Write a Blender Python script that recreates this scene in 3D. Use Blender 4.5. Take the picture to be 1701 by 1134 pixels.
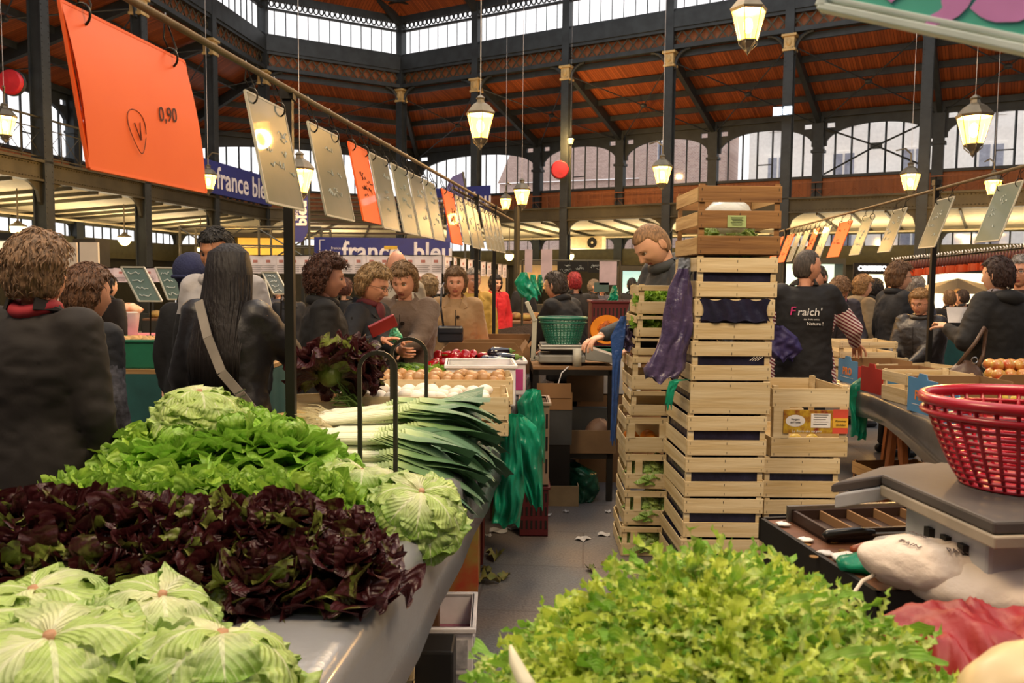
import bpy, math, random
import numpy as np
from mathutils import Vector, Matrix, Euler
S = bpy.context.scene
C = S.collection
for o in list(bpy.data.objects): bpy.data.objects.remove(o)
PI = math.pi
# ------------------------------------------------ camera, world, light, exposure
PITCH, ROLL, FPX, EYE = math.radians(4.25), math.radians(.5), 1373.0, 1.53
cd = bpy.data.cameras.new('camera'); cam = bpy.data.objects.new('camera', cd); C.objects.link(cam)
cd.sensor_width = 22.3; cd.lens = FPX*22.3/1701; cd.clip_end = 300; cd.clip_start = .05
cam.location = (0, 0, EYE)
cam.rotation_euler = (Matrix.Rotation(PI/2-PITCH, 4, 'X') @ Matrix.Rotation(ROLL, 4, 'Z')).to_euler()
cd.dof.use_dof = True; cd.dof.focus_distance = 4.2; cd.dof.aperture_fstop = 4.5
S.camera = cam
W = bpy.data.worlds.new('world'); S.world = W; W.use_nodes = True
_b = W.node_tree.nodes['Background']
_b.inputs[0].default_value = (1.0, .98, .99, 1); _b.inputs[1].default_value = 1.0
S.view_settings.view_transform = 'Standard'; S.view_settings.look = 'None'
S.view_settings.gamma = 1; S.view_settings.use_curve_mapping = False
S.view_settings.exposure = 0.55
def area_light(name, loc, size, power, col, target):
    l = bpy.data.lights.new(name, 'AREA'); l.energy = power; l.color = col; l.shape = 'RECTANGLE'
    l.size, l.size_y = size
    o = bpy.data.objects.new(name, l); C.objects.link(o); o.location = loc
    o.rotation_euler = (Vector(target)-Vector(loc)).to_track_quat('-Z', 'Y').to_euler()
    return o

# added warm fill lights over the stalls, unseen above the frame
area_light('warm_fill_left', (-2.2, 1.2, 5.2), (1.6, 1.6), 120, (1, .74, .44), (-1, 4, .8))
area_light('warm_fill_right', (2.4, 1.0, 5.2), (1.6, 1.6), 120, (1, .72, .42), (1.5, 4.5, .8))
area_light('warm_fill_far', (.5, 9.0, 6.5), (2, 2), 260, (1, .72, .42), (0, 9, 0))

def ray(px, py):
    u = (px-850.5)/FPX; v = -(py-567)/FPX
    c, s = math.cos(ROLL), math.sin(ROLL)
    u, v = u*c-v*s, u*s+v*c
    c, s = math.cos(PITCH), math.sin(PITCH)
    return Vector((u, c+v*s, v*c-s))
def G(px, py, z):          # where the sight line meets the height z
    d = ray(px, py); return d*((z-EYE)/d.z)+Vector((0, 0, EYE))
def P(px, py, Y):          # where it meets the depth Y
    d = ray(px, py); return d*(Y/d.y)+Vector((0, 0, EYE))

# ------------------------------------------------ materials
def lin(h):
    h = h.lstrip('#'); r = []
    for i in (0, 2, 4):
        x = int(h[i:i+2], 16)/255
        r.append(x/12.92 if x <= .04045 else ((x+.055)/1.055)**2.4)
    return (*r, 1)
MATS = {}
def mat(name, col, rough=.6, metal=0, var=.12, vs=6, bump=0, bs=40, trans=0, emis=0, ecol=None, alpha=1, coat=0, stretch=None, col2=None, sheen=0, obrnd=0):
    if name in MATS: return MATS[name]
    m = bpy.data.materials.new(name); m.use_nodes = True; MATS[name] = m
    nt = m.node_tree; N = nt.nodes; L = nt.links; b = N['Principled BSDF']; out = N['Material Output']
    c = lin(col)
    tc = N.new('ShaderNodeTexCoord'); mp = N.new('ShaderNodeMapping'); L.new(tc.outputs['Object'], mp.inputs[0])
    if stretch: mp.inputs['Scale'].default_value = stretch
    nz = N.new('ShaderNodeTexNoise'); nz.inputs['Scale'].default_value = vs; nz.inputs['Detail'].default_value = 5
    L.new(mp.outputs[0], nz.inputs[0])
    c2 = lin(col2) if col2 else tuple(max(0, x*(1-2*var)) for x in c[:3])+(1,)
    c1 = c if col2 else tuple(min(1, x*(1+var)) for x in c[:3])+(1,)
    cr = N.new('ShaderNodeValToRGB'); cr.color_ramp.elements[0].position = .3; cr.color_ramp.elements[1].position = .68
    cr.color_ramp.elements[0].color = c2; cr.color_ramp.elements[1].color = c1
    L.new(nz.outputs[0], cr.inputs[0])
    csock = cr.outputs[0]
    if obrnd:
        oi = N.new('ShaderNodeObjectInfo'); hs = N.new('ShaderNodeHueSaturation'); mr = N.new('ShaderNodeMapRange')
        mr.inputs[3].default_value = 1-obrnd; mr.inputs[4].default_value = 1+obrnd*.6
        L.new(oi.outputs['Random'], mr.inputs[0]); L.new(mr.outputs[0], hs.inputs['Value']); L.new(csock, hs.inputs['Color']); csock = hs.outputs[0]
    L.new(csock, b.inputs['Base Color'])
    b.inputs['Roughness'].default_value = rough; b.inputs['Metallic'].default_value = metal
    b.inputs['Coat Weight'].default_value = coat
    if sheen: b.inputs['Sheen Weight'].default_value = sheen
    if bump:
        bz = N.new('ShaderNodeTexNoise'); bz.inputs['Scale'].default_value = bs; bz.inputs['Detail'].default_value = 4
        L.new(mp.outputs[0], bz.inputs[0])
        bn = N.new('ShaderNodeBump'); bn.inputs['Strength'].default_value = bump; bn.inputs['Distance'].default_value = .01
        L.new(bz.outputs[0], bn.inputs['Height']); L.new(bn.outputs[0], b.inputs['Normal'])
    if emis:
        b.inputs['Emission Color'].default_value = lin(ecol or col); b.inputs['Emission Strength'].default_value = emis
    b.inputs['Alpha'].default_value = alpha
    if trans:
        t = N.new('ShaderNodeBsdfTranslucent'); mx = N.new('ShaderNodeMixShader'); mx.inputs[0].default_value = trans
        L.new(csock, t.inputs[0]); L.new(b.outputs[0], mx.inputs[1]); L.new(t.outputs[0], mx.inputs[2]); L.new(mx.outputs[0], out.inputs[0])
    return m
def leafmat(name, base, tip, rib, alt=None, altamt=0, trans=.3, rough=.45, ribw=.1, bump=.5, gpos=.55):
    m = bpy.data.materials.new(name); m.use_nodes = True; MATS[name] = m
    nt = m.node_tree; N = nt.nodes; L = nt.links; b = N['Principled BSDF']; out = N['Material Output']
    uv = N.new('ShaderNodeUVMap'); uv.uv_map = 'UVMap'; sp = N.new('ShaderNodeSeparateXYZ'); L.new(uv.outputs[0], sp.inputs[0])
    cr = N.new('ShaderNodeValToRGB'); e = cr.color_ramp.elements; e[0].color = lin(base); e[1].color = lin(tip); e[0].position = .05; e[1].position = gpos
    L.new(sp.outputs[1], cr.inputs[0]); cs = cr.outputs[0]
    def math_(op, a, bb):
        n = N.new('ShaderNodeMath'); n.operation = op
        for i, x in enumerate((a, bb)):
            if isinstance(x, (int, float)): n.inputs[i].default_value = x
            else: L.new(x, n.inputs[i])
        return n.outputs[0]
    def mix(f, a, bb, mode='MIX'):
        n = N.new('ShaderNodeMix'); n.data_type = 'RGBA'; n.blend_type = mode
        for k, x in ((0, f), (6, a), (7, bb)):
            if isinstance(x, (int, float)) or isinstance(x, tuple): n.inputs[k].default_value = x
            else: L.new(x, n.inputs[k])
        return n.outputs[2]
    tc = N.new('ShaderNodeTexCoord'); nz = N.new('ShaderNodeTexNoise'); nz.inputs['Scale'].default_value = 28; nz.inputs['Detail'].default_value = 4
    L.new(tc.outputs['Object'], nz.inputs[0])
    if alt:
        at = N.new('ShaderNodeAttribute'); at.attribute_name = 'tint'
        f = math_('ADD', at.outputs['Fac'], math_('MULTIPLY', math_('SUBTRACT', nz.outputs[0], .5), .9))
        mr = N.new('ShaderNodeMapRange'); mr.inputs[1].default_value = 1-altamt-.12; mr.inputs[2].default_value = 1-altamt+.12
        L.new(f, mr.inputs[0]); cs = mix(mr.outputs[0], cs, lin(alt))
    # ribs and side veins
    d = math_('ABSOLUTE', math_('SUBTRACT', sp.outputs[0], .5), 0)
    w = math_('MULTIPLY', math_('SUBTRACT', 1.05, sp.outputs[1]), ribw)
    r1 = math_('LESS_THAN', math_('DIVIDE', d, w), 1.0)
    sv = math_('SINE', math_('MULTIPLY', math_('SUBTRACT', sp.outputs[1], math_('MULTIPLY', d, 1.1)), 42), 0)
    sv2 = math_('MULTIPLY', math_('GREATER_THAN', sv, .9), .2)
    cs = mix(math_('MAXIMUM', math_('MULTIPLY', r1, .6), sv2), cs, lin(rib))
    hs = N.new('ShaderNodeHueSaturation'); mr = N.new('ShaderNodeMapRange'); mr.inputs[1].default_value = .25; mr.inputs[2].default_value = .75
    mr.inputs[3].default_value = .75; mr.inputs[4].default_value = 1.2; L.new(nz.outputs[0], mr.inputs[0]); L.new(mr.outputs[0], hs.inputs['Value']); L.new(cs, hs.inputs['Color'])
    cs = hs.outputs[0]
    L.new(cs, b.inputs['Base Color']); b.inputs['Roughness'].default_value = rough
    bz = N.new('ShaderNodeTexNoise'); bz.inputs['Scale'].default_value = 60; bz.inputs['Detail'].default_value = 3; L.new(tc.outputs['Object'], bz.inputs[0])
    hh = math_('ADD', bz.outputs[0], math_('MULTIPLY', sv, .25))
    bn = N.new('ShaderNodeBump'); bn.inputs['Strength'].default_value = bump; bn.inputs['Distance'].default_value = .008
    L.new(hh, bn.inputs['Height']); L.new(bn.outputs[0], b.inputs['Normal'])
    t = N.new('ShaderNodeBsdfTranslucent'); mx = N.new('ShaderNodeMixShader'); mx.inputs[0].default_value = trans
    L.new(cs, t.inputs[0]); L.new(b.outputs[0], mx.inputs[1]); L.new(t.outputs[0], mx.inputs[2]); L.new(mx.outputs[0], out.inputs[0])
    return m
def glassmat(name, fac=.12, col='#ffffff'):
    m = bpy.data.materials.new(name); m.use_nodes = True; MATS[name] = m; nt = m.node_tree; N = nt.nodes; L = nt.links
    t = N.new('ShaderNodeBsdfTransparent'); t.inputs[0].default_value = lin(col); g = N.new('ShaderNodeBsdfGlossy'); g.inputs['Roughness'].default_value = .05
    mx = N.new('ShaderNodeMixShader'); mx.inputs[0].default_value = fac
    L.new(t.outputs[0], mx.inputs[1]); L.new(g.outputs[0], mx.inputs[2]); L.new(mx.outputs[0], N['Material Output'].inputs[0]); return m
def lampglass(name, col, st):
    m = bpy.data.materials.new(name); m.use_nodes = True; MATS[name] = m; nt = m.node_tree; N = nt.nodes; L = nt.links
    t = N.new('ShaderNodeBsdfTransparent'); t.inputs[0].default_value = (1, .95, .85, 1); g = N.new('ShaderNodeEmission'); g.inputs[0].default_value = lin(col); g.inputs[1].default_value = st
    mx = N.new('ShaderNodeMixShader'); mx.inputs[0].default_value = .5
    L.new(t.outputs[0], mx.inputs[1]); L.new(g.outputs[0], mx.inputs[2]); L.new(mx.outputs[0], N['Material Output'].inputs[0]); return m
def brickmat(name, c1, c2, mortar, scale=4, axis='X'):
    m = bpy.data.materials.new(name); m.use_nodes = True; MATS[name] = m; nt = m.node_tree; N = nt.nodes; L = nt.links
    b = N['Principled BSDF']; tc = N.new('ShaderNodeTexCoord'); sp = N.new('ShaderNodeSeparateXYZ'); cb = N.new('ShaderNodeCombineXYZ')
    L.new(tc.outputs['Object'], sp.inputs[0]); L.new(sp.outputs[0], cb.inputs[0]); L.new(sp.outputs[2 if axis == 'X' else 1], cb.inputs[1])
    br = N.new('ShaderNodeTexBrick'); br.inputs['Color1'].default_value = lin(c1); br.inputs['Color2'].default_value = lin(c2); br.inputs['Mortar'].default_value = lin(mortar)
    br.inputs['Scale'].default_value = scale; L.new(cb.outputs[0], br.inputs[0]); L.new(br.outputs[0], b.inputs['Base Color']); b.inputs['Roughness'].default_value = .85
    return m

# ------------------------------------------------ mesh builder
class MB:
    def __init__(s): s.v = []; s.f = []; s.m = []; s.uv = []; s.t = []; s.hasuv = False
    def add(s, V, F, mi=0, UV=None, tint=0.):
        n = len(s.v); s.v += [tuple(p) for p in V]; s.f += [tuple(i+n for i in f) for f in F]; s.m += [mi]*len(F)
        if UV is not None: s.hasuv = True; s.uv += [tuple(a) for a in UV]
        else: s.uv += [(0, 0)]*len(V)
        s.t += [tint]*len(V)
        return s
    def box(s, x0, y0, z0, x1, y1, z1, mi=0, M=None):
        V = [Vector(p) for p in ((x0,y0,z0),(x1,y0,z0),(x1,y1,z0),(x0,y1,z0),(x0,y0,z1),(x1,y0,z1),(x1,y1,z1),(x0,y1,z1))]
        if M is not None: V = [M@p for p in V]
        return s.add(V, [(0,3,2,1),(4,5,6,7),(0,1,5,4),(1,2,6,5),(2,3,7,6),(3,0,4,7)], mi)
    def bar(s, a, b, w, h=None, mi=0, up=(0,0,1)):       # rectangular bar from a to b
        a, b = Vector(a), Vector(b); h = h or w; d = (b-a); L = d.length; d.normalize(); u = Vector(up)
        if abs(d.dot(u)) > .98: u = Vector((0,1,0))
        x = d.cross(u).normalized(); z = x.cross(d).normalized()
        V = [a+x*i*w/2+z*j*h/2+d*k*L for k in (0,1) for i, j in ((-1,-1),(1,-1),(1,1),(-1,1))]
        return s.add(V, [(0,1,2,3),(7,6,5,4),(0,4,5,1),(1,5,6,2),(2,6,7,3),(3,7,4,0)], mi)
    def tube(s, pts, r, n=8, mi=0, caps=True, sx=1.):
        pts = [Vector(p) for p in pts]; k = len(pts); rs = r if hasattr(r, '__len__') else [r]*k
        V = []; prev = None
        for i, p in enumerate(pts):
            d = (pts[min(i+1, k-1)]-pts[max(i-1, 0)])
            if d.length < 1e-9: d = Vector((0,0,1))
            d.normalize()
            if prev is None:
                u = Vector((0,0,1)) if abs(d.z) < .9 else Vector((0,1,0)); x = d.cross(u).normalized()
            else: x = (prev-d*prev.dot(d)); x = x.normalized() if x.length > 1e-6 else d.orthogonal().normalized()
            prev = x; y = d.cross(x)
            for j in range(n):
                a = 2*PI*j/n; V.append(p+(x*math.cos(a)*sx+y*math.sin(a))*rs[i])
        F = [(i*n+j, i*n+(j+1)%n, (i+1)*n+(j+1)%n, (i+1)*n+j) for i in range(k-1) for j in range(n)]
        if caps: F += [tuple(range(n))[::-1], tuple((k-1)*n+j for j in range(n))]
        return s.add(V, F, mi)
    def lathe(s, prof, n=16, mi=0, M=None, sy=1.):
        V = []
        for r, z in prof:
            for j in range(n):
                a = 2*PI*j/n; V.append(Vector((r*math.cos(a), r*math.sin(a)*sy, z)))
        if M is not None: V = [M@p for p in V]
        k = len(prof)
        F = [(i*n+j, i*n+(j+1)%n, (i+1)*n+(j+1)%n, (i+1)*n+j) for i in range(k-1) for j in range(n)]
        if prof[0][0] > 1e-5: F.append(tuple(range(n))[::-1])
        if prof[-1][0] > 1e-5: F.append(tuple((k-1)*n+j for j in range(n)))
        return s.add(V, F, mi)
    def ell(s, c, r, n=16, m=10, mi=0, M=None, noise=0, seed=0, tint=0):
        rg = np.random.RandomState(seed); V = []
        ph = rg.rand(6)*6
        for i in range(m+1):
            t = PI*i/m
            for j in range(n):
                a = 2*PI*j/n
                k = 1+noise*(math.sin(3*a+ph[0]+2*t)*math.sin(2*t+ph[1])+.6*math.sin(5*a+ph[2]-3*t)*math.sin(3*t+ph[3]))
                p = Vector((r[0]*math.sin(t)*math.cos(a)*k, r[1]*math.sin(t)*math.sin(a)*k, r[2]*math.cos(t)*k))
                if M is not None: p = M@p
                V.append(p+Vector(c))
        F = [(i*n+j, (i+1)*n+j, (i+1)*n+(j+1)%n, i*n+(j+1)%n) for i in range(m) for j in range(n)]
        return s.add(V, F, mi, tint=tint)
    def grid(s, fn, nu, nv, mi=0, M=None, tint=0., uvs=True):
        V = []; UV = []
        for j in range(nv+1):
            for i in range(nu+1):
                p = Vector(fn(i/nu, j/nv)); V.append(M@p if M is not None else p); UV.append((i/nu, j/nv))
        F = [(j*(nu+1)+i, j*(nu+1)+i+1, (j+1)*(nu+1)+i+1, (j+1)*(nu+1)+i) for j in range(nv) for i in range(nu)]
        return s.add(V, F, mi, UV if uvs else None, tint)
    def mesh(s, name, mats, smooth=True):
        me = bpy.data.meshes.new(name); me.from_pydata(s.v, [], s.f)
        for m in (mats if isinstance(mats, (list, tuple)) else [mats]): me.materials.append(m)
        me.polygons.foreach_set('material_index', s.m); me.polygons.foreach_set('use_smooth', [smooth]*len(s.f))
        if s.hasuv:
            uvl = me.uv_layers.new(name='UVMap'); li = np.zeros(len(me.loops), dtype=np.int32); me.loops.foreach_get('vertex_index', li)
            uvl.data.foreach_set('uv', np.array(s.uv, dtype=np.float32)[li].ravel())
            at = me.attributes.new('tint', 'FLOAT', 'POINT'); at.data.foreach_set('value', np.array(s.t, dtype=np.float32))
        me.update(); return me
    def build(s, name, mats, parent=None, smooth=False, bevel=0, label=None):
        o = bpy.data.objects.new(name, s.mesh(name, mats, smooth)); C.objects.link(o)
        if parent: o.parent = parent
        if bevel:
            b = o.modifiers.new('bevel', 'BEVEL'); b.width = bevel; b.segments = 2; b.limit_method = 'ANGLE'; b.angle_limit = .6
        if label: o['label'] = label
        return o
def inst(me, name, parent=None, loc=(0,0,0), rot=(0,0,0), sc=1):
    o = bpy.data.objects.new(name, me); C.objects.link(o); o.parent = parent; o.location = loc; o.rotation_euler = rot
    o.scale = (sc,)*3 if isinstance(sc, (int, float)) else sc; return o
def tag(o, label, cat, group=None, kind=None):
    o['label'] = label; o['category'] = cat
    if group: o['group'] = group
    if kind: o['kind'] = kind
    return o
def thing(name, label, cat, loc=(0,0,0), rz=0, group=None, rot=None, sc=1):
    o = bpy.data.objects.new(name, None); C.objects.link(o); o.empty_display_size = .1
    o.location = loc; o.rotation_euler = rot or (0, 0, rz); o.scale = (sc,)*3
    return tag(o, label, cat, group)
def struct(o): o['kind'] = 'structure'; return o
KIDS = {}
def dup(root, loc=None, rot=None, label=None, group=None, sc=None):
    def cp(o, par):
        c = o.copy(); C.objects.link(c)
        if par: c.parent = par
        for ch in o.children: cp(ch, c)
        return c
    r = cp(root, None)
    if loc is not None: r.location = loc
    if rot is not None: r.rotation_euler = rot
    if label: r['label'] = label
    if group: r['group'] = group
    if sc: r.scale = (sc,)*3
    return r
def text_mb(txt, size, depth=.002, bold=0., shear=0, sx=1.0, align='CENTER'):
    cu = bpy.data.curves.new('t', 'FONT'); cu.body = txt; cu.size = size; cu.extrude = depth; cu.offset = bold; cu.shear = shear
    cu.align_x = align; cu.align_y = 'CENTER'; cu.resolution_u = 3
    o = bpy.data.objects.new('t', cu); C.objects.link(o)
    me = bpy.data.meshes.new_from_object(o.evaluated_get(bpy.context.evaluated_depsgraph_get()))
    bpy.data.objects.remove(o); me.transform(Matrix.Diagonal((sx, 1, 1, 1))); return me
def text(txt, size, m, parent, M, name='lettering', **k):
    me = text_mb(txt, size, **k); me.transform(M); me.materials.clear(); me.materials.append(m)
    o = bpy.data.objects.new(name, me); C.objects.link(o); o.parent = parent; return o
def RM(x=0, y=0, z=0): return Euler((x, y, z)).to_matrix().to_4x4()
def TM(x, y, z): return Matrix.Translation((x, y, z))
UPR = RM(PI/2)             # text stood upright facing -Y
random.seed(5)
# ================================================ THE HALL
iron = mat('dark iron', '#33393c', .5, .3, .15, 3, .15, 60)
ironw = mat('olive iron', '#45402f', .5, .3, .18, 2, .15, 50)
cream = mat('cream soffit', '#cdbd97', .7, var=.08)
goldm = mat('gold capital', '#c8ab72', .5, .2)
glass = glassmat('window glass', .06)
olive = mat('olive fascia', '#4d4a30', .6)
panelm = mat('brown panel', '#94582f', .6, var=.15, vs=2, stretch=(6, 6, .6))
redm = mat('red enamel', '#b3202b', .4)
whitem = mat('white enamel', '#e9e6e4', .5)
# boarded roof with visible board seams
def boardmat():
    m = bpy.data.materials.new('orange roof boards'); m.use_nodes = True; N = m.node_tree.nodes; L = m.node_tree.links; b = N['Principled BSDF']
    uv = N.new('ShaderNodeUVMap'); uv.uv_map = 'UVMap'; sp = N.new('ShaderNodeSeparateXYZ'); L.new(uv.outputs[0], sp.inputs[0])
    cb = N.new('ShaderNodeCombineXYZ'); mu = N.new('ShaderNodeMath'); mu.operation = 'MULTIPLY'; mu.inputs[1].default_value = 44; L.new(sp.outputs[0], mu.inputs[0])
    fl = N.new('ShaderNodeMath'); fl.operation = 'FLOOR'; L.new(mu.outputs[0], fl.inputs[0])
    wn = N.new('ShaderNodeTexWhiteNoise'); wn.noise_dimensions = '1D'; L.new(fl.outputs[0], wn.inputs['W'])
    fr = N.new('ShaderNodeMath'); fr.operation = 'FRACT'; L.new(mu.outputs[0], fr.inputs[0])
    lt = N.new('ShaderNodeMath'); lt.operation = 'LESS_THAN'; lt.inputs[1].default_value = .14; L.new(fr.outputs[0], lt.inputs[0])
    cr = N.new('ShaderNodeValToRGB'); cr.color_ramp.elements[0].color = lin('#7e3f1e'); cr.color_ramp.elements[1].color = lin('#a8592c'); L.new(wn.outputs[0], cr.inputs[0])
    mx = N.new('ShaderNodeMix'); mx.data_type = 'RGBA'; L.new(lt.outputs[0], mx.inputs[0]); L.new(cr.outputs[0], mx.inputs[6]); mx.inputs[7].default_value = lin('#4a2413')
    L.new(mx.outputs[2], b.inputs['Base Color']); b.inputs['Roughness'].default_value = .55; return m
boards = boardmat()
# floor
def floormat():
    m = bpy.data.materials.new('worn stone paving'); m.use_nodes = True; N = m.node_tree.nodes; L = m.node_tree.links; b = N['Principled BSDF']
    tc = N.new('ShaderNodeTexCoord'); br = N.new('ShaderNodeTexBrick'); br.inputs['Scale'].default_value = 1; br.inputs['Brick Width'].default_value = 1.0; br.inputs['Row Height'].default_value = .62
    br.inputs['Mortar Size'].default_value = .006; br.inputs['Color1'].default_value = lin('#6a6864'); br.inputs['Color2'].default_value = lin('#5b5c5f'); br.inputs['Mortar'].default_value = lin('#33302d')
    mp = N.new('ShaderNodeMapping'); mp.inputs['Rotation'].default_value = (0, 0, .09); L.new(tc.outputs['Object'], mp.inputs[0]); L.new(mp.outputs[0], br.inputs[0])
    nz = N.new('ShaderNodeTexNoise'); nz.inputs['Scale'].default_value = 1.3; nz.inputs['Detail'].default_value = 6; L.new(tc.outputs['Object'], nz.inputs[0])
    cr = N.new('ShaderNodeValToRGB'); cr.color_ramp.elements[0].position = .42; cr.color_ramp.elements[0].color = lin('#5b5f66'); cr.color_ramp.elements[1].position = .62; cr.color_ramp.elements[1].color = lin('#7d6a5c')
    L.new(nz.outputs[0], cr.inputs[0]); n2 = N.new('ShaderNodeTexNoise'); n2.inputs['Scale'].default_value = 90; L.new(tc.outputs['Object'], n2.inputs[0])
    mx = N.new('ShaderNodeMix'); mx.data_type = 'RGBA'; mx.inputs[0].default_value = .55; L.new(br.outputs[0], mx.inputs[6]); L.new(cr.outputs[0], mx.inputs[7])
    m2 = N.new('ShaderNodeMix'); m2.data_type = 'RGBA'; m2.blend_type = 'OVERLAY'; m2.inputs[0].default_value = .7; L.new(mx.outputs[2], m2.inputs[6]); L.new(n2.outputs[0], m2.inputs[7])
    L.new(m2.outputs[2], b.inputs['Base Color']); b.inputs['Roughness'].default_value = .42
    bn = N.new('ShaderNodeBump'); bn.inputs['Strength'].default_value = .3; bn.inputs['Distance'].default_value = .006; L.new(n2.outputs[0], bn.inputs['Height']); L.new(bn.outputs[0], b.inputs['Normal']); return m
fm = MB(); fm.box(-26, -9, -.15, 30, 48, 0); struct(fm.build('floor', floormat()))

fm = MB(); fm.box(-40, 48.1, -.2, 60, 90, -.02); fm.box(30.1, 5, -.2, 60, 48, -.02); struct(fm.build('floor', mat('pale street', '#dcd8d2', .9)))  # street ground added, kept pale to bounce light onto the house fronts
V2 = lambda x, y: Vector((x, y, 0))
def offset(pts, d):      # outward offset of an open polyline (outward = left of travel)
    out = []
    for i, p in enumerate(pts):
        ns = []
        for a, b in ((i-1, i), (i, i+1)):
            if a >= 0 and b < len(pts):
                t = (pts[b]-pts[a]).normalized(); ns.append(Vector((-t.y, t.x, 0)))
        n = sum(ns, Vector()); n.normalize(); out.append(p+n*(d/max(.3, n.dot(ns[0]))))
    return out
dl = Vector((.128, .99, 0)).normalized()*4.1; dr = Vector((.857, -.515, 0)).normalized()*3.95
LEFT = [V2(-9.45, 31.8)-dl*k for k in (5, 4, 3, 2, 1, 0)]
RIGHT = [V2(-4.65, 34.7)+(dr*.94 if k == 1 else dr*(k-.06)) if k else V2(-4.65, 34.7) for k in range(8)]
corner_o = offset([LEFT[0], LEFT[-1], RIGHT[0], RIGHT[-1]], 5.0)
nl = Vector((-dl.y, dl.x, 0)).normalized()*5; nr = Vector((-dr.y, dr.x, 0)).normalized()*5
OL = [p+nl for p in LEFT[:-1]]+[corner_o[1]]
OR_ = [corner_o[2]]+[p+nr for p in RIGHT[1:]]
BAYS = []      # inner a, inner b, outer a, outer b, side name
for i in range(5): BAYS.append((LEFT[i], LEFT[i+1], OL[i], OL[i+1], 'left'))
BAYS.append((LEFT[-1], RIGHT[0], OL[-1], OR_[0], 'back'))
for i in range(7): BAYS.append((RIGHT[i], RIGHT[i+1], OR_[i], OR_[i+1], 'right'))
Z = lambda p, z: Vector((p.x, p.y, z))
ZI, ZO = 9.3, 7.62
wn_ = [0]
zgf = 4.2
dk_ = mat('dark hall wall', '#3a2f26', .8)
allw = {'left': [MB(), MB(), MB()], 'back': [MB(), MB(), MB()], 'right': [MB(), MB(), MB()]}
for bi, (a, b, oa, ob, side) in enumerate(BAYS):
    t = (b-a).normalized(); L_ = (b-a).length; n = Vector((-t.y, t.x, 0))
    to = (ob-oa).normalized(); Lo = (ob-oa).length
    last = bi == len(BAYS)-1
    # roof slope
    m = MB(); m.grid(lambda u, v: Z(a.lerp(b, u).lerp(oa.lerp(ob, u), v), ZI+(ZO+.05-ZI)*v+.12), 1, 1)
    cl = struct(m.build('ceiling', boards))
    m = MB()
    for k in range(5):
        v = .04+k*.235; pa = a.lerp(oa, v); pb = b.lerp(ob, v); z = ZI+(ZO-ZI)*v
        m.bar(Z(pa, z), Z(pb, z), .1, .2)
    m.build('purlins', iron, cl)
    m = MB(); m.bar(Z(a, ZI-.1), Z(oa, ZO-.15), .16, .34)
    if last: m.bar(Z(b, ZI-.1), Z(ob, ZO-.15), .16, .34)
    m.build('rafter', iron, cl)
    m = MB(); mid = (a.lerp(b, .5)).lerp(oa.lerp(ob, .5), .5); mz = (ZI+ZO)/2-.3
    for q, z in ((a, ZI-.3), (b, ZI-.3), (oa, ZO-.3), (ob, ZO-.3)): m.tube([Z(q, z), Z(mid, mz)], .022, 6)
    m.ell(Z(mid, mz), (.13, .13, .09), 8, 6); m.build('tie_rods', iron, cl)
    # upper roof over the clerestory
    m = MB(); ia, ib = a-n*3.2, b-n*3.2
    m.grid(lambda u, v: Z(a.lerp(b, u).lerp(ia.lerp(ib, u), v), 12.15+1.6*v), 1, 1)
    uc = struct(m.build('ceiling', boards)); m = MB()
    for v in (.3, .65, .95): m.bar(Z(a.lerp(ia, v), 12.05+1.6*v), Z(b.lerp(ib, v), 12.05+1.6*v), .1, .2)
    m.bar(Z(a, 11.9), Z(ia, 13.5), .18, .3)
    m.build('rafters', iron, uc)
    # clerestory window
    wn_[0] += 1; m = MB(); nm = int(L_/.43)
    m.bar(Z(a, 10.62), Z(b, 10.62), .16, .12); m.bar(Z(a, 11.62), Z(b, 11.62), .12, .08)
    w = struct(m.build('window_%d' % wn_[0], iron))
    m = MB()
    for k in range(1, nm):
        p = a.lerp(b, k/nm); m.bar(Z(p, 10.6), Z(p, 11.62), .03, .05)
    m.build('glazing_bars', iron, w)
    m = MB(); m.bar(Z(a, 11.12), Z(b, 11.12), .008, 1.0); m.build('pane', glass, w)
    # lattice frieze above it (openwork rings)
    m = MB(); m.bar(Z(a, 12.08), Z(b, 12.08), .2, .3); nf = int(L_/.21)
    for k in range(nf):
        p = a.lerp(b, (k+.5)/nf); q = [p+t*(.09*math.cos(2*PI*j/10)) for j in range(11)]
        m.tube([Z(q[j], 11.83+.12*math.sin(2*PI*j/10)) for j in range(11)], .03, 5, caps=False)
    m.build('frieze', iron, w)
    # deep lattice girder under the clerestory
    m = MB(); m.bar(Z(a, 10.31), Z(b, 10.31), .3, .52); m.bar(Z(a, 9.42), Z(b, 9.42), .24, .14); m.bar(Z(a, 10.0), Z(b, 10.0), .2, .12)
    g = m.build('trim_%d' % (bi+1), iron); struct(g)
    for u in (a, b):
        s_ = 1 if u == a else -1
        m2 = [Z(u, 8.7)]+[Z(u+t*s_*(.15+.55*(1-math.cos(q*PI/2/6))), 8.75+.6*math.sin(q*PI/2/6)) for q in range(7)]
        mb = MB(); mb.tube(m2, .06, 6); mb.build('bracket', iron, g)
    m = MB(); nx = max(4, int(L_/.36))
    for k in range(nx):
        p, q = a.lerp(b, (k+.02)/nx), a.lerp(b, (k+.98)/nx)
        m.bar(Z(p, 9.49), Z(q, 9.95), .03, .05); m.bar(Z(q, 9.49), Z(p, 9.95), .03, .05)
    m.build('lattice', ironw, g)
    m = MB(); m.bar(Z(a+n*.15, 9.7), Z(b+n*.15, 9.7), .02, .56); m.build('backing_board', panelm, g)
    # outer wall, plates and arched window
    plate, pan, low = allw[side]
    wd = .22/Lo
    zs = 5.42
    def arch(u):
        x = (u-.5)/(.5-wd); return 6.55+.72*math.sqrt(max(0, 1-min(1, abs(x))**2.2)) if abs(x) < 1 else zs
    nseg = 44
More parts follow.
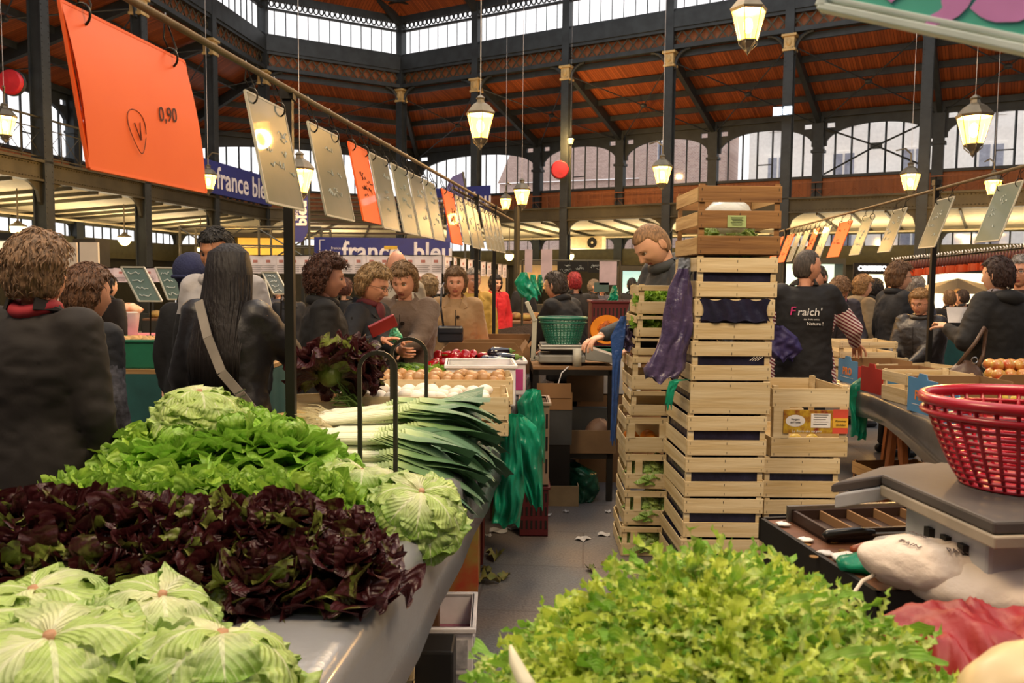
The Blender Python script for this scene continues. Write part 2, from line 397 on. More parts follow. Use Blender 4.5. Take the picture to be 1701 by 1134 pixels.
    for k in range(nseg):
        u0, u1 = k/nseg, (k+1)/nseg; um = (u0+u1)/2
        p, q = oa.lerp(ob, u0), oa.lerp(ob, u1)
        za, zb = arch(u0), arch(u1)
        if min(za, zb) <= zs: za = zb = zs if abs(um-.5) > .5-wd else min(max(za, 6.55), max(zb, 6.55))
        hol = abs(abs(um-.5)-(.5-wd*1.9)) < .03
        def quad(z0a, z0b, z1):
            plate.add([Z(p, z0a), Z(q, z0b), Z(q, z1), Z(p, z1), Z(p+n*.12, z0a), Z(q+n*.12, z0b), Z(q+n*.12, z1), Z(p+n*.12, z1)],
                      [(0,1,2,3),(7,6,5,4),(0,4,5,1),(3,2,6,7),(0,3,7,4),(1,5,6,2)])
        if hol and za > 6: quad(za, zb, 7.2); quad(7.38, 7.38, ZO+.3)
        else: quad(za, zb, ZO+.3)
    wn_[0] += 1; m = MB(); m.bar(Z(oa, zs), Z(ob, zs), .2, .1); w = struct(m.build('window_%d' % wn_[0], iron))
    m = MB(); nm = max(5, int(Lo/.52))
    for k in range(1, nm):
        p = oa.lerp(ob, k/nm)+n*.06; m.bar(Z(p, zs), Z(p, max(6.5, arch(k/nm))), .055, .06)
    if bi % 2: p, q = oa.lerp(ob, 3/nm)+n*.06, oa.lerp(ob, 4/nm)+n*.06; m.bar(Z(p, 6.0), Z(q, 6.0), .05, .04)
    m.build('glazing_bars', iron, w)
    m = MB(); p, q = oa.lerp(ob, wd)+n*.07, oa.lerp(ob, 1-wd)+n*.07; m.add([Z(p, zs), Z(q, zs), Z(q, 7.3), Z(p, 7.3)], [(0,1,2,3)]); m.build('pane', glass, w)
    if bi == 10:
        m = MB(); c_ = oa.lerp(ob, .5)-n*.15
        for u, z in ((.06, 7.15), (.94, 7.15), (.06, 5.5), (.94, 5.5)): m.tube([Z(oa.lerp(ob, u)-n*.15, z), Z(c_, 6.4)], .035, 6)
        m.bar(Z(c_-t*.2, 6.4), Z(c_+t*.2, 6.4), .05, .22); m.build('brace_rods', iron, w)
    # brown panel, lower window strip, fascia
    pan.add([Z(oa, 4.1), Z(ob, 4.1), Z(ob, 5.38), Z(oa, 5.38)], [(0,1,2,3)])
    pan.add([Z(oa+n*.3, 4.1), Z(ob+n*.3, 4.1), Z(ob+n*.3, 5.38), Z(oa+n*.3, 5.38)], [(3,2,1,0)])
    low.bar(Z(oa, 2.5), Z(ob, 2.5), .25, .62)
    wn_[0] += 1; m = MB(); m.bar(Z(oa, 2.84), Z(ob, 2.84), .2, .08); m.bar(Z(oa, 3.36), Z(ob, 3.36), .2, .14); w = struct(m.build('window_%d' % wn_[0], olive))
    m = MB(); nm = max(5, int(Lo/.5))
    for k in range(1, nm): p = oa.lerp(ob, k/nm); m.bar(Z(p, 2.85), Z(p, 3.35), .035, .05)
    for u, s_ in ((oa, 1), (ob, -1)):       # dark arched spandrel brackets beside each post
        m.add([Z(u, 3.34), Z(u+to*s_*.62, 3.34), Z(u+to*s_*.38, 3.24), Z(u+to*s_*.26, 3.05), Z(u+to*s_*.22, 2.85), Z(u, 2.85)], [(0,1,2,3,4,5) if s_ > 0 else (5,4,3,2,1,0)])
    m.build('glazing_bars', iron, w)
    m = MB(); m.bar(Z(oa+n*.05, 3.1), Z(ob+n*.05, 3.1), .008, .46); m.build('pane', glass, w)
    # aisle soffit with ribs
    m = MB(); m.grid(lambda u, v: Z(a.lerp(b, u).lerp(oa.lerp(ob, u), v), 3.74-.34*v), 1, 1); m.grid(lambda u, v: Z(a.lerp(b, u).lerp(oa.lerp(ob, u), v), 4.1), 1, 1)
    sf = struct(m.build('ceiling', cream)); m = MB()
    for u in (.25, .5, .75): m.bar(Z(a.lerp(b, u), 3.7), Z(oa.lerp(ob, u), 3.36), .06, .1)
    m.build('ribs', ironw, sf)
    m = MB(); m.tube([Z(a.lerp(oa, .8), 3.32), Z(b.lerp(ob, .8), 3.32)], .035, 6); m.build('pipe', cream, sf)
    # gallery girder and railing
    m = MB(); m.bar(Z(a, 4.18), Z(b, 4.18), .34, .06); m.bar(Z(a, 3.96), Z(b, 3.96), .12, .4); m.bar(Z(a, 3.74), Z(b, 3.74), .3, .05)
    nr_ = int(L_/.1)
    for k in range(nr_): p = a.lerp(b, (k+.5)/nr_)-n*.07; m.box(-.015, -.02, 0, .015, .01, .02, 0, TM(p.x, p.y, 4.1)); m.box(-.015, -.02, 0, .015, .01, .02, 0, TM(p.x, p.y, 3.8))
    gg = struct(m.build('trim_%d' % (20+bi), ironw))
    for u, s_ in ((a, 1), (b, -1)):
        mb = MB(); pr = [(0, 3.72), (.62, 3.72), (.42, 3.64), (.24, 3.5), (.16, 3.25), (0, 3.1)]
        VV = [Z(u+t*s_*x+n*w_, z) for w_ in (-.04, .04) for x, z in pr]
        mb.add(VV, [(0,1,2,3,4,5), (11,10,9,8,7,6)]+[(i, i+6, (i+1)%6+6, (i+1)%6) for i in range(6)]); mb.build('bracket', ironw, gg)
    if side != 'left': a, b = a.lerp(oa, .93), b.lerp(ob, .93)
    m = MB(); m.bar(Z(a, 5.2), Z(b, 5.2), .05, .04); m.bar(Z(a, 4.95), Z(b, 4.95), .025, .02); m.bar(Z(a, 4.3), Z(b, 4.3), .03, .03); k = 6
    for i in range(k+1): p = a.lerp(b, i/k); m.bar(Z(p, 4.2), Z(p, 5.2), .022)
    for i in range(k):
        p, q = a.lerp(b, i/k), a.lerp(b, (i+1)/k); m.tube([Z(p, 4.3), Z(q, 4.95)], .009, 4); m.tube([Z(q, 4.3), Z(p, 4.95)], .009, 4)
    rl = struct(m.build('trim_%d' % (40+bi), ironw if side == 'left' else panelm))
names = {'left': 'wall_left', 'back': 'wall_back', 'right': 'wall_right'}
for sd, (pl, pn, lw) in allw.items():
    w = struct(pl.build(names[sd], iron)); pn.build('wood_panel', panelm, w); lw.build('fascia', olive, w)
# the hall behind and beside the camera: plain dark walls, boarded roof round an open lantern
for nm, (x0, y0, x1, y1) in (('wall_front', (-20, -8, 26, -7.8)), ('wall_left_near', (-17.6, -8, -17.4, 11.3)), ('wall_right_near', (22.6, -8, 22.8, 19))):
    m = MB(); m.box(x0, y0, 0, x1, y1, 9); struct(m.build(nm, dk_))
for (x0, y0, x1, y1) in ((-18, -8, -7, 14), (9.5, -8, 23, 20), (-7, -8, 9.5, -3)):
    m = MB(); m.box(x0, y0, 12.6, x1, y1, 12.7); struct(m.build('ceiling', panelm))
# ground-floor shop wall behind the aisle
dk = mat('dark shop front', '#2b2a22', .6); litw = mat('lit shop wall', '#f3e3bd', .8, emis=.75, ecol='#ffe2ac')
for sd, pts in (('left', OL), ('back', [OL[-1], OR_[0]]), ('right', OR_)):
    m = MB()
    for p, q in zip(pts[:-1], pts[1:]):
        t = (q-p).normalized(); n = Vector((-t.y, t.x, 0)); m.add([Z(p+n*.1, 0), Z(q+n*.1, 0), Z(q+n*.1, 2.3), Z(p+n*.1, 2.3)], [(0,1,2,3)])
    struct(m.build('wall_%s_lower' % sd, dk))
# iron columns: inner (tall, with gilded capital) and outer posts
def column(p, dirv, capital=True):
    ang = math.atan2(dirv.y, dirv.x)
    o = thing('iron_column', '', 'column', (p.x, p.y, 0), ang, 'tall inner columns')
    m = MB(); m.box(-.09, -.15, 0, .09, .15, 9.0); m.box(-.15, -.17, 0, .15, -.13, 9.0); m.box(-.15, .13, 0, .15, .17, 9.0); m.box(-.24, -.24, 0, .24, .24, .5)
    for k in range(60):
        for s_ in (-1, 1):
            for x in (-.11, .11): m.box(x-.012, s_*.17-.012, .6+k*.14, x+.012, s_*.17+.012, .625+k*.14)
    m.build('shaft', iron, o, bevel=.004)
    m = MB(); m.box(-.2, -.2, 8.78, .2, .2, 8.86); m.box(-.16, -.18, 8.86, .16, .18, 9.22); m.box(-.23, -.23, 9.22, .23, .23, 9.3)
    for s_ in (-1, 1): m.ell((0, s_*.19, 9.04), (.09, .04, .12), 10, 6)
    m.build('capital', goldm, o, bevel=.01)
    m = MB(); m.box(-.14, -.16, 9.3, .14, .16, 12.2); m.build('upper_shaft', iron, o)
    return o
labs = []
cols = LEFT+RIGHT
for i, p in enumerate(cols):
    dv = dl if i < 6 else dr
    o = column(p, dv) if i == 0 else dup(cols0, (p.x, p.y, 0), (0, 0, math.atan2(dv.y, dv.x)))
    if i == 0: cols0 = o
    txt = {2: 'dark riveted column behind the big orange price sheet, carrying gallery girder at far left', 1: 'dark riveted iron column at the left edge of the hall', 3: 'iron column with gold capital just right of the big orange price sheet',
           4: 'iron column with gold capital left of the yellow-lit slate sheet', 5: 'iron column at the left end of the angled back wall of the hall', 6: 'iron column at the right end of the angled back wall, clerestory corner above',
           7: 'iron column behind the hanging lantern in the middle of the hall', 8: 'iron column with a red disc hung on its left side', 9: 'iron column behind the lantern above the bent young man',
           10: 'iron column with white floodlight on it right of the crate tower', 11: 'iron column behind the lantern above the right price rail'}
    o['label'] = txt.get(i, 'riveted iron column beyond the picture edge %s' % ('on the left' if i < 6 else 'on the right'))
for i, p in enumerate(OL[:-1]+OR_[1:]):
    dv = dl if i < 5 else dr
    if i == 0:
        o = thing('wall_post', '', 'post', (p.x, p.y, 0), math.atan2(dv.y, dv.x), 'outer wall posts'); m = MB(); m.box(-.18, -.2, 0, .18, .12, 7.6); m.box(-.24, -.24, 6.3, .24, .14, 6.4); m.build('shaft', iron, o); post0 = o
    else: o = dup(post0, (p.x, p.y, 0), (0, 0, math.atan2(dv.y, dv.x)))
    o['label'] = 'square dark iron post between arched windows of the %s outer wall' % ('left' if i < 5 else 'right')
    o['group'] = 'outer wall posts on the %s' % ('left' if i < 5 else 'right')
# red discs and flood light
for px, py, Y, r, lb in ((19, 137, 18.4, .27, 'round red disc on the column at far left'), (930, 282, 30.3, .32, 'red disc hung beside the column in the middle of the hall')):
    p = P(px, py, Y); o = thing('red_disc', lb, 'fire bell', p, 0); m = MB(); m.lathe([(r, 0), (r, .06), (r*.9, .1), (0, .12)], 28, 0, RM(PI/2)); m.build('disc', redm, o)
    m = MB(); m.lathe([(r*1.05, -.08), (r*1.05, 0)], 28, 0, RM(PI/2)); m.build('rim', iron, o)
p = P(1300, 184, 26.2); o = thing('flood_light', 'white twin floodlight on the column right of the crate tower', 'light', p, -.5)
m = MB(); m.box(-.3, 0, -.15, .3, .15, .15); m.build('housing', iron, o)
for s_ in (-1, 1): m = MB(); m.box(-.12+s_*.15, -.03, -.11, .12+s_*.15, 0, .11); m.build('lens', mat('white lamp', '#ffffff', .3, emis=14, ecol='#eaf2ff'), o)

# ------------------------------------------------ lanterns
lgl = lampglass('lantern glass', '#ffa52e', 20.0); bulbm = mat('bulb glow', '#ffd890', .3, emis=22, ecol='#ffbf55'); capm = mat('weathered lantern hood', '#77705f', .45, .5)
def lantern():
    o = thing('lantern', '', 'lantern')
    m = MB(); m.lathe([(.105, -.2), (.19, .12)], 6); m.f = m.f[:-2]; m.m = m.m[:-2]; m.build('glass', lgl, o)
    m = MB(); m.lathe([(.2, .12), (.215, .15), (.13, .25), (.06, .29), (.05, .33), (.07, .35), (.02, .39), (0, .4)], 6); m.build('hood', capm, o)
    m = MB()
    for k in range(6):
        a = k*PI/3; m.tube([(.108*math.cos(a), .108*math.sin(a), -.2), (.193*math.cos(a), .193*math.sin(a), .12)], .006, 5)
        m.tube([(.1*math.cos(a), .1*math.sin(a), -.2), (.1*math.cos(a), .1*math.sin(a), -.24), (.04*math.cos(a), .04*math.sin(a), -.3)], .007, 5)
    m.lathe([(.112, -.21), (.112, -.195)], 6); m.lathe([(0, -.36), (.03, -.32), (.04, -.28), (.1, -.215)], 6); m.build('frame', capm, o)
    m = MB(); m.ell((0, 0, -.03), (.055, .055, .09), 10, 8); m.build('bulb', bulbm, o, smooth=True)
    return o
LN = [(1243, 38, 9.6, 'c', 'large glowing lantern hanging near the top of the picture, nearest of all'), (798, 206, 11.6, 'c', 'lantern hanging on a cable in the middle of the hall above the price rail'),
      (867, 325, 19, 'c', 'lantern on a long cable left of the column with the red disc'), (1100, 288, 17, 'p', 'lantern beside the column above the bent young man'),
      (1512, 300, 17.5, 'p', 'lantern just above the right hand price rail, left of its post'), (1618, 212, 10.2, 'c', 'pale glowing lantern on a cable below the green sign'),
      (948, 234, 30, 'p', 'tiny lit lamp high on the column with the red disc'), (8, 206, 15.5, 'p', 'lantern at the left edge of the picture above the gallery girder'),
      (346, 300, 20, 'p', 'lantern between the big orange sheet and the blue gallery banner'), (498, 297, 12, 'c', 'lantern seen between two slate sheets above the small blue flag'),
      (840, 337, 27, 'p', 'small white lantern left of the cable lantern, by the blue banner end'), (1650, 309, 20, 'p', 'small white lantern above the right hand slates')]
lant = None
for i, (px, py, Y, k, lb) in enumerate(LN):
    p = P(px, py, Y)
    if lant is None: lant = lantern(); o = lant; o.location = p; o['label'] = lb
    else: o = dup(lant, p, (0, 0, i*.7), lb)
    o['group'] = 'lanterns hung in the hall'
    if i == 6: o.scale = (.55,)*3
    l = bpy.data.lights.new('lantern_light', 'POINT'); l.energy = 300; l.color = (1, .58, .2); l.shadow_soft_size = .12
    lo = bpy.data.objects.new('lantern_light', l); C.objects.link(lo); lo.parent = o; lo.location = (0, 0, -.03)
    m = MB()
    if k == 'c': m.tube([(0, 0, .39), (0, 0, max(1, 13.6-p.z) if Y < 14 else 9-p.z+3.5)], .004, 5); m.build('cable', whitem, o)
    else: m.tube([(0, 0, .39), (0, 0, .55), (.12, .05, .66), (.3, .1, .62)], .018, 6); m.build('bracket', capm, o)
# small globe lamps under the left gallery
gl = mat('warm globe', '#ffe9b0', .3, emis=9, ecol='#ffd27a')
for px, py, Y, lb in ((30, 380, 19.8, 'half globe lamp under the gallery at the far left'), (207, 397, 23.8, 'half globe lamp above the white stand panel'), (334, 410, 28, 'globe lamp just left of the tall man behind the long haired woman'), (429, 421, 32.6, 'small lamp above the white price cards on the left'),
                      (846, 425, 33.4, 'round lamp right of the big blue banner'), (946, 425, 32, 'lamp over the crouching vendor stall'), (1112, 428, 29.8, 'bright lamp behind the bent young man neck')):
    o = thing('globe_lamp', lb, 'lamp', P(px, py, Y), 0, 'small lamps under the gallery'); r = .17
    m = MB(); m.lathe([(0, -r*1.1), (r*.6, -r*.9), (r, -.3*r), (r, r*.3), (r*.95, r*.35)], 14); m.build('shade_glass', gl, o, smooth=True)
    m = MB(); m.lathe([(r*1.15, r*.3), (r*1.1, r*.5), (r*.5, r*.8), (.02, r*1.2), (.015, 3.59-o.location.z)], 12); m.build('cap', capm, o)
    l = bpy.data.lights.new('globe_light', 'POINT'); l.energy = 22; l.color = (1, .68, .34); l.shadow_soft_size = .1
    lo = bpy.data.objects.new('globe_light', l); C.objects.link(lo); lo.parent = o; lo.location = (0, 0, -.25)
# ------------------------------------------------ houses outside
wh = mat('pale render', '#f8f5ef', .9, var=.04); shut = mat('shutter', '#b9bccb', .6); fr = mat('window reveal', '#8f93a3', .4)
brick = brickmat('old brick', '#c2a79b', '#ab8f86', '#d3c8c0', 3); tile = brickmat('roof tiles', '#b0978c', '#9c8479', '#84726b', 2.4)
def house(lb, pa, pb, depth, z1, wm, wins, rz=None, name='house'):
    d = (pb-pa); L_ = d.length; ang = math.atan2(d.y, d.x); o = thing(name, lb, 'building', pa, ang)
    m = MB(); m.box(0, 0, 0, L_, depth, z1); m.build('wall', wm, o)
    for (x, z, w, h) in wins:
        m = MB(); m.box(x-w/2, -.06, z, x+w/2, .0, z+h); f_ = m.build('window', wh, o)
        m = MB()
        for s_ in (-1, 1): m.box(x+s_*w/4-w*.2, -.09, z+.12, x+s_*w/4+w*.2, -.05, z+h-.12)
        m.build('pane', fr, f_)
    if rz: m = MB(); m.grid(lambda u, v: (u*L_, -.3+v*depth*.6, z1+v*rz), 1, 1); m.build('roof', tile, o)
    return o
ws = [(x, z, 1.15, 1.9) for x in (1.6, 5.0, 8.4, 11.8) for z in (6.6, 3.4, 9.8)]
house('pale rendered house seen through the arched windows right of the crate tower', V2(13.2, 47), V2(25.6, 40.1), 5, 13.5, wh, ws)
ws = [(x, z, 1.3, 1.6) for x in (2, 5.2, 8.4, 11.6, 14.8) for z in (6.3, 9.2, 3.4, 12)]
house('white apartment house seen through the arched windows at the far right', V2(26.4, 39.6), V2(42, 27.5), 5, 15, wh, ws)
house('old brick house with tiled roof seen through the middle arched windows', V2(-1, 60), V2(11.0, 55), 6, 8.4, brick, [(3, 5.2, 1, 1.2), (8, 5.2, 1, 1.2)], rz=3.8)
house('tall brick gable behind the window left of the bent young man', V2(7.6, 50.5), V2(12.2, 48.3), 4, 11.0, brick, [(1.5, 8.6, .8, 1.3)])

# added lights facing up in the aisles, they brighten the gallery soffit
for bi, (a, b, oa, ob, side) in enumerate(BAYS):
    c_ = (a+b+oa+ob)/4; l = bpy.data.lights.new('soffit_fill', 'AREA'); l.shape = 'RECTANGLE'; l.size = 3; l.size_y = .4; l.energy = 75; l.color = (1, .80, .52)
    lo = bpy.data.objects.new('soffit_fill', l); C.objects.link(lo); lo.location = (c_.x, c_.y, 2.35); lo.rotation_euler = (PI, 0, math.atan2((b-a).y, (b-a).x))
# ================================================ VEGETABLES
R_ = np.random.RandomState
def leaf(mb, M, L, W, rg, nu=8, nv=10, tilt0=.3, bend=1.2, cup=.35, ruf=.12, freq=3.0, shape='round', tint=None, edge=.0, mi=0):
    """blade growing from the origin: tilt0 = start angle above horizontal, bend = total downward curl"""
    ph = rg.rand(4)*6.28; vs = np.linspace(0, 1, nv+1); us = np.linspace(-1, 1, nu+1)
    if shape in ('round', 'fan', 'oak'): vs = 1-(1-vs)**1.7
    ang = tilt0-bend*vs**1.3; ds = L*np.diff(vs)
    y = np.concatenate([[0], np.cumsum(np.cos(ang[:-1])*ds)]); z = np.concatenate([[0], np.cumsum(np.sin(ang[:-1])*ds)])
    tipr = np.sqrt(np.clip(1-np.clip((vs-.6)/.4, 0, 1)**2, 0.01, 1))
    if shape == 'round': w = W*(.25+.75*np.clip(vs/.6, 0, 1)**.8)*tipr
    elif shape == 'fan': w = W*(.15+.85*vs**.7)*(.62+.38*tipr)
    elif shape == 'oak': w = W*(.2+.8*np.clip(vs/.6, 0, 1)**.9)*tipr*(1+.38*np.sin(vs*15+ph[0]))
    elif shape == 'jag':
        w = W*(.3+.7*np.sin(np.pi*vs**.8*.9)); w = w*np.where(np.arange(nv+1) % 2, 1.0+.5*rg.rand(nv+1), .22); w[-1] = .1*W
    else: w = W*np.sin(np.pi*(.06+.9*vs)**.8)
    V = []; UV = []
    for j, v in enumerate(vs):
        ca, sa = math.cos(ang[j]), math.sin(ang[j])
        for i, u in enumerate(us):
            r = ruf*W*abs(u)**1.7*(.3+v)*(math.sin(freq*6.28*v+ph[1]+(2.1 if u > 0 else 0))+.4*math.sin(freq*15*v+ph[2]+2*u))
            c = cup*W*u*u+r
            e = edge*L*(abs(u) > .99)*math.sin(v*40+ph[3])
            tp = ruf*.35*W*math.sin(4*u+ph[3])*v**3
            V.append((u*w[j]+e, y[j]-c*sa-(abs(u)**2)*({'fan': .16, 'round': .0, 'oak': .0}.get(shape, 0)*W*v*v if shape != 'jag' else -.35*w[j]), z[j]+c*ca+tp)); UV.append(((u+1)/2, v))
    V = [M@Vector(p) for p in V]
    F = [(j*(nu+1)+i, j*(nu+1)+i+1, (j+1)*(nu+1)+i+1, (j+1)*(nu+1)+i) for j in range(nv) for i in range(nu)]
    mb.add(V, F, mi, UV, rg.rand() if tint is None else tint)
butterM = leafmat('butterhead leaf', '#e0e99c', '#86b23c', '#c3dd80', alt='#8fc043', altamt=.35, trans=.3, rough=.38, ribw=.07)
palebM = leafmat('batavia leaf', '#eceec0', '#86b23f', '#eef1cf', alt='#b5cf73', altamt=.5, trans=.3, rough=.42, ribw=.09, gpos=.98)
oakgM = leafmat('green oak leaf', '#c8dc7c', '#8ab440', '#bcd87b', alt='#a3c848', altamt=.3, trans=.3, rough=.45, ribw=.06)
oakrM = leafmat('red oak leaf', '#6f8036', '#3f171b', '#6e4a44', alt='#7d8a3c', altamt=.14, trans=.22, rough=.36, ribw=.05, gpos=.35)
friM = leafmat('frisee leaf', '#f3f3a0', '#84b93a', '#e8f0a8', alt='#d3e45c', altamt=.42, trans=.35, rough=.45, ribw=.12, gpos=.85, bump=.3)
cutM = mat('cut lettuce stem', '#b88a66', .6, var=.2, vs=60)
GA = 2.399963
def head_mesh(kind, seed):
    rg = R_(seed); mb = MB()
    if kind == 'butter':
        n = 44
        for i in range(n):
            t = i/n; a = i*GA+rg.rand()*.4
            L = .085+.075*t+rg.rand()*.015; W = .045+.04*t
            M = RM(z=a)@TM(0, .006+.03*t, .055*(1-t)+.01)
            leaf(mb, M, L, W, rg, tilt0=1.45-1.0*t+rg.rand()*.2, bend=1.5-1.9*(t < .35)*.6, cup=.55-.25*t, ruf=.1+.12*t, freq=1.6, shape='round')
        return mb.mesh('butterhead_leaves', [butterM])
    if kind == 'inv':
        n = 40
        for i in range(n):
            t = i/n; a = i*GA+rg.rand()*.5
            L = .15+.07*t+rg.rand()*.02; W = .065+.035*t
            M = RM(z=a)@TM(0, .008, .19-.05*t)
            M = M@RM(y=rg.randn()*.12)
            leaf(mb, M, L, W, rg, nu=12, nv=26, tilt0=.3-.55*t+rg.randn()*.06, bend=1.45-.75*t+rg.rand()*.35, cup=-.12, ruf=.10+.12*t+.08*rg.rand(), freq=2.4+rg.rand(), shape='fan', edge=.012)
        mb.lathe([(.0, .193), (.009, .193), (.012, .18), (.02, .14)], 12, 1); mb.ell((0, 0, .09), (.085, .085, .09), 14, 10, 0, noise=.03)
        return mb.mesh('batavia_leaves', [palebM, cutM])
    if kind in ('oakr', 'oakg'):
        n = 66 if kind == 'oakr' else 60
        for i in range(n):
            t = (i/n); a = i*GA+rg.rand()*.5
            L = .08+.06*t+rg.rand()*.02; W = .032+.022*rg.rand()+.014*t
            M = RM(z=a)@TM(0, .004+.02*t, .05*(1-t)+.03)@RM(y=rg.randn()*.25)
            leaf(mb, M, L*1.02, W*1.15, rg, nu=6, nv=13, tilt0=1.45-1.15*t+rg.randn()*.15, bend=.6+1.1*rg.rand(), cup=.35, ruf=.3, freq=1.7, shape='oak')
        mb.ell((0, 0, .05), (.05, .05, .05), 10, 6, 0, tint=.2)
        return mb.mesh('oakleaf_leaves', [oakrM if kind == 'oakr' else oakgM])
    if kind == 'frisee':
        n = 190
        for i in range(n):
            t = i/n; a = i*GA+rg.rand()*.6
            L = .12+.15*t+rg.rand()*.03; W = .0065+.003*rg.rand()
            M = RM(z=a)@TM(0, .004, .05)@RM(y=rg.randn()*.5); tn = max(0, min(1, 1.15-t*1.2+rg.randn()*.2)); t0 = 1.5-1.2*t+rg.randn()*.2; bd = .4+1.2*rg.rand()
            leaf(mb, M, L, W, rg, nu=2, nv=24, tilt0=t0, bend=bd, cup=.6, ruf=.9, freq=2.2, shape='jag', tint=tn)
            for s_, f in ((-1, .25), (1, .32), (-1, .42), (1, .5), (-1, .6), (1, .68), (-1, .78), (1, .84)):
                yy = L*f*math.cos(t0-bd*f*.5); zz = L*f*math.sin(t0-bd*f*.5)
                leaf(mb, M@TM(0, yy, zz)@RM(z=s_*(.8+.5*rg.rand())), L*(.40-.22*f)*1.2, W*.75, rg, nu=2, nv=11, tilt0=t0-bd*f+.3*rg.randn(), bend=.4+1.6*rg.rand(), cup=.6, ruf=.9, freq=2, shape='jag', tint=tn)
        return mb.mesh('frisee_leaves', [friM])
HM = {}
for k, ns in (('butter', 2), ('inv', 3), ('oakr', 3), ('oakg', 3), ('frisee', 3)):
    HM[k] = [head_mesh(k, 11+7*j) for j in range(ns)]
NMS = {'butter': ('butterhead_lettuce', 'lettuce'), 'inv': ('batavia_lettuce', 'lettuce'), 'oakr': ('red_oakleaf_lettuce', 'lettuce'), 'oakg': ('green_oakleaf_lettuce', 'lettuce'), 'frisee': ('frisee_lettuce', 'frisee')}
cnt_ = [0]
def lettuce(kind, loc, label, group=None, sc=1., rot=None):
    cnt_[0] += 1; me = HM[kind][cnt_[0] % len(HM[kind])]; nm, cat = NMS[kind]
    o = inst(me, nm, None, loc, rot or (random.uniform(-.12, .12), random.uniform(-.12, .12), random.uniform(0, 6.28)), sc)
    return tag(o, label, cat, group)
# ------------------------------------------------ left stall table with its grey oilcloth
TZ = .80
def ex(y): return -.33+.1*(y-1.45)
cloth = mat('grey oilcloth', '#86878a', .22, var=.06, vs=3, bump=.08, bs=60, coat=.3)
o = thing('market_table', 'long stall table under a glossy grey oilcloth carrying the lettuces and leeks', 'table', (-1, 4, 0))
m = MB()
ys = [.7+.35*k for k in range(22)]
prof = [(-1.0, 0), (-.06, 0), (-.035, -.002), (-.012, -.012), (0, -.035), (.006, -.08), (.012, -.17), (.02, -.26)]
prof = [(-1.04, -.26), (-1.03, -.12), (-1.02, -.02)]+prof
V = []
for y in ys:
    for k, (dx, dz) in enumerate(prof):
        wv = .006*math.sin(y*9+1)*(k > 7) ; V.append((ex(y)+(dx if dx > -.5 else dx*(1-.38*max(0, min(1, (y-4.5)/.3))))+1+wv, y-4, TZ+dz))
nP = len(prof); F = [(j*nP+i, (j+1)*nP+i, (j+1)*nP+i+1, j*nP+i+1) for j in range(len(ys)-1) for i in range(nP-1)]
V = [Vector(v) for v in V]; m.add(V, F); cl = m.build('oilcloth', cloth, o, smooth=True)
sm_ = cl.modifiers.new('solid', 'SOLIDIFY'); sm_.thickness = .004
wood_dk = mat('trestle wood', '#6a4a30', .7, stretch=(20, 20, 2), vs=3)
for y in (1.3, 3.2, 5.2, 7.2):
    for x in ((-.9, -.15) if y < 4.5 else (-.54, -.15)):
        m = MB(); m.bar((ex(y)+1+x, y-4, 0), (ex(y)+1+x, y-4, TZ-.03), .05, .07); m.build('leg', wood_dk, o)
m = MB()
for ya, yb, wl in ((.7, 4.5, 1.0), (4.5, 8.05, .61)):
    V = [(ex(ya)+1-wl, ya-4, TZ-.03), (ex(ya)+1-.02, ya-4, TZ-.03), (ex(yb)+1-.02, yb-4, TZ-.03), (ex(yb)+1-wl, yb-4, TZ-.03)]
    m.add(V+[(a, b, TZ-.006) for a, b, _ in V], [(3,2,1,0), (4,5,6,7), (0,1,5,4), (1,2,6,5), (2,3,7,6), (3,0,4,7)])
m.build('board', wood_dk, o)
# ------------------------------------------------ lettuce rows
g = 'dark red oakleaf lettuces heaped in the front row'; lb = 'dark red oakleaf lettuce in the heaped red row across the table front'
for r, (y, z, x0, x1, st) in enumerate(((1.84, TZ-.03, -1.24, -.38, .165), (2.04, TZ-.02, -1.24, -.35, .165), (1.94, TZ+.03, -1.24, -.42, .17))):
    x = x0
    while x < x1+.01:
        lettuce('oakr', (x+random.uniform(-.02, .02), y+random.uniform(-.02, .02), z), lb, g, random.uniform(.95, 1.12)); x += st
g = 'green oakleaf lettuces in the second row'; lb = 'small leaved green oakleaf lettuce in the row behind the dark red ones'
for y, z, x0, x1, st in ((2.26, TZ-.04, -1.27, -.4, .15), (2.42, TZ-.04, -1.22, -.6, .15), (2.33, TZ+.0, -1.2, -.5, .16)):
    x = x0
    while x < x1+.01:
        lettuce('oakg', (x+random.uniform(-.02, .02), y+random.uniform(-.02, .02), z), lb, g, random.uniform(.9, 1.05)); x += st
for px, py, Y, z, kind, sc, lb in ((478, 745, 2.72, TZ+.07, 'butter', 1.1, 'bright green butterhead lettuce beside the leek roots, nearest of the butterheads'),
        (330, 712, 2.85, TZ+.16, 'inv', .95, 'pale upturned lettuce on top of the heap below the grey bag strap'),
        (395, 725, 2.72, TZ+.1, 'butter', 1.05, 'butterhead lettuce between the pale upturned one and the nearest butterhead'),
        (300, 760, 2.65, TZ+.06, 'butter', 1.1, 'butterhead lettuce at the left end of the butterhead heap'),
        (380, 700, 2.98, TZ+.12, 'butter', 1., 'butterhead lettuce at the very top of the heap below the bag strap'),
        (425, 700, 3.1, TZ+.07, 'butter', 1., 'butterhead lettuce behind the heap beside the yellow celeriac'),
        (240, 760, 2.75, TZ+.04, 'oakg', 1.1, 'green lettuce at the far left shoulder of the butterhead heap')):
    p = P(px, py, Y); lettuce(kind, (p.x, p.y, z), lb, 'butterhead heap', sc)
for k in range(4):
    lettuce('butter', (-1.1+.14*k, 2.78+.05*math.sin(k), TZ), 'butterhead lettuce buried in the lower layer of the green heap', 'buried butterheads', 1.05)
lettuce('inv', (-.30, 2.42, TZ-.03), 'pale upturned batavia lettuce with round cut stem at the table edge', None, .88, (.45, .1, .4))
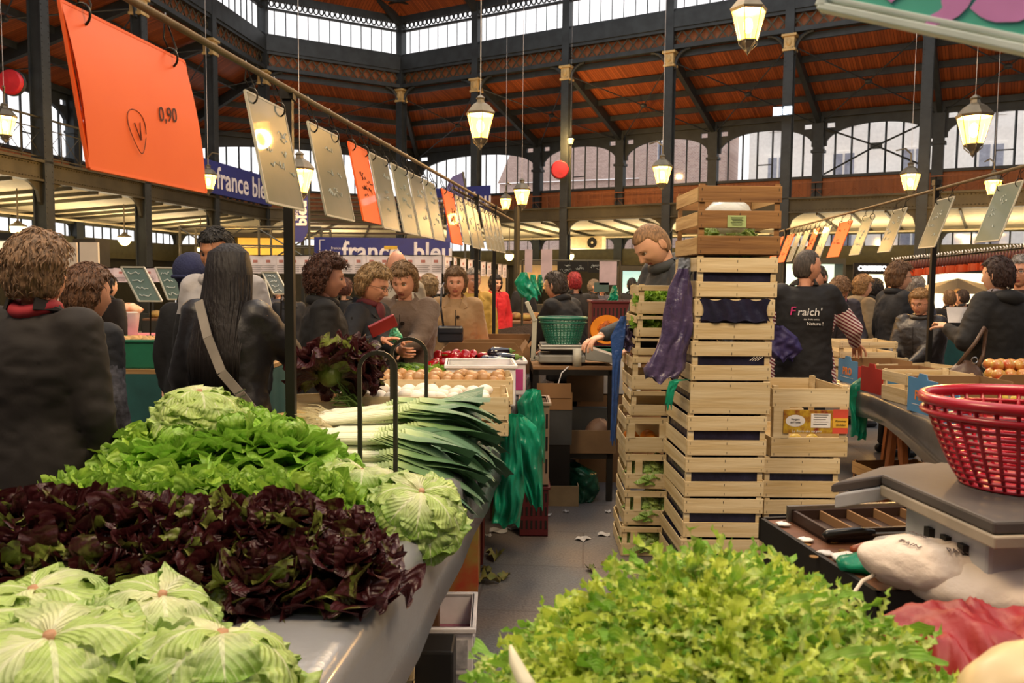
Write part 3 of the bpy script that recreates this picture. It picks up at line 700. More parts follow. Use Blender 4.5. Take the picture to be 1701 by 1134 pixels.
lettuce('inv', (-.54, 2.6, TZ-.05), 'pale upturned batavia lettuce lying between the metal hoop foot and the butterhead', None, .95, (.4, 0, 2))
lettuce('inv', (-.42, 2.6, TZ-.05), 'pale batavia lettuce tucked right behind the upturned one at the table edge', None, .85, (.2, .2, 1))
for x, y, z, sc, rt, lb in ((-.76, 1.36, .75, 1.02, (.18, 0, 0), 'large pale batavia lettuce, cut stem up, in the bottom left corner'),
        (-.515, 1.34, .74, 1.0, (.22, .1, 2.2), 'large pale batavia lettuce with reddish cut stem, right one of the front pair'),
        (-.98, 1.45, .74, 1.0, (.1, -.1, 1), 'pale batavia lettuce cut off by the left picture edge'),
        (-.92, 1.6, .75, .9, (-.1, .1, 3), 'frilly pale lettuce at left in front of the red row'),
        (-.73, 1.58, .76, .85, (-.3, .1, 5), 'frilly pale lettuce right behind the pair in front, touching the red row'),
        (-.60, 1.13, .7, .95, (.1, .1, 4), 'pale lettuce at the bottom edge under the reddish cut stem'),
        (-.84, 1.14, .7, .95, (.1, .1, .4), 'pale lettuce at the bottom left edge of the picture')):
    lettuce('inv', (x, y, z), lb, None, sc, rt)
# ------------------------------------------------ frisee on the near right table
o = thing('front_table', 'low wooden table in the right foreground under the frisee', 'table', (.75, 1.05, 0))
m = MB(); m.box(-.72, -.45, .77, -.07, .22, .80); m.build('top', wood_dk, o)
for x in (-.68, -.11):
    for y in (-.4, .18): m = MB(); m.box(x-.03, y-.03, 0, x+.03, y+.03, .77); m.build('leg', wood_dk, o)
for x, y, z, sc in ((.12, 1.09, .86, .85), (.2, 1.2, .88, .9), (.37, 1.22, .9, .95), (.29, 1.05, .9, .95), (.5, 1.09, .84, .9), (.66, 1.03, .79, .8), (.43, .98, .84, .85), (.17, .98, .84, .75), (.6, .96, .78, .75), (.29, 1.16, .95, .8)):
    lettuce('frisee', (x, y, z), 'curly yellow green frisee in the foreground heap', 'frisee heads heaped in the foreground', sc)
fr = MB(); rg = R_(77)
for i in range(16):
    M = RM(z=i*GA)@RM(y=rg.randn()*.15); L = .19+.06*rg.rand(); t0 = 1.5-.02*i; bd = .1+.5*rg.rand()
    leaf(fr, M, L, .008, rg, nu=2, nv=24, tilt0=t0, bend=bd, cup=.6, ruf=.9, freq=2.2, shape='jag', tint=.5)
    for s_, f in ((-1, .35), (1, .45), (-1, .55), (1, .65), (-1, .75), (1, .85)):
        leaf(fr, M@TM(0, L*f*math.cos(t0-bd*f*.5), L*f*math.sin(t0-bd*f*.5))@RM(z=s_*1.1), L*.24, .008, rg, nu=2, nv=9, tilt0=t0-bd*f, bend=1.5*rg.rand(), cup=.6, ruf=.9, freq=2, shape='jag', tint=.5)
tag(fr.build('frisee_lettuce', [friM], None, smooth=True), 'upright frisee sprig standing highest out of the foreground heap', 'frisee').location = (.275, 1.2, .905)
# ------------------------------------------------ leeks
leekM = mat('leek white', '#e9ecd2', .35, var=.05, vs=4, stretch=(8, 1, 8))
def leekgrad():
    m = bpy.data.materials.new('leek skin'); m.use_nodes = True; N = m.node_tree.nodes; L = m.node_tree.links; b = N['Principled BSDF']
    uv = N.new('ShaderNodeUVMap'); uv.uv_map = 'UVMap'; sp = N.new('ShaderNodeSeparateXYZ'); L.new(uv.outputs[0], sp.inputs[0])
    cr = N.new('ShaderNodeValToRGB'); e = cr.color_ramp.elements; e[0].position = 0; e[0].color = lin('#ecead2'); e[1].position = 1; e[1].color = lin('#53775b')
    for p, c in ((.42, '#e3e8c2'), (.52, '#a8c078'), (.62, '#6d9458'), (.8, '#587d5a')): x = e.new(p); x.color = lin(c)
    L.new(sp.outputs[1], cr.inputs[0]); tc = N.new('ShaderNodeTexCoord'); mu = N.new('ShaderNodeMath'); mu.operation = 'SINE'
    mm = N.new('ShaderNodeMath'); mm.operation = 'MULTIPLY'; mm.inputs[1].default_value = 110; L.new(sp.outputs[0], mm.inputs[0]); L.new(mm.outputs[0], mu.inputs[0])
    bn = N.new('ShaderNodeBump'); bn.inputs['Strength'].default_value = .35; bn.inputs['Distance'].default_value = .003; L.new(mu.outputs[0], bn.inputs['Height']); L.new(bn.outputs[0], b.inputs['Normal'])
    L.new(cr.outputs[0], b.inputs['Base Color']); b.inputs['Roughness'].default_value = .38; return m
lkM = leekgrad(); rootM = mat('leek roots', '#d9cda6', .8)
def leek_proto(seed):
    rg = R_(seed); o = thing('leek', '', 'leek'); mb = MB(); L = .30; r = .019+.004*rg.rand()
    mb.grid(lambda u, v: ((r*(.9+.25*math.exp(-((v-.04)/.06)**2)))*math.cos(2*PI*u)*(1 if v > .01 else .5), v*L, r*(.9+.25*math.exp(-((v-.04)/.06)**2))*math.sin(2*PI*u)*(1 if v > .01 else .5)), 12, 10)
    mb.uv = [(a, b*.5) for a, b in mb.uv]; mb.build('shaft', lkM, o, smooth=True)
    mb = MB()
    for k in range(7):
        side = -1 if k % 2 else 1; s0 = .24+.012*k; LL = .25+.07*rg.rand(); an = side*(.02+.035*k)*(.8+.4*rg.rand()); el = rg.randn()*.04
        n0 = len(mb.v); dr_ = .1+.5*rg.rand(); tw = rg.randn()*.5
        def fn(u, v):
            w = .023+.017*math.sin(PI*min(1, v*.85)); x = (u-.5)*2*w; c = -abs(x)*.7*(1-.6*v)+r*.9*max(0, 1-v*3)+x*tw*v
            off = v*v*LL; cut = .02*(u-.5)*side
            return (x+an*off*1.8, s0+v*LL+cut*v, c+el*off-dr_*v**3*LL*.9+.003*k)
        mb.grid(fn, 4, 12)
        for q in range(n0, len(mb.uv)): mb.uv[q] = (mb.uv[q][0], .5+mb.uv[q][1]*.5)
    mb.build('leaves', lkM, o, smooth=True)
    mb = MB()
    for k in range(34):
        a = rg.rand()*6.28; q = rg.rand()**.5; l = .045+.045*rg.rand()
        p0 = Vector((r*.8*q*math.cos(a), 0, r*.8*q*math.sin(a))); d = Vector((math.cos(a)*q*.8, -1+.3*rg.rand(), math.sin(a)*q*.8-.15)); d.normalize()
        mb.tube([p0, p0+d*l*.5+Vector((0, 0, rg.randn()*.004)), p0+d*l+Vector((rg.randn()*.01, 0, -.01))], [.0018, .0014, .0008], 3)
    mb.build('roots', rootM, o); return o
LK = [leek_proto(k) for k in range(4)]; fst = [True]*4; n = 0
rg = R_(3)
lays = [(TZ+.022, 14, 2.9, 3.55), (TZ+.06, 13, 2.93, 3.5), (TZ+.098, 12, 2.96, 3.46), (TZ+.136, 10, 3.0, 3.42), (TZ+.168, 6, 3.2, 3.42)]
for z, cntl, y0, y1 in lays:
    for k in range(cntl):
        y = y0+(y1-y0)*k/(cntl-1)+rg.randn()*.006; x = -.84+.03*rg.randn()+(y-2.9)*.1+(z-TZ)*.3
        rt = (rg.randn()*.03-.04+(.1 if z > .95 else 0), rg.rand()*.0, -PI/2+.22+rg.randn()*.05)
        pr = n % 4; n += 1
        if fst[pr]: o = LK[pr]; fst[pr] = False; o.location = (x, y, z); o.rotation_euler = rt
        else: o = dup(LK[pr], (x, y, z), rt)
        o.scale = (1, 1.05+.1*rg.rand(), 1)
        o['label'] = 'leek with white shaft, root tuft and dark green leaves hanging over the table edge'; o['group'] = 'leeks heaped across the table'
# ------------------------------------------------ hoops and stall rail posts
hoopm = mat('dark hoop steel', '#3d3a35', .45, .6)
for x0, x1, y, zt, lb in ((598, 657, 2.95, 585, 'bent steel hoop standing in front, among the leeks'), (651, 708, 3.6, 562, 'bent steel hoop behind the first, in front of the woman in beige')):
    a, b = P(x0, 740, y), P(x1, 740, y); r = (b.x-a.x)/2; zc = P(x0, zt, y).z-r*.9; o = thing('bag_hoop', lb, 'hoop', ((a.x+b.x)/2, y, TZ)); m = MB()
    pts = [(-r, 0, 0), (-r, 0, zc-TZ)]+[(-r*math.cos(t), 0, zc-TZ+r*.9*math.sin(t)) for t in np.linspace(.25, PI-.25, 9)]+[(r, 0, zc-TZ), (r, 0, 0)]
    for p_, q_ in zip(pts[:-1], pts[1:]): m.bar(p_, q_, .015, .018, up=(0, 1, 0))
    m.build('hoop', hoopm, o)
    m = MB(); m.box(-r-.03, -.03, 0, r+.03, .03, .006); m.build('foot_plate', hoopm, o)
# ------------------------------------------------ small produce
def veg(name, me, loc, lb, cat, grp=None, rot=(0,0,0), sc=1): return tag(inst(me, name, None, loc, rot, sc), lb, cat, grp)
def blob(name, r, m, noise=.05, seed=0, n=14, mm=10, extra=None, bump=0):
    b = MB(); b.ell((0, 0, 0), r, n, mm, 0, noise=noise, seed=seed)
    return b.mesh(name, [m])
celM = mat('celeriac', '#c9ab6a', .85, var=.25, vs=30, bump=.8, bs=60); turnM = mat('white turnip', '#ece4d6', .4, col2='#d9cdb8', vs=3)
potM = mat('potato', '#c79a5e', .7, var=.15, vs=20, bump=.2); oniM = mat('onion', '#b98a55', .4, var=.2, vs=6, stretch=(1, 1, .2)); mushM = mat('white mushroom', '#efe7d8', .55, var=.05)
cucM = mat('courgette', '#3d5a28', .35, col2='#5d7c3a', vs=20, stretch=(6, 6, .5)); pepM = mat('red pepper', '#a8141c', .18, var=.15, coat=.5); aubM = mat('aubergine', '#17101e', .12, coat=.8)
appM = mat('apple', '#b83a2a', .3, col2='#cdb050', vs=14, coat=.3, obrnd=.1); carM = mat('carrot', '#e2742c', .5, var=.1, vs=20); pumM = mat('pumpkin rind', '#dd7d1c', .45, var=.1, vs=4); pumin = mat('pumpkin flesh', '#ef8f1f', .5, var=.1); pumst = mat('pumpkin seeds', '#b95a12', .6, var=.4, vs=40, bump=1, bs=50)
greenst = mat('green stalk', '#6b8c3a', .6); leafyM = oakgM
cel = blob('celeriac', (.07, .07, .06), celM, .08, 4)
for px, py, Y, lb in ((447, 698, 3.3, 'knobbly yellow celeriac left of the stall post'), (535, 700, 3.35, 'knobbly celeriac right of the stall post beside the leek roots'), (520, 718, 3.15, 'pale celeriac at the leek root ends, lowest one'),
                      (468, 690, 3.6, 'rough celeriac in the box behind the post'), (497, 685, 3.7, 'rough celeriac in the box, right of the post')):
    p = P(px, py, Y); veg('celeriac', cel, (p.x, p.y, TZ+.055 if Y < 3.5 else TZ+.08), lb, 'celeriac', None, (0, 0, px), .95)
# fennel and turnips
o = thing('fennel_bulb', 'fennel bulb with feathery green stalks framed by the first hoop', 'fennel', P(622, 640, 3.75), 0); o.location.z = TZ+.1
m = MB(); m.ell((0, 0, 0), (.07, .05, .055), 16, 10, noise=.06); m.build('bulb', turnM, o, smooth=True); m = MB()
for k in range(22): m.tube([(-.03, 0, .02), (-.09-.03*random.random(), random.uniform(-.05, .05), .04+random.random()*.07), (-.15-.05*random.random(), random.uniform(-.08, .08), .05+.13*random.random())], [.007, .004, .002], 5)
m.build('stalks', greenst, o, smooth=True)
tur = blob('turnip', (.05, .05, .042), turnM, .03, 2)
for px, py, Y, z, lb in ((627, 612, 3.95, .2, 'white turnip above the fennel bulb'), (563, 652, 3.9, .09, 'white turnip right of the small wooden crate end'), (549, 660, 3.85, .06, 'white turnip touching the small crate end')):
    p = P(px, py, Y); veg('turnip', tur, (p.x, p.y, TZ+z), lb, 'turnip')
from mathutils import noise as MN
# ================================================ CRATES AND STALLS
def woodm(name, c1, c2, axis, grime=.3):
    st = {'X': (1.2, 22, 22), 'Y': (22, 1.2, 22)}[axis]
    return mat(name, c1, .62, col2=c2, vs=1.6, stretch=st, bump=.15, bs=6, obrnd=.12)
WX, WY = woodm('pale poplar along', '#decda8', '#c0a676', 'X'), woodm('pale poplar across', '#dfcba2', '#c0a572', 'Y')
DX, DY = woodm('brown poplar along', '#9b7140', '#6b4725', 'X'), woodm('brown poplar across', '#c9a671', '#a37d49', 'Y')
stapm = mat('staple', '#55504a', .4, .7)
navy = mat('navy plastic liner', '#23233a', .35, var=.25, vs=8, bump=.9, bs=14, coat=.2)
def crate(w, d, h, label, loc, rz=0, group=None, mats=(WX, WY), slats=((0, .4), (.58, 1.0)), sideslats=None, fill=None, gap_fill=True, name='wooden_crate', solid=False, cat='crate', staple=True):
    o = thing(name, label, cat, loc, rz, group); t = .006
    sideslats = sideslats or slats
    for s_ in (-1, 1):
        m = MB()
        for a, b in (((0, 1.),) if solid else slats): m.box(-w/2, s_*d/2-t/2, h*a+.003, w/2, s_*d/2+t/2, h*b-.003)
        p = m.build('long_side', mats[0], o, bevel=.0015)
        if staple and s_ == -1:
            m = MB()
            for a, b in (((0, 1.),) if solid else slats):
                for x in (-w/2+.015, -.0, w/2-.015):
                    for z in (h*a+.015, h*b-.02): m.box(x-.001, -d/2-t/2-.0015, z-.006, x+.001, -d/2-t/2, z+.006)
            m.build('staples', stapm, p)
        m = MB()
        for a, b in sideslats: m.box(s_*w/2-t/2, -d/2+t, h*a+.003, s_*w/2+t/2, d/2-t, h*b-.003)
        m.build('short_side', mats[1], o, bevel=.0015)
    for x in (-1, 1):
        for y in (-1, 1):
            m = MB(); a = (x*(w/2-t), y*(d/2-t)); e = .026
            m.add([(a[0], a[1], 0), (a[0]-x*e, a[1], 0), (a[0], a[1]-y*e, 0), (a[0], a[1], h+.004), (a[0]-x*e, a[1], h+.004), (a[0], a[1]-y*e, h+.004)], [(0,1,2), (3,5,4), (0,3,4,1), (1,4,5,2), (2,5,3,0)]); m.build('corner_post', mats[0], o)
    m = MB()
    for k in range(5): y = -d/2+d*(k+.5)/5; m.box(-w/2, y-d*.085, .0, w/2, y+d*.085, .004)
    m.build('base', mats[0], o)
    if fill:
        m = MB()
        m.grid(lambda u, v: ((u-.5)*(w-.03), (v-.5)*(d-.03), h*.82+.012*math.sin(u*17)*math.cos(v*13)+.008*math.sin(u*43+v*37)), 14, 12)
        for s_ in (-1, 1):
            m.grid(lambda u, v: ((u-.5)*(w-.024), s_*(d/2-.013)+.003*math.sin(u*40+v*9), .01+v*h*.84), 20, 6); m.grid(lambda u, v: (s_*(w/2-.013)+.003*math.sin(u*37+v*7), (u-.5)*(d-.024), .01+v*h*.84), 20, 6)
        m.build('liner', fill, o, smooth=True)
    return o
S2 = ((0, .44), (.6, 1.))
# ---- front tower
lv = [(1.00, 'lowest seen', 0), (.0, '', 0)]
zs_ = [0, .055, .26, .465, .67, .875, 1.04, 1.245, 1.45]
names_ = ['bottom crate of the tall front tower', 'pale crate second from the bottom of the front tower', 'pale crate third from the bottom of the front tower', 'pale crate fourth from the bottom of the front tower', 'pale crate fifth from the bottom, directly under the solid sided one',
          'solid sided crate in the middle of the front tower', 'pale crate with straw poking from its gap, directly above the solid sided one', 'pale crate with navy plastic showing in its wide gap, front tower', 'pale crate directly under the brown top crate of the tower']
zz = [.0, .20, .40, .60, .80, .0, 0, 0, 0]
# heights read off the tower: z of each crate bottom and its height
TW = [(0.0, .2), (.2, .2), (.4, .2), (.60, .2), (.80, .075), (.875, .165), (1.04, .2), (1.24, .205), (1.445, .205)]
zt_ = [0, .065, .27, .475, .68, .885, 1.05, 1.25, 1.455]; ht_ = [.065, .205, .205, .205, .205, .165, .2, .205, .2]
tx, ty, rz_ = 1.028, 4.25, .015
for i in range(1, 9):
    nv_ = i == 7
    o = crate(.39, .50, ht_[i]-.004, names_[i]+(', lined in navy plastic' if i < 5 else ''), (tx+.05*(i/8)+.006*math.sin(i*4), ty, zt_[i]), rz_+.015*math.sin(i*2.3), 'front tower of crates', (WX, WY), ((0, .4), (.6, .99)) if not nv_ else ((0, .42), (.56, .99)), ((0, .42), (.62, .99)) , navy, solid=(i == 5))
    if nv_:
        m = MB(); m.grid(lambda u, v: ((u-.5)*(.345-.04*math.sin(PI*(1-v))), -.25-.008-.008*math.sin(u*PI)-.004*math.sin(u*31+v*5), .09+.105*v+.006*math.sin(u*22)), 24, 8); m.build('liner_fold', navy, o, smooth=True)
    if i == 6:
        m = MB()
        for k in range(4): m.tube([(.09+.012*k, -.252, .1), (.11+.014*k, -.256, .118)], .0012, 4)
        m.build('straw', turnM, o)
o = crate(.39, .50, .062, 'shallow crate on the floor under the front tower', (tx, ty, 0), rz_, 'front tower of crates', (WX, WY), ((0, .97),), None, None)
o = crate(.40, .50, .335, 'brown three slat crate with a green paper label on top of the tower', (tx+.056, ty, 1.66), rz_, None, (DX, DY), ((0, .28), (.37, .64), (.74, .99)), ((0, .26), (.4, .62), (.75, .97)), None)
gl_ = mat('green label', '#a9bd7e', .7); bag = mat('clear film bag', '#e6ebe6', .25, alpha=.75, bump=.6, bs=20)
m = MB(); m.box(-.06, -.257, .13, .03, -.2545, .188); q = m.build('paper_label', gl_, o, label='green printed paper label'); ink = mat('printed ink', '#3e4a30', .7)
m = MB()
for k in range(6): m.box(-.045+.004*(k % 3), -.2585, .176-.007*k, .015-.006*(k % 2), -.257, .1785-.007*k)
m.build('print_lines', ink, q)
m = MB(); m.ell((.02, 0, .15), (.14, .17, .13), 18, 12, noise=.08, seed=3); tg = tag(m.build('cabbage_bag', bag, None, smooth=True), 'clear film bag of cabbage inside the brown top crate', 'bag'); tg.location = (tx+.04, ty, 1.67)
m = MB(); cb = head_mesh('inv', 5); tag(inst(cb, 'cabbage', None, (tx+.06, ty-.02, 1.67), (.2, 0, 0), .85), 'green cabbage inside the clear bag of the brown top crate', 'cabbage')
# ---- rear left tower
LV = [(0, .175), (.175, .205), (.38, .205), (.585, .205), (.79, .145), (.935, .19), (1.125, .1), (1.225, .125), (1.35, .165)]
px_ = [1068, 1072, 1074, 1072, 1080, 1080, 1085, 1086, 1090]
lb_ = ['bottom crate of the rear left tower with green leaves', 'crate with a green lettuce seen in its square gap, lower one in the rear tower', 'crate with a pale lettuce seen in its square gap, upper one in the rear tower', 'crate with orange fruit behind its gaps in the rear left tower', 'crate with a small fruit picture label in the rear left tower',
       'crate with brown gap low in the rear left tower', 'thin dull crate between two pale ones in the rear tower', 'pale crate just below the leafy one in the rear left tower', 'top crate of leafy greens in front of the bent young man']
for i, (z, h) in enumerate(LV):
    x = P(px_[i]+30, 700, 4.5).x
    o = crate(.40, .42, h-.004, lb_[i], (x, 4.72, z), .02*math.sin(i*3)-.02, None, (WX, WY), ((0, .45), (.78, .99)), ((0, .4), (.6, .97)))
    if i in (0, 1, 2):
        for q in range(3): tag(inst(HM['inv'][q % 3], 'boxed_lettuce', None, (x-.08+.09*q, 4.62+.1*(q % 2), z+.012), (0, 0, q), .7), ['green lettuce inside the bottom crate of the rear tower', 'green lettuce inside the crate with the lower square gap', 'green lettuce inside the crate with the upper square gap'][i], 'lettuce', 'lettuces crated in the %s tier' % ['bottom', 'lower', 'upper'][i])
        m = MB()
        for xx in (-.13, .0+.08, .17): m.box(xx-.02, -.216, h*.4, xx+.02, -.208, h*.8)
        m.build('upright_slat', WX, o)
    if i == 3:
        orb = blob('orange_fruit', (.045, .045, .043), mat('orange fruit', '#d98020', .5), 0, 1)
        for q in range(8): tag(inst(orb, 'orange', None, (x-.15+.1*(q % 4), 4.6+.11*(q//4), z+.05)), 'orange fruit inside the crate of the rear left tower', 'fruit', 'oranges in the rear tower crate')
        m = MB()
        for xx in (-.17, 0., .17): m.box(xx-.018, -.216, h*.4, xx+.018, -.208, h*.8)
        m.build('upright_slat', WX, o)
    if i in (8, 7):
        for q in range(4): tag(inst(HM['oakg'][q % 3], 'leafy_green', None, (x-.12+.09*q, 4.64+.13*(q % 2), z+.03), (0, 0, q), .62), 'leafy greens in the %s crate by the bent young man' % ('top' if i == 8 else 'second'), 'greens', 'greens in the %s crate' % ('top' if i == 8 else 'second'))
    if i == 4:
        m = MB(); m.box(-.01, -.2195, .03, .14, -.2135, .14); q = m.build('fruit_label', mat('dark fruit print', '#5a3a20', .5, col2='#7d8a3a', vs=30), o)
        m = MB(); m.lathe([(.04, 0), (.0, .001)], 18, 0, TM(.065, -.22, .09)@RM(PI/2)@Matrix.Diagonal((1.1, .7, 1, 1))); m.build('oval_badge', whitem, q)
# ---- right stack
RT = [(0, .21), (.21, .21), (.42, .215), (.635, .37)]
lb_ = ['bottom crate of the right hand stack', 'crate second from the floor in the right hand stack', 'crate lined in navy under the fruit label crate', 'tall pale crate with a bright fruit label strip, right of the tower']
for i, (z, h) in enumerate(RT):
    o = crate(.39 if i < 3 else .395, .48, h-.005, lb_[i], (1.50+.03*(i == 3)-.01*(2-min(i, 2)), 4.44, z), .03*math.sin(i*2)+.02, None, (WX, WY), S2 if i < 3 else ((0, .29), (.7, .98)), None, navy if i < 3 else None)
    if i == 3:
        fp = mat('fruit print', '#7c2a1a', .5, col2='#c9a92c', vs=30); m = MB(); m.box(-.14, -.252, .125, .185, -.244, .245); q = m.build('fruit_label', fp, o, label='printed fruit label strip')
        m = MB(); m.lathe([(.05, 0), (0, .001)], 20, 0, TM(-.08, -.2525, .19)@RM(PI/2)@Matrix.Diagonal((1, .62, 1, 1))); m.build('oval_badge', whitem, q)
        m = MB(); m.box(0, -.2535, .155, .1, -.252, .228); m.build('white_panel', whitem, q)
        m = MB(); m.box(.112, -.2545, .125, .19, -.252, .25); m.build('red_card', mat('red card', '#d7513c', .6), q)
        m = MB(); m.box(.112, -.2555, .155, .19, -.2545, .205); yl = m.build('yellow_card', mat('yellow card', '#e8b53c', .6), q)
        dkk = mat('black print', '#1c1a18', .6)
        text('Pommes', .017, dkk, q, TM(.151, -.2565, .19)@UPR, depth=.0004, shear=.3); text('Golden', .017, dkk, q, TM(.151, -.2565, .17)@UPR, depth=.0004, shear=.3)
        text('La Reine des vergers', .018, whitem, q, TM(-.02, -.2535, .137)@UPR, depth=.0004, shear=.2)
        text('de l\'Yonne', .012, dkk, q, TM(-.08, -.2545, .182)@UPR, depth=.0004); text('Vergers', .014, dkk, q, TM(-.08, -.2545, .198)@UPR, depth=.0004)
        m = MB()
        for k in range(5): m.box(.012+.004*(k % 2), -.2542, .22-.012*k, .088-.006*(k % 3), -.2538, .223-.012*k)
        m.build('print_lines', dkk, q)
        for k, px in enumerate((-.1, .0, .09)): veg('golden_apple', blob('apple', (.037, .037, .034), mat('golden apple', '#d9b93c', .35), 0, 1), (1.53+px, 4.4, z+.05), 'golden apple inside the fruit label crate', 'apple', 'golden apples in the label crate')
        m = MB(); m.box(-.15, -.245, .1, -.11, -.241, .26); m.box(-.19, -.244, .1, -.15, -.240, .26); m.box(.15, -.244, .1, .19, -.240, .26); m.build('upright_slat', WX, o)
crate(.46, .38, .3, 'crate standing behind the fruit label crate, top edge only in view', (1.52, 5.1, .48), 0, None); crate(.46, .38, .24, 'crate hidden below the one behind the fruit label crate', (1.52, 5.1, 0), 0, None); crate(.46, .38, .236, 'middle crate behind the fruit label crate', (1.52, 5.1, .242), 0, None)
# ---- purple plastic hanging beside the tower, green strap
pur = mat('purple plastic', '#3a3154', .3, var=.3, vs=10, bump=1.2, bs=18, coat=.3, col2='#5a4c6c'); tealp = mat('green bag plastic', '#1fa07c', .3, var=.25, vs=6, bump=.8, bs=20, trans=.3)
def sheet(name, label, cat, outline, m, thick=.01, fold=.015, freq=40, group=None, bag=True):
    """crumpled hanging sheet: outline = list of (centre, halfwidth vector) from top to bottom"""
    n = len(outline); b = MB(); U = 26; Vn = 24
    def fn(u, v, s_):
        f = v*(n-1); i = min(n-2, int(f)); k = f-i
        c = Vector(outline[i][0]).lerp(Vector(outline[i+1][0]), k); h = Vector(outline[i][1]).lerp(Vector(outline[i+1][1]), k); x = (u-.5)*2
        nrm = Vector((h.y, -h.x, 0)); nrm = nrm.normalized() if nrm.length > 1e-6 else Vector((0, -1, 0))
        d = fold*(.7*math.sin(u*freq*.3+v*4+3*math.sin(v*5))+.5*MN.noise(Vector((u*5+c.x*9, v*7, c.z)))*2+.35*math.sin(u*freq*.8+v*9+2*math.sin(v*13)))*(.4+.6*v)+thick*s_*math.sqrt(max(0, 1-x*x))*(1 if bag else 0)
        return c+h*x+nrm*d+Vector((0, 0, .02*math.sin(u*11)*(v > .97)))
    b.grid(lambda u, v: fn(u, v, 1), U, Vn); b.grid(lambda u, v: fn(u, v, -1), U, Vn); b.hasuv = False
    o = b.build(name, m, None, smooth=True); return tag(o, label, cat, group)
def SH(pts, Y, scale=1):
    out = []
    for px, py, hw in pts: p = P(px, py, Y); out.append((p, Vector((hw*Y/FPX, 0, 0))))
    return out
sheet('purple_plastic_sheet', 'crumpled dark purple plastic hanging down the left side of the tower', 'plastic sheet', SH([(1134, 446, 9), (1130, 480, 20), (1126, 520, 24), (1124, 555, 26), (1114, 585, 28), (1104, 612, 36), (1098, 630, 26)], 4.02), pur, .05, .02, 30)
sheet('green_strap', 'green plastic strap hanging under the purple sheet', 'strap', SH([(1135, 630, 14), (1120, 633, 8), (1114, 650, 7), (1110, 675, 6)], 3.95), tealp, .004, .004, 10)
sheet('purple_bag', 'dark purple bag behind the tower beside the man in the black vest', 'bag', SH([(1290, 540, 10), (1300, 560, 26), (1303, 580, 30), (1300, 596, 16)], 5.66), mat('violet cloth', '#2c2458', .6, bump=.5), .06, .02, 20)
sheet('blue_ribbon', 'blue and purple plastic strip hanging left of the rear crate tower', 'strip', SH([(1036, 525, 5), (1026, 560, 12), (1024, 600, 7), (1022, 660, 6), (1018, 735, 5)], 4.6), mat('blue plastic', '#2d4e8c', .35, bump=.8), .01, .008, 14)
sheet('dark_plastic_bag', 'dark crumpled bag hooked on the left corner of the rear tower', 'bag', SH([(1040, 540, 8), (1040, 560, 20), (1045, 578, 16)], 4.66), pur, .04, .02, 30)
sheet('grey_plastic_sheet', 'greyish film hanging at the upper left of the tower', 'plastic sheet', SH([(1137, 428, 10), (1138, 445, 12), (1137, 462, 10)], 4.15), mat('grey film', '#7f8794', .3, bump=.7), .03, .01, 20)
# ------------------------------------------------ green bags hanging on the table side
for pts, Y, lb in (([(886, 648, 12), (880, 668, 22), (884, 700, 22), (888, 740, 18), (893, 762, 12)], 4.75, 'upper green carrier bag hung by the scale desk'),
                   ([(862, 690, 8), (868, 708, 24), (876, 740, 24), (880, 790, 22), (892, 840, 10)], 4.35, 'long green carrier bag in front, hanging beside the leeks'),
                   ([(850, 690, 10), (848, 760, 20), (846, 820, 26), (840, 868, 24)], 4.1, 'dark green carrier bag hanging lowest beside the leek leaves')):
    sheet('carrier_bag', lb, 'bag', SH(pts, Y), tealp, .06, .035, 30)
for pts, Y, lb in (([(870, 452, 5), (868, 468, 14), (875, 482, 16), (880, 496, 14)], 6.6, 'turquoise bag hung at left over the green basket'), ([(885, 456, 4), (887, 475, 7), (893, 490, 6)], 6.8, 'orange bag hung beside the turquoise one'),
                   ([(897, 456, 3), (897, 470, 6), (896, 482, 5)], 6.9, 'small turquoise bag right of the orange one'), ([(1021, 474, 3), (1020, 487, 7), (1018, 499, 9)], 6.9, 'turquoise bag hung left of the bent young man')):
    sheet('carrier_bag', lb, 'bag', SH(pts, Y), tealp if 'turq' in lb else mat('orange bag', '#e87f3c', .4, bump=.5), .05, .02, 24)
sheet('carrier_bag', 'green bag hanging in front of the blue fruit boxes at right', 'bag', SH([(1446, 620, 4), (1430, 640, 16), (1424, 660, 16), (1426, 690, 14), (1424, 725, 11)], 5.74), tealp, .06, .025, 24)
# ------------------------------------------------ crates on the left table beyond the leeks
def onion_field(x0, x1, y0, y1, z, me, nm, lb, cat, grp, st, sc=1, jit=.25, rot=None, skip=0):
    k = 0; y = y0
    while y <= y1+1e-6:
        x = x0
        while x <= x1+1e-6:
            k += 1
            if random.random() >= skip: veg(nm, me, (x+random.uniform(-jit, jit)*st, y+random.uniform(-jit, jit)*st, z+random.uniform(-.008, .012)), lb, cat, grp, rot or (random.uniform(-.4, .4), random.uniform(-.4, .4), random.random()*6), sc*random.uniform(.88, 1.1))
            x += st
        y += st
mushme = blob('mushroom', (.036, .036, .026), mushM, .02, 1); onime = blob('onion', (.036, .036, .034), oniM, .02, 3); potme = blob('potato', (.045, .033, .03), potM, .05, 5)
crate(.8, .34, .07, 'slatted tray under the white mushrooms', (-.42, 3.98, TZ), .03, None, (WX, WY), ((0, .95),), None)
crate(.8, .34, .12, 'shallow crate of white mushrooms just behind the leeks', (-.42, 3.98, TZ+.075), .03, None, (WX, WY), ((0, .95),), None)
onion_field(-.76, -.08, 3.86, 4.1, TZ+.18, mushme, 'mushroom', 'white mushroom in the shallow crate behind the leeks', 'mushroom', 'white mushrooms in the crate', .062)
crate(.8, .34, .14, 'crate of brown onions behind the mushrooms', (-.4, 4.4, TZ+.085), .03, None, (WX, WY), ((0, .95),), None)
crate(.78, .33, .08, 'flat tray carrying the onion crate', (-.4, 4.4, TZ), .03, None, (WX, WY), ((0, .95),), None)
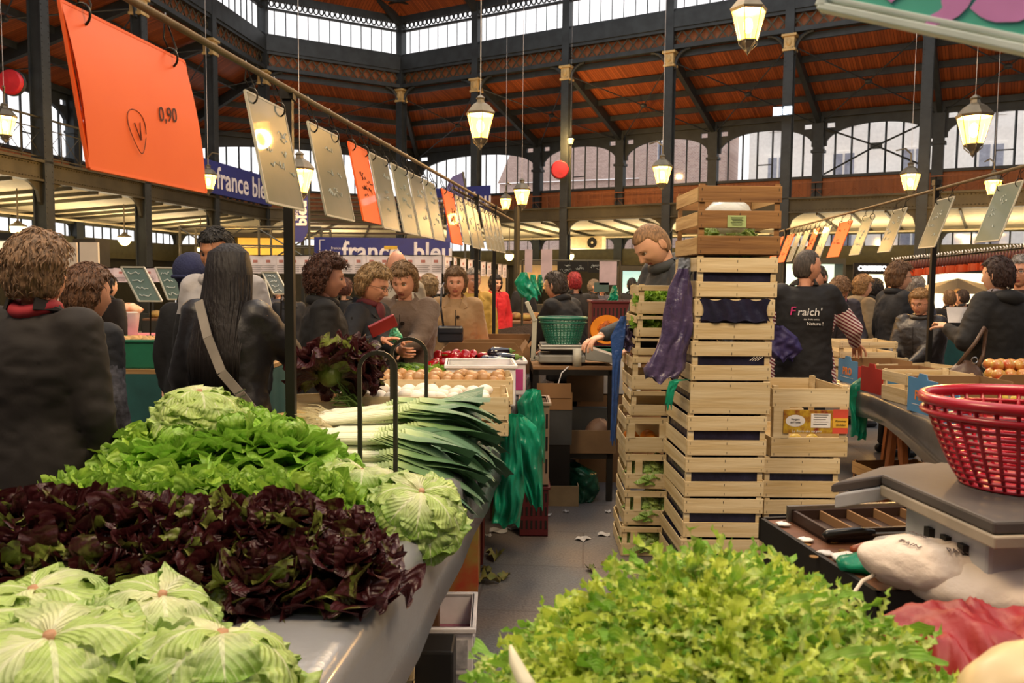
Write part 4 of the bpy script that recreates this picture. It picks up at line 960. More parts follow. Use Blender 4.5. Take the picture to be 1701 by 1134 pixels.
onion_field(-.74, -.06, 4.28, 4.52, TZ+.205, onime, 'onion', 'brown onion in the crate behind the white mushrooms', 'onion', 'brown onions in the crate', .066)
crate(.24, .3, .16, 'small wooden crate end beside the held red lettuce', (-.95, 3.95, TZ), .35, None); crate(.42, .3, .1, 'low box of celeriac behind the stall post', (-1.0, 3.55, TZ), .1, None, (DX, DY), ((0, .95),))
# white and pink plastic crate
wpl = mat('white plastic', '#e8e4e6', .4); pkp = mat('pink print', '#c64a8c', .45, var=.1); vio = mat('violet print', '#8f6fb5', .5, col2='#e5dff0', vs=8)
def plastic_box(label, loc, w, d, h, m, rz=0, t=.012, trim=None, cat='crate', name='plastic_crate', slots=0, panel=None):
    o = thing(name, label, cat, loc, rz)
    mb = MB()
    for s_ in (-1, 1): mb.box(-w/2, s_*(d/2-t/2)-t/2, 0, w/2, s_*(d/2-t/2)+t/2, h); mb.box(s_*(w/2-t/2)-t/2, -d/2+t, 0, s_*(w/2-t/2)+t/2, d/2-t, h)
    mb.box(-w/2, -d/2, 0, w/2, d/2, .01); mb.build('body', m, o, bevel=.003)
    mb = MB()
    for s_ in (-1, 1): mb.box(-w/2-.012, s_*(d/2)-.012, h-.02, w/2+.012, s_*(d/2)+.012, h); mb.box(s_*w/2-.012, -d/2, h-.02, s_*w/2+.012, d/2, h)
    mb.build('rim', trim or m, o, bevel=.004)
    if panel:
        mb = MB(); mb.box(-w*.42, -d/2-.004, h*.15, w*.42, -d/2, h*.75); mb.build('printed_panel', panel, o)
        mb = MB(); mb.box(w/2, -d*.42, h*.15, w/2+.004, d*.42, h*.75); mb.build('printed_panel', panel, o)
    if slots:
        mb = MB()
        for k in range(slots):
            for j in range(3):
                x = -w/2+w*(k+.5)/slots; mb.box(x-.006, -d/2-.003, h*(.15+.27*j), x+.006, -d/2+.001, h*(.32+.27*j))
        mb.build('slots', mat('slot shade', '#1d1713', .8), o)
    return o
plastic_box('white printed crate beyond the onions, at the table edge', (-.19, 4.95, TZ), .40, .42, .24, wpl, .06, panel=vio)
plastic_box('pink printed crate at the table edge behind the white one', (-.02, 5.36, TZ), .2, .28, .22, wpl, .06, panel=pkp)
plastic_box('dark red slotted tray of peppers and courgettes', (-.36, 5.5, TZ), .46, .4, .16, mat('maroon plastic', '#5e1d22', .45), .04, slots=14)
plastic_box('dark red slotted tray of salad leaves behind the onions', (-.52, 4.92, TZ), .24, .4, .14, mat('maroon plastic', '#5e1d22', .45), .04, slots=14)
for k in range(12): tag(inst(HM['oakg'][k % 3], 'salad_bunch', None, (-.62+.05*(k % 6), 4.8+.2*(k//6), TZ+.1), (0, 0, k), .6), 'bunch of green salad leaves in the tray behind the onions', 'salad', 'salad bunches behind the onions')
# peppers, aubergines, courgettes
def pepper():
    o = thing('red_pepper', '', 'pepper'); b = MB()
    b.grid(lambda u, v: ((.034+.006*math.cos(u*6*PI))*math.sin(PI*(.04+.93*v))**.6*math.cos(2*PI*u), (.034+.006*math.cos(u*6*PI))*math.sin(PI*(.04+.93*v))**.6*math.sin(2*PI*u), -.05+.1*v-.012*math.exp(-((1-v)/.1)**2)), 24, 12); b.hasuv = False
    b.build('flesh', pepM, o, smooth=True); b = MB(); b.tube([(0, 0, .04), (.005, 0, .06), (.015, 0, .072)], [.01, .005, .005], 6); b.build('stalk', greenst, o, smooth=True); return o
pp = pepper(); first = True
for k in range(20):
    x = -.50+.06*(k % 7)+random.uniform(-.01, .01); y = 5.32+.1*((k//7) % 3); z = TZ+.17+.045*(k > 13)+random.uniform(0, .015)
    rt = (random.uniform(1, 2), random.uniform(-.5, .5), random.random()*6)
    if first: o = pp; o.location = (x, y, z); o.rotation_euler = rt; first = False
    else: o = dup(pp, (x, y, z), rt)
    o['label'] = 'glossy red pepper in the tray in front of the brown cardboard boxes'; o['group'] = 'red peppers in the tray'
def aub():
    o = thing('aubergine', '', 'aubergine'); b = MB(); b.lathe([(0, -.09), (.022, -.083), (.038, -.05), (.036, -.01), (.026, .04), (.02, .07), (.016, .08)], 14); b.build('flesh', aubM, o, smooth=True)
    b = MB(); b.lathe([(.024, .062), (.018, .083), (.006, .09), (.006, .11), (0, .112)], 8); b.build('stalk', greenst, o, smooth=True); return o
ab = aub(); pts_ = [(-.1, 5.38, .2), (-.04, 5.42, .22), (-.02, 5.52, .2), (-.08, 5.5, .25), (-.14, 5.46, .2)]
for k, (x, y, z) in enumerate(pts_):
    o = ab if k == 0 else dup(ab); o.location = (x, y, TZ+z); o.rotation_euler = (1.5, .2*k, 1.3+.2*k); o['label'] = 'shiny dark aubergine on the pile at the right end of the peppers'; o['group'] = 'aubergines beside the peppers'
def cour():
    o = thing('courgette', '', 'courgette'); b = MB(); b.tube([(0, -.09, 0), (0, -.085, 0), (0, -.04, .002), (0, .04, .002), (0, .08, 0)], [.008, .018, .021, .018, .012], 12); b.build('flesh', cucM, o, smooth=True); b = MB(); b.tube([(0, .08, 0), (0, .1, 0)], .009, 6); b.build('stalk', greenst, o); return o
cg = cour()
for k in range(9):
    o = cg if k == 0 else dup(cg); o.location = (-.66+.045*(k % 5), 5.0+.1*(k//5), TZ+.17+.02*(k % 2)); o.rotation_euler = (.1, 0, .9+.1*math.sin(k)); o['label'] = 'dark green courgette lying under the hand of the customer'; o['group'] = 'courgettes by the customers'
# cardboard boxes, carrots
card = mat('brown cardboard', '#8a6742', .8, var=.1, vs=3); cardd = mat('cardboard inside', '#6e4f31', .85)
def carton(label, loc, w, d, h, m, rz=0, name='cardboard_box', flap=True, panel=None):
    o = thing(name, label, 'box', loc, rz); t = .006
    b = MB()
    for s_ in (-1, 1):
        b.box(-w/2, s_*d/2-t/2, 0, w/2, s_*d/2+t/2, h); b.box(s_*w/2-t/2, -d/2, 0, s_*w/2+t/2, d/2, h)
    b.box(-w/2, -d/2, 0, w/2, d/2, .006); b.build('box_body', m, o)
    if flap:
        b = MB(); b.add([(-w/2, -d/2, h), (w/2, -d/2, h), (w/2-.06, -d/2-.01, h+.07), (-w/2+.06, -d/2-.01, h+.07)], [(0,1,2,3)]); f = b.build('flap', m, o); q = f.modifiers.new('s', 'SOLIDIFY'); q.thickness = .005
        b = MB(); b.add([(w/2, -d/2+.03, h), (w/2, d/2-.03, h), (w/2+.04, d/2-.06, h+.06), (w/2+.04, -d/2+.06, h+.06)], [(0,1,2,3)]); f = b.build('flap', m, o); q = f.modifiers.new('s', 'SOLIDIFY'); q.thickness = .005
    return o
carton('brown cardboard box behind the peppers, nearest of the row', (-.22, 6.05, TZ), .58, .5, .22, card, .03)
carton('brown cardboard box with carrots, second of the row', (-.15, 6.65, TZ), .56, .5, .2, card, .03)
carton('brown cardboard box at the far end of the row', (-.08, 7.3, TZ), .56, .5, .2, card, .03)
def carrot():
    b = MB(); b.lathe([(0, -.08), (.006, -.07), (.013, 0), (.017, .06), (.012, .07), (0, .072)], 10); return b.mesh('carrot', [carM])
cme = carrot()
for k in range(44): veg('carrot', cme, (-.38+.46*random.random(), 6.46+.36*random.random(), TZ+.17+.05*random.random()), 'orange carrot in the second cardboard box behind the post', 'carrot', 'carrots in the cardboard box', (1.57, 0, random.random()*3))
for k in range(10): veg('carrot', cme, (.27+.06*(k % 3), 6.3+.03*k, TZ+.1+.03*(k % 3)), 'orange carrot spilling beside the scale arm', 'carrot', 'carrots beside the scale', (1.57, 0, random.random()*3), 1.1)
# ------------------------------------------------ scale desk in the middle
blk = mat('black steel', '#23211f', .5, .4); greys = mat('grey scale plastic', '#8f8e86', .4); darkg = mat('dark grey bin', '#3c3e3f', .6)
o = thing('scale_desk', 'black steel frame desk with plywood shelves under the scale', 'desk', (.42, 5.95, 0), .02)
w, d, h = .56, .6, .92
for x in (-1, 1):
    for y in (-1, 1): m = MB(); m.box(x*(w/2-.02)-.02, y*(d/2-.02)-.02, 0, x*(w/2-.02)+.02, y*(d/2-.02)+.02, h); m.build('leg', blk, o)
m = MB()
for z in (h-.04, .3):
    for s_ in (-1, 1): m.box(-w/2, s_*(d/2-.02)-.02, z, w/2, s_*(d/2-.02)+.02, z+.04); m.box(s_*(w/2-.02)-.02, -d/2, z, s_*(w/2-.02)+.02, d/2, z+.04)
m.build('rails', blk, o); m = MB(); m.box(-w/2, -d/2, h, w/2, d/2, h+.02); m.build('top', card, o)
ply = mat('worn plywood', '#7d6243', .6, col2='#5f4a34', vs=4)
m = MB(); m.box(-w/2+.02, -d/2-.012, .34, w/2+.02, -d/2, .5); m.box(0, d/2-.06, .62, w/2, d/2-.05, .86); m.box(-w/2, -d/2, .34, w/2, d/2, .35); m.build('shelf_board', ply, o)
m = MB(); m.box(-w/2, -.05, .35, w/2, 0, .62); m.build('back_panel', darkg, o)
o = thing('bin', 'dark grey upright bin with a brown cardboard top under the scale', 'bin', (.3, 5.58, 0)); m = MB(); m.box(-.13, -.05, .42, .11, .0, .72); m.build('body', darkg, o); m = MB(); m.box(-.14, -.055, .66, .11, -.052, .78); m.box(-.13, -.06, .74, .1, -.056, .84); m.build('cardboard', card, o); m = MB(); m.box(-.13, -.045, 0, .1, 0, .42); m.build('lower_body', blk, o)
for k, (x, z, c_, lb) in enumerate(((.2, .36, '#241f22', 'dark box'), (.5, .36, '#7b5e4a', 'brown paper bag'))):
    m = MB(); m.ell((0, 0, .1), (.1, .08, .1), 12, 8, noise=.1, seed=k); q = m.build('clutter_bag', mat('clutter%d' % k, c_, .6, bump=.5), None, smooth=True); tag(q, lb+' on the lower shelf of the scale desk', 'bag'); q.location = (x+.12, 5.75, z)
def scale_mb(o, sc=1):
    m = MB(); m.box(-.2, -.15, .0, .12, .15, .055); m.build('base', greys, o, bevel=.01); m = MB(); m.box(-.19, -.15, .105, .1, .15, .125); m.box(-.2, -.16, .09, .11, .16, .105); m.build('pan', mat('steel pan', '#a5a29a', .35, .6), o, bevel=.006)
    m = MB(); m.box(-.12, -.1, .055, .04, .1, .09); m.build('load_neck', darkg, o)
    m = MB(); m.add([(.12, -.15, .02), (.33, -.16, .0), (.33, .14, .0), (.12, .14, .02), (.12, -.15, .12), (.33, -.16, .05), (.33, .14, .05), (.12, .14, .12)], [(0,3,2,1), (4,5,6,7), (0,1,5,4), (1,2,6,5), (2,3,7,6), (3,0,4,7)]); m.build('keyboard', greys, o, bevel=.006)
    m = MB(); m.bar((-.24, -.02, .0), (-.23, -.02, .3), .035, .03); m.bar((-.23, -.02, .28), (-.29, -.02, .42), .04, .03); m.bar((-.24, -.02, .03), (-.17, -.02, .0), .03); m.build('display_arm', mat('cream plastic', '#b9b6a4', .4), o, bevel=.006)
    m = MB(); m.tube([(.06, -.17, -.02), (.06, -.17, .1)], .03, 12); m.build('cup', mat('cream plastic', '#b9b6a4', .4), o, smooth=True)
    m = MB(); m.tube([(.0, -.2, -.02), (-.05, -.24, -.06), (-.1, -.28, -.22), (-.14, -.28, -.36)], .004, 5); m.build('cord', whitem, o)
o = thing('market_scale', 'grey market scale with a green basket on it, on the black desk', 'scale', (.39, 5.85, .96)); scale_mb(o)
def basket(o, r0, r1, h, m, nb=40, rings=8, sy=.8, wire=.004, floor_=True):
    b = MB()
    for k in range(nb):
        a = 2*PI*k/nb; pts = [((r0+(r1-r0)*t**.8)*math.cos(a), (r0+(r1-r0)*t**.8)*math.sin(a)*sy, h*t) for t in np.linspace(0, 1, 6)]; b.tube(pts, wire, 5)
    for j in range(rings):
        t = (j+.3)/rings; r = r0+(r1-r0)*t**.8; b.tube([(r*math.cos(a), r*math.sin(a)*sy, h*t) for a in np.linspace(0, 2*PI, 49)], wire*.9, 5, caps=False)
    b.build('lattice', m, o, smooth=True)
    b = MB()
    for q, rr in ((0, wire*2.6), (1, wire*1.4)): b.tube([((r1+.002)*math.cos(a), (r1+.002)*math.sin(a)*sy, h-q*.03) for a in np.linspace(0, 2*PI, 49)], rr, 8, caps=False)
    b.build('rim', m, o, smooth=True); b = MB(); b.lathe([(0, .0), (r0, .0), (r0, .006), (0, .007)], 30, 0, None, sy); b.build('bottom', m, o)
o = thing('basket', 'dark green woven plastic basket standing on the middle scale', 'basket', (.36, 5.85, 1.085)); basket(o, .11, .165, .18, mat('green plastic', '#13674f', .35), 36, 16, .85, .0042)
# items below/next to the desk
plastic_box('beige slotted crate standing upright left of the scale desk', (.14, 5.0, .31), .17, .3, .5, mat('beige plastic', '#9b8571', .5), 0, slots=6)
plastic_box('maroon slotted crate under the beige one left of the desk', (.14, 5.0, 0), .17, .3, .305, mat('maroon plastic', '#5e1d22', .45), 0, slots=6)
carton('small carton with a green print under the scale desk', (.36, 5.6, 0), .2, .15, .14, mat('pale carton', '#a8916a', .8), 0, flap=False)
sheet('carrier_bag', 'green plastic bag bulging on the floor under the scale desk', 'bag', SH([(955, 772, 10), (968, 785, 24), (970, 810, 27), (968, 832, 18)], 5.7), mat('dark green film', '#1d5c46', .25, bump=.8, trans=.3), .1, .02, 20)
# maroon basket crate, pumpkin beyond
plastic_box('maroon slotted crate standing behind the cut pumpkin', (.9, 6.9, .95), .5, .35, .42, mat('maroon plastic', '#5e1d22', .45), 0, slots=16)
o = thing('produce_stand', 'low stand carrying the cut pumpkin and the maroon crate', 'stand', (.95, 6.75, 0)); m = MB(); m.box(-.36, -.35, .9, .3, .4, .95); m.build('top', wood_dk, o); m = MB(); m.box(-.34, -.33, .0, .28, .38, .9); m.build('crate_body', card, o)
o = thing('pumpkin', 'halved orange pumpkin showing its seedy inside', 'pumpkin', P(1008, 545, 6.3)); o.location.z = 1.16; o.rotation_euler = (0, 0, .05)
r = .115; m = MB(); m.grid(lambda u, v: (r*1.1*math.sin(PI*v)*math.cos(PI*u)*(1+.05*math.cos(16*u*PI)), r*math.sin(PI*v)*math.sin(PI*u), r*.95*math.cos(PI*v)), 24, 14); m.hasuv = False; m.build('rind', pumM, o, smooth=True)
m = MB(); m.lathe([(r*1.1, 0), (r*.6, -.002), (r*.55, .01)], 26, 0, RM(-PI/2)@Matrix.Diagonal((1, .88, -1, 1)), 1); m.f = m.f[:-2]; m.m = m.m[:-2]; m.build('flesh', pumin, o)
m = MB(); m.ell((0, .0, 0), (r*.62, .02, r*.52), 18, 10, noise=.12); m.build('seeds', pumst, o, smooth=True)
o = plastic_box('green tray under the cut pumpkin', (.76, 6.35, .96), .3, .24, .06, mat('green plastic', '#13674f', .35)); 
carton('white box below the cut pumpkin', (.74, 6.35, .68), .46, .3, .27, mat('offwhite box', '#cfc8bd', .7), 0, flap=False); carton('brown box under the white box below the pumpkin', (.74, 6.35, 0), .44, .3, .67, card, 0, flap=False)
# ================================================ PEOPLE
from mathutils import noise as MN
def remesh(mb, vox, smooth=5, fac=.6):
    me = mb.mesh('tmp', []) if False else bpy.data.meshes.new('tmp')
    me.from_pydata(mb.v, [], mb.f); o = bpy.data.objects.new('tmp', me); C.objects.link(o)
    r = o.modifiers.new('r', 'REMESH'); r.mode = 'VOXEL'; r.voxel_size = vox; r.use_smooth_shade = True
    if smooth: q = o.modifiers.new('s', 'SMOOTH'); q.iterations = smooth; q.factor = fac
    dg = bpy.context.evaluated_depsgraph_get(); dg.update(); ev = o.evaluated_get(dg).data
    nv, nf = len(ev.vertices), len(ev.polygons); V = np.zeros(nv*3, np.float32); ev.vertices.foreach_get('co', V)
    F = [tuple(p.vertices) for p in ev.polygons]; bpy.data.objects.remove(o); bpy.data.meshes.remove(me)
    return V.reshape(-1, 3), F
def capsule(mb, p0, r0, p1, r1, n=12, sx=1.):
    p0, p1 = Vector(p0), Vector(p1); d = (p1-p0); L = d.length; d = d/L if L > 1e-6 else Vector((0,0,1))
    pts = []; rs = []
    for a in (80, 50, 20): a = math.radians(a); pts.append(p0-d*r0*math.sin(a)); rs.append(r0*math.cos(a))
    for a in (20, 50, 80): a = math.radians(a); pts.append(p1+d*r1*math.sin(a)); rs.append(r1*math.cos(a))
    mb.tube(pts, rs, n, sx=sx)
def make_hand():
    mb = MB(); mb.ell((0, 0, -.045), (.038, .014, .05), 14, 10); capsule(mb, (0, 0, .03), .024, (0, 0, -.01), .026, sx=1)
    for k, (x, L) in enumerate(((-.028, .9), (-.01, 1.02), (.01, .96), (.027, .75))):
        p = Vector((x, 0, -.085)); a = .25+.1*k; r = .0088
        for sgm, l in enumerate((.036*L, .026*L, .020*L)):
            d = Vector((x*.8, -math.sin(a), -math.cos(a))).normalized(); q = p+d*l; capsule(mb, p, r, q, r*.93, 8); p = q; a += .45; r *= .93
    p = Vector((-.032, -.004, -.03)); a = .2
    for l in (.035, .03, .022): d = Vector((-.75+a*.6, -.35-a*.3, -.75)).normalized(); q = p+d*l; capsule(mb, p, .0105-.001*a, q, .0095, 8); p = q; a += .5
    return remesh(mb, .0035, 2, .4)
HV, HF = make_hand()
def head_surface(nu=64, nv=54, sc=1., jaw=1., nosek=1., age=0):
    g = lambda x, z, cx, cz, sx, sz: math.exp(-((x-cx)/sx)**2-((z-cz)/sz)**2)
    V = []
    for i in range(nv+1):
        t = PI*i/nv
        for j in range(nu):
            a = 2*PI*j/nu-PI/2         # j=0 faces -Y
            x = .074*math.sin(t)*math.cos(a); y = .093*math.sin(t)*math.sin(a); z = .118*math.cos(t)
            x = math.copysign(abs(x)**.96*.074**.04, x)
            if z < 0: k = (-z/.118); x *= 1-.24*k**1.6*jaw; y = y*(1-.30*k**1.5) if y > 0 else y*(1-.06*k)
            if y > 0: y *= 1.08
            if y < 0:
                f = min(1, -y/.05); d = 0
                d += .006*g(x, z, 0, .022, .045, .012)                       # brow
                for s_ in (-1, 1):
                    d -= .012*g(x, z, s_*.031, .002, .017, .012); d += .005*g(x, z, s_*.04, -.028, .018, .018)
                    d += .006*nosek*g(x, z, s_*.012, -.040, .007, .008)
                    d -= .004*age*g(x, z, s_*.030, -.052, .006, .016)
                d += nosek*.023*math.exp(-(x/.0095)**2)*max(0, min(1, (.018-z)/.055))*(1 if z > -.042 else math.exp(-((z+.042)/.005)**2))
                d += .006*g(x, z, 0, -.060, .02, .0045)+.0065*g(x, z, 0, -.071, .018, .0055)-.004*g(x, z, 0, -.0655, .022, .0022)-.003*g(x, z, 0, -.082, .02, .005)
                d += .009*g(x, z, 0, -.100, .02, .014)
                y -= d*f
            V.append((x, y, z))
    F = [(i*nu+j, (i+1)*nu+j, (i+1)*nu+(j+1) % nu, i*nu+(j+1) % nu) for i in range(nv) for j in range(nu)]
    mi = []
    for f in F:
        c = np.mean([V[q] for q in f], axis=0); mi.append(1 if c[1] < -.06 and abs(c[0]) < .021 and -.076 < c[2] < -.057 else 0)
    return V, F, mi
HEADS = [head_surface(jaw=1.), head_surface(jaw=.7, nosek=1.15, age=1), head_surface(jaw=1.1, nosek=.9)]
SK = {'a': mat('skin fair', '#e0ab8b', .5, var=.05, vs=14), 'b': mat('skin ruddy', '#d6997a', .5, var=.06, vs=14), 'c': mat('skin tan', '#a8714e', .5, var=.05, vs=14)}
lipm = mat('lips', '#a85a50', .45); eyew = mat('eye white', '#ded8d0', .25); iris = mat('iris', '#2c211b', .2); frame_m = mat('spectacle frame', '#2b2523', .3, .4)
HAIRM = {}
def hairmat(c):
    if c not in HAIRM:
        h = tuple(int(c[i:i+2], 16) for i in (1, 3, 5)); dk2 = '#%02x%02x%02x' % tuple(int(x*.55) for x in h)
        HAIRM[c] = mat('hair '+c, c, .62, col2=dk2, vs=14, stretch=(9, 9, 1.2), bump=.9, bs=9)
    return HAIRM[c]
def hair_mesh(style, seed, big=1.):
    rg = R_(seed); nu, nv = 72, 56; V = []
    for i in range(nv+1):
        t = PI*i/nv
        for j in range(nu):
            a = 2*PI*j/nu-PI/2; x = math.sin(t)*math.cos(a); y = math.sin(t)*math.sin(a); z = math.cos(t)
            # hairline: front high, back low
            if style == 'bald': low = .95 if y < .1 else (-.35+.0); m = 1. if (y > -.05 and -.5 < z < .55) else 0
            else:
                back = max(0, min(1, (y+.25)/.5)); low = .52*(1-back)+(-.62)*back
                if style in ('bob', 'long'): low = (.50 if abs(x) < .62 else -.75)*(1-back)+(-.95)*back
                m = max(0, min(1, (z-low)/.10+.5))
            th = {'short': .012, 'crop': .005, 'curly': .032, 'set': .027, 'bob': .022, 'long': .022, 'bald': .006}[style]*big
            nz = 0
            if style in ('curly', 'set', 'bob', 'short'):
                q = Vector((x, y, z))*(7 if style == 'curly' else 4.2)+Vector((seed, 0, 0)); nz = MN.noise(q)*.5+.35*MN.noise(q*2.3)
                if style == 'curly': nz += .35*abs(MN.noise(q*3.5))
            e = -.007*(1-m)+th*m*(1+nz*(.9 if style in ('curly',) else .5))
            if style in ('set', 'curly') and z > .2: e += .006*m*big
            V.append(((.074+e)*x, (.098+e)*y+(.0 if y < 0 else .004), (.118+e)*z))
    F = [(i*nu+j, (i+1)*nu+j, (i+1)*nu+(j+1) % nu, i*nu+(j+1) % nu) for i in range(nv) for j in range(nu)]
    mb = MB(); mb.add(V, F)
    if style in ('curly', 'set', 'bob', 'short'):
        N = {'curly': 1100, 'set': 900, 'bob': 600, 'short': 500}[style]
        for k in range(N):
            i = int(rg.rand()**.7*nv*.72); j = rg.randint(nu); p = Vector(V[i*nu+j]); x, y, z = p.x/.08, p.y/.1, p.z/.12
            back = max(0, min(1, (y+.25)/.5)); low = .6*(1-back)-.55*back
            if z < low: continue
            nrm = Vector((x, y, z)).normalized(); dn = Vector((rg.randn()*.35, .35+rg.randn()*.3, -1)); tg_ = (dn-nrm*dn.dot(nrm)).normalized()
            l = (.022+.02*rg.rand())*(1 if style != 'curly' else .8); cu = .012 if style == 'curly' else .003
            sd = nrm.cross(tg_)
            pts = [p-nrm*.004, p+tg_*l*.35+nrm*cu*.8+sd*cu*rg.randn()*.5, p+tg_*l*.7+nrm*cu*.5+sd*cu*rg.randn()*.8, p+tg_*l-nrm*.003]
            r = .0014+.0016*rg.rand(); mb.tube(pts, [r*.6, r, r*.9, r*.2], 5)
    if style == 'long':
        for k in range(520):
            a = rg.uniform(-.3, PI+.3); rr = .1; x = math.cos(a)*.088; y = math.sin(a)*.10
            L = .50+.07*rg.rand()-.05*abs(math.cos(a)); w = rg.randn()*.004
            top = Vector((x*.55, y*.5+.01, .118))
            pts = [Vector((x*.4, y*.45-.01, .142)), Vector((x*1.0, y*.9+.01, .10)), Vector((x*1.16, y*1.12+.01, .0)), Vector((x*1.2+w, y*1.0+.035, -.12)), Vector((x*1.3+w, y*.7+.10, -.24)), Vector((x*1.35+w, y*.4+.155, -.36)), Vector((x*1.2+w*2, y*.3+.165, -L))]
            mb.tube(pts, [.003, .0055, .0065, .007, .007, .006, .001], 5)
    return mb
def torso_loft(mb, secs, xf, n=24):
    V = []
    for z, rx, ry, cy in secs:
        for j in range(n):
            a = 2*PI*j/n; ca, sa = math.cos(a), math.sin(a); q = 2.4
            k = (abs(ca)**q+abs(sa)**q)**(-1/q); V.append(xf(Vector((rx*k*ca, cy+ry*k*sa, z))))
    m_ = len(secs); F = [(i*n+j, i*n+(j+1) % n, (i+1)*n+(j+1) % n, (i+1)*n+j) for i in range(m_-1) for j in range(n)]
    F += [tuple(range(n))[::-1], tuple((m_-1)*n+j for j in range(n))]; mb.add(V, F)
def ik(sh, hd, l1, l2, pole):
    d = hd-sh; L = min(d.length, (l1+l2)*.985); d = d.normalized(); hd = sh+d*L
    a = (l1*l1-l2*l2+L*L)/(2*L); hgt = math.sqrt(max(0, l1*l1-a*a)); p = pole-d*pole.dot(d); p = p.normalized()
    return sh+d*a+p*hgt, hd
def person(label, px, pyt, D, yaw=0, coat=None, hair='short', hc='#4a3526', skin='a', lean=0., hy=0, hp=0, bulk=1., hem=.78, arms=None, trous='#22242b', collar='round', h=None, far=False, group=None, loc=None, seed=1, glasses=False, headt=0, sleeve=None, buttons=None, scarf=None, big=1., hoodc=None, inner=None, cat='person', z0=0):
    pt = P(px, pyt, D)
    if h is None: h = max(1.45, pt.z-z0+(.02 if lean else 0))
    s = h/1.73
    o = None
    piv = Vector((0, 0, .96)); RX = Matrix.Rotation(lean, 3, 'X')
    def xf(v):
        if v.z <= .9: return v.copy()
        k = min(1, (v.z-.9)/.12); r = Matrix.Rotation(lean*k, 3, 'X')@(v-piv)+piv; return r
    SHd = {q: xf(Vector((q*.185*(.93+.07*bulk), .01, 1.405))) for q in (-1, 1)}
    arms = arms or {}
    neck0 = xf(Vector((0, .012, 1.42))); neck1 = xf(Vector((0, 0, 1.53))); hcx = xf(Vector((0, -.015, 1.60)))
    HR = Matrix.Rotation(hy, 4, 'Z')@Matrix.Rotation(hp+lean*.6, 4, 'X')@Matrix.Rotation(headt, 4, 'Y')
    # head pivots at the neck
    hcen = neck1+(HR.to_3x3()@Vector((0, -.02, .078)))
    hands = {}
    for q in (-1, 1):
        tgt = Vector(arms.get(q, (q*.25, -.04, .80)));
        el, hd = ik(SHd[q], tgt, .29, .25, Vector((q*.5, .8, -.5)))
        hands[q] = (SHd[q], el, hd)
    vox = .03 if far else .015
    # ---------------- body (one mesh)
    b = MB()
    torso_loft(b, [(.86, .15, .11, 0), (1.0, .14, .10, 0), (1.2, .145, .10, 0), (1.38, .15, .085, 0), (1.45, .06, .055, .01)], xf, 16)
    capsule(b, neck0, .056, neck1+Vector((0, 0, .01)), .052, 14)
    for q in (-1, 1):
        sh, el, hd = hands[q]
        capsule(b, sh, .05, el, .04); capsule(b, el, .04, hd, .027)
        capsule(b, (q*.09, 0, .9), .082, (q*.10, -.015, .49), .055); capsule(b, (q*.10, -.015, .49), .054, (q*.10, .015, .1), .038); capsule(b, (q*.10, .02, .05), .036, (q*.11, -.13, .035), .03)
    V, F = remesh(b, max(vox, .02), 3)
    B = MB(); B.add(V*s, F, 0)
    hv, hf, hm = HEADS[seed % 3]
    T = HR.copy(); T.translation = hcen
    hk = 1.02
    V = [(T@(Vector(p)*hk))*s for p in hv]; n0 = len(B.v); B.v += [tuple(p) for p in V]; B.f += [tuple(i+n0 for i in f) for f in hf]; B.m += hm; B.uv += [(0, 0)]*len(V); B.t += [0.]*len(V)
    for q in (-1, 1):       # ears
        e = MB(); e.grid(lambda u, v: (q*(.0745+.012*math.sin(PI*v)*.9*(u > .0)+.006*math.cos(2*PI*u)), .012+.016*math.cos(2*PI*u)*math.sin(PI*v)*1.0+.006, -.008+.031*math.cos(PI*v)+.006*(u-.5)*0), 12, 8)
        B.add([(T@(Vector(p)*hk))*s for p in e.v], e.f, 0)
    for q in (-1, 1):
        sh, el, hd = hands[q]; d = (hd-el).normalized(); z = -d; ref = Vector((0, 1, 0)) if abs(d.y) < .8 else Vector((0, 0, 1))
        y = (ref-z*ref.dot(z)).normalized(); x = y.cross(z)
        if arms.get(q) is None: x, y = (y*-q, x*q)          # hanging: palm inward
        Mh = Matrix((x*(q), y, z)).transposed(); Fh = HF if q > 0 else [f[::-1] for f in HF]
        if not (far and q and False):
            VH = [(Mh@Vector(p)+hd)*s for p in HV.tolist()]; B.add(VH, Fh, 0)
    loc = loc or (pt.x, pt.y, z0)
    if lean:          # keep the head where the photo has it
        R3 = Matrix.Rotation(yaw, 3, 'Z'); off = R3@(Vector((hcen.x, hcen.y, 0))*s); loc = (loc[0]-off.x, loc[1]-off.y, loc[2])
    o = B.build('person', [SK[skin], lipm], None, smooth=True); tag(o, label, cat, group); o.location = loc; o.rotation_euler = (0, 0, yaw)
    # ---------------- eyes and brows
    if not far:
        for q in (-1, 1):
            m = MB(); m.ell((0, 0, 0), (.0115, .0115, .0115), 12, 8); m.lathe([(.0055, .0095), (.004, .0118), (0, .0122)], 10, 1, RM(PI/2)); m.v = [tuple((T@(Vector(p)+Vector((q*.031, -.0675, .002))))*s) for p in m.v]; m.build('eye', [eyew, iris], o, smooth=True)
            m = MB(); m.tube([(q*.016, -.0925, .018), (q*.03, -.0935, .023), (q*.045, -.083, .018)], [.0022, .003, .0015], 5); m.v = [tuple((T@Vector(p))*s) for p in m.v]; m.build('eyebrow', hairmat(hc), o, smooth=True)
        if glasses:
            m = MB()
            for q in (-1, 1):
                m.tube([(q*.032+.021*math.cos(a), -.104, .0+.016*math.sin(a)) for a in np.linspace(0, 2*PI, 15)], .0018, 5, caps=False); m.tube([(q*.053, -.104, .004), (q*.08, -.06, .006), (q*.084, .02, .004)], .0017, 5)
            m.tube([(-.011, -.105, .003), (.011, -.105, .003)], .0018, 5); m.v = [tuple((T@Vector(p))*s) for p in m.v]; m.build('spectacles', frame_m, o)
    m = hair_mesh(hair, seed, big)
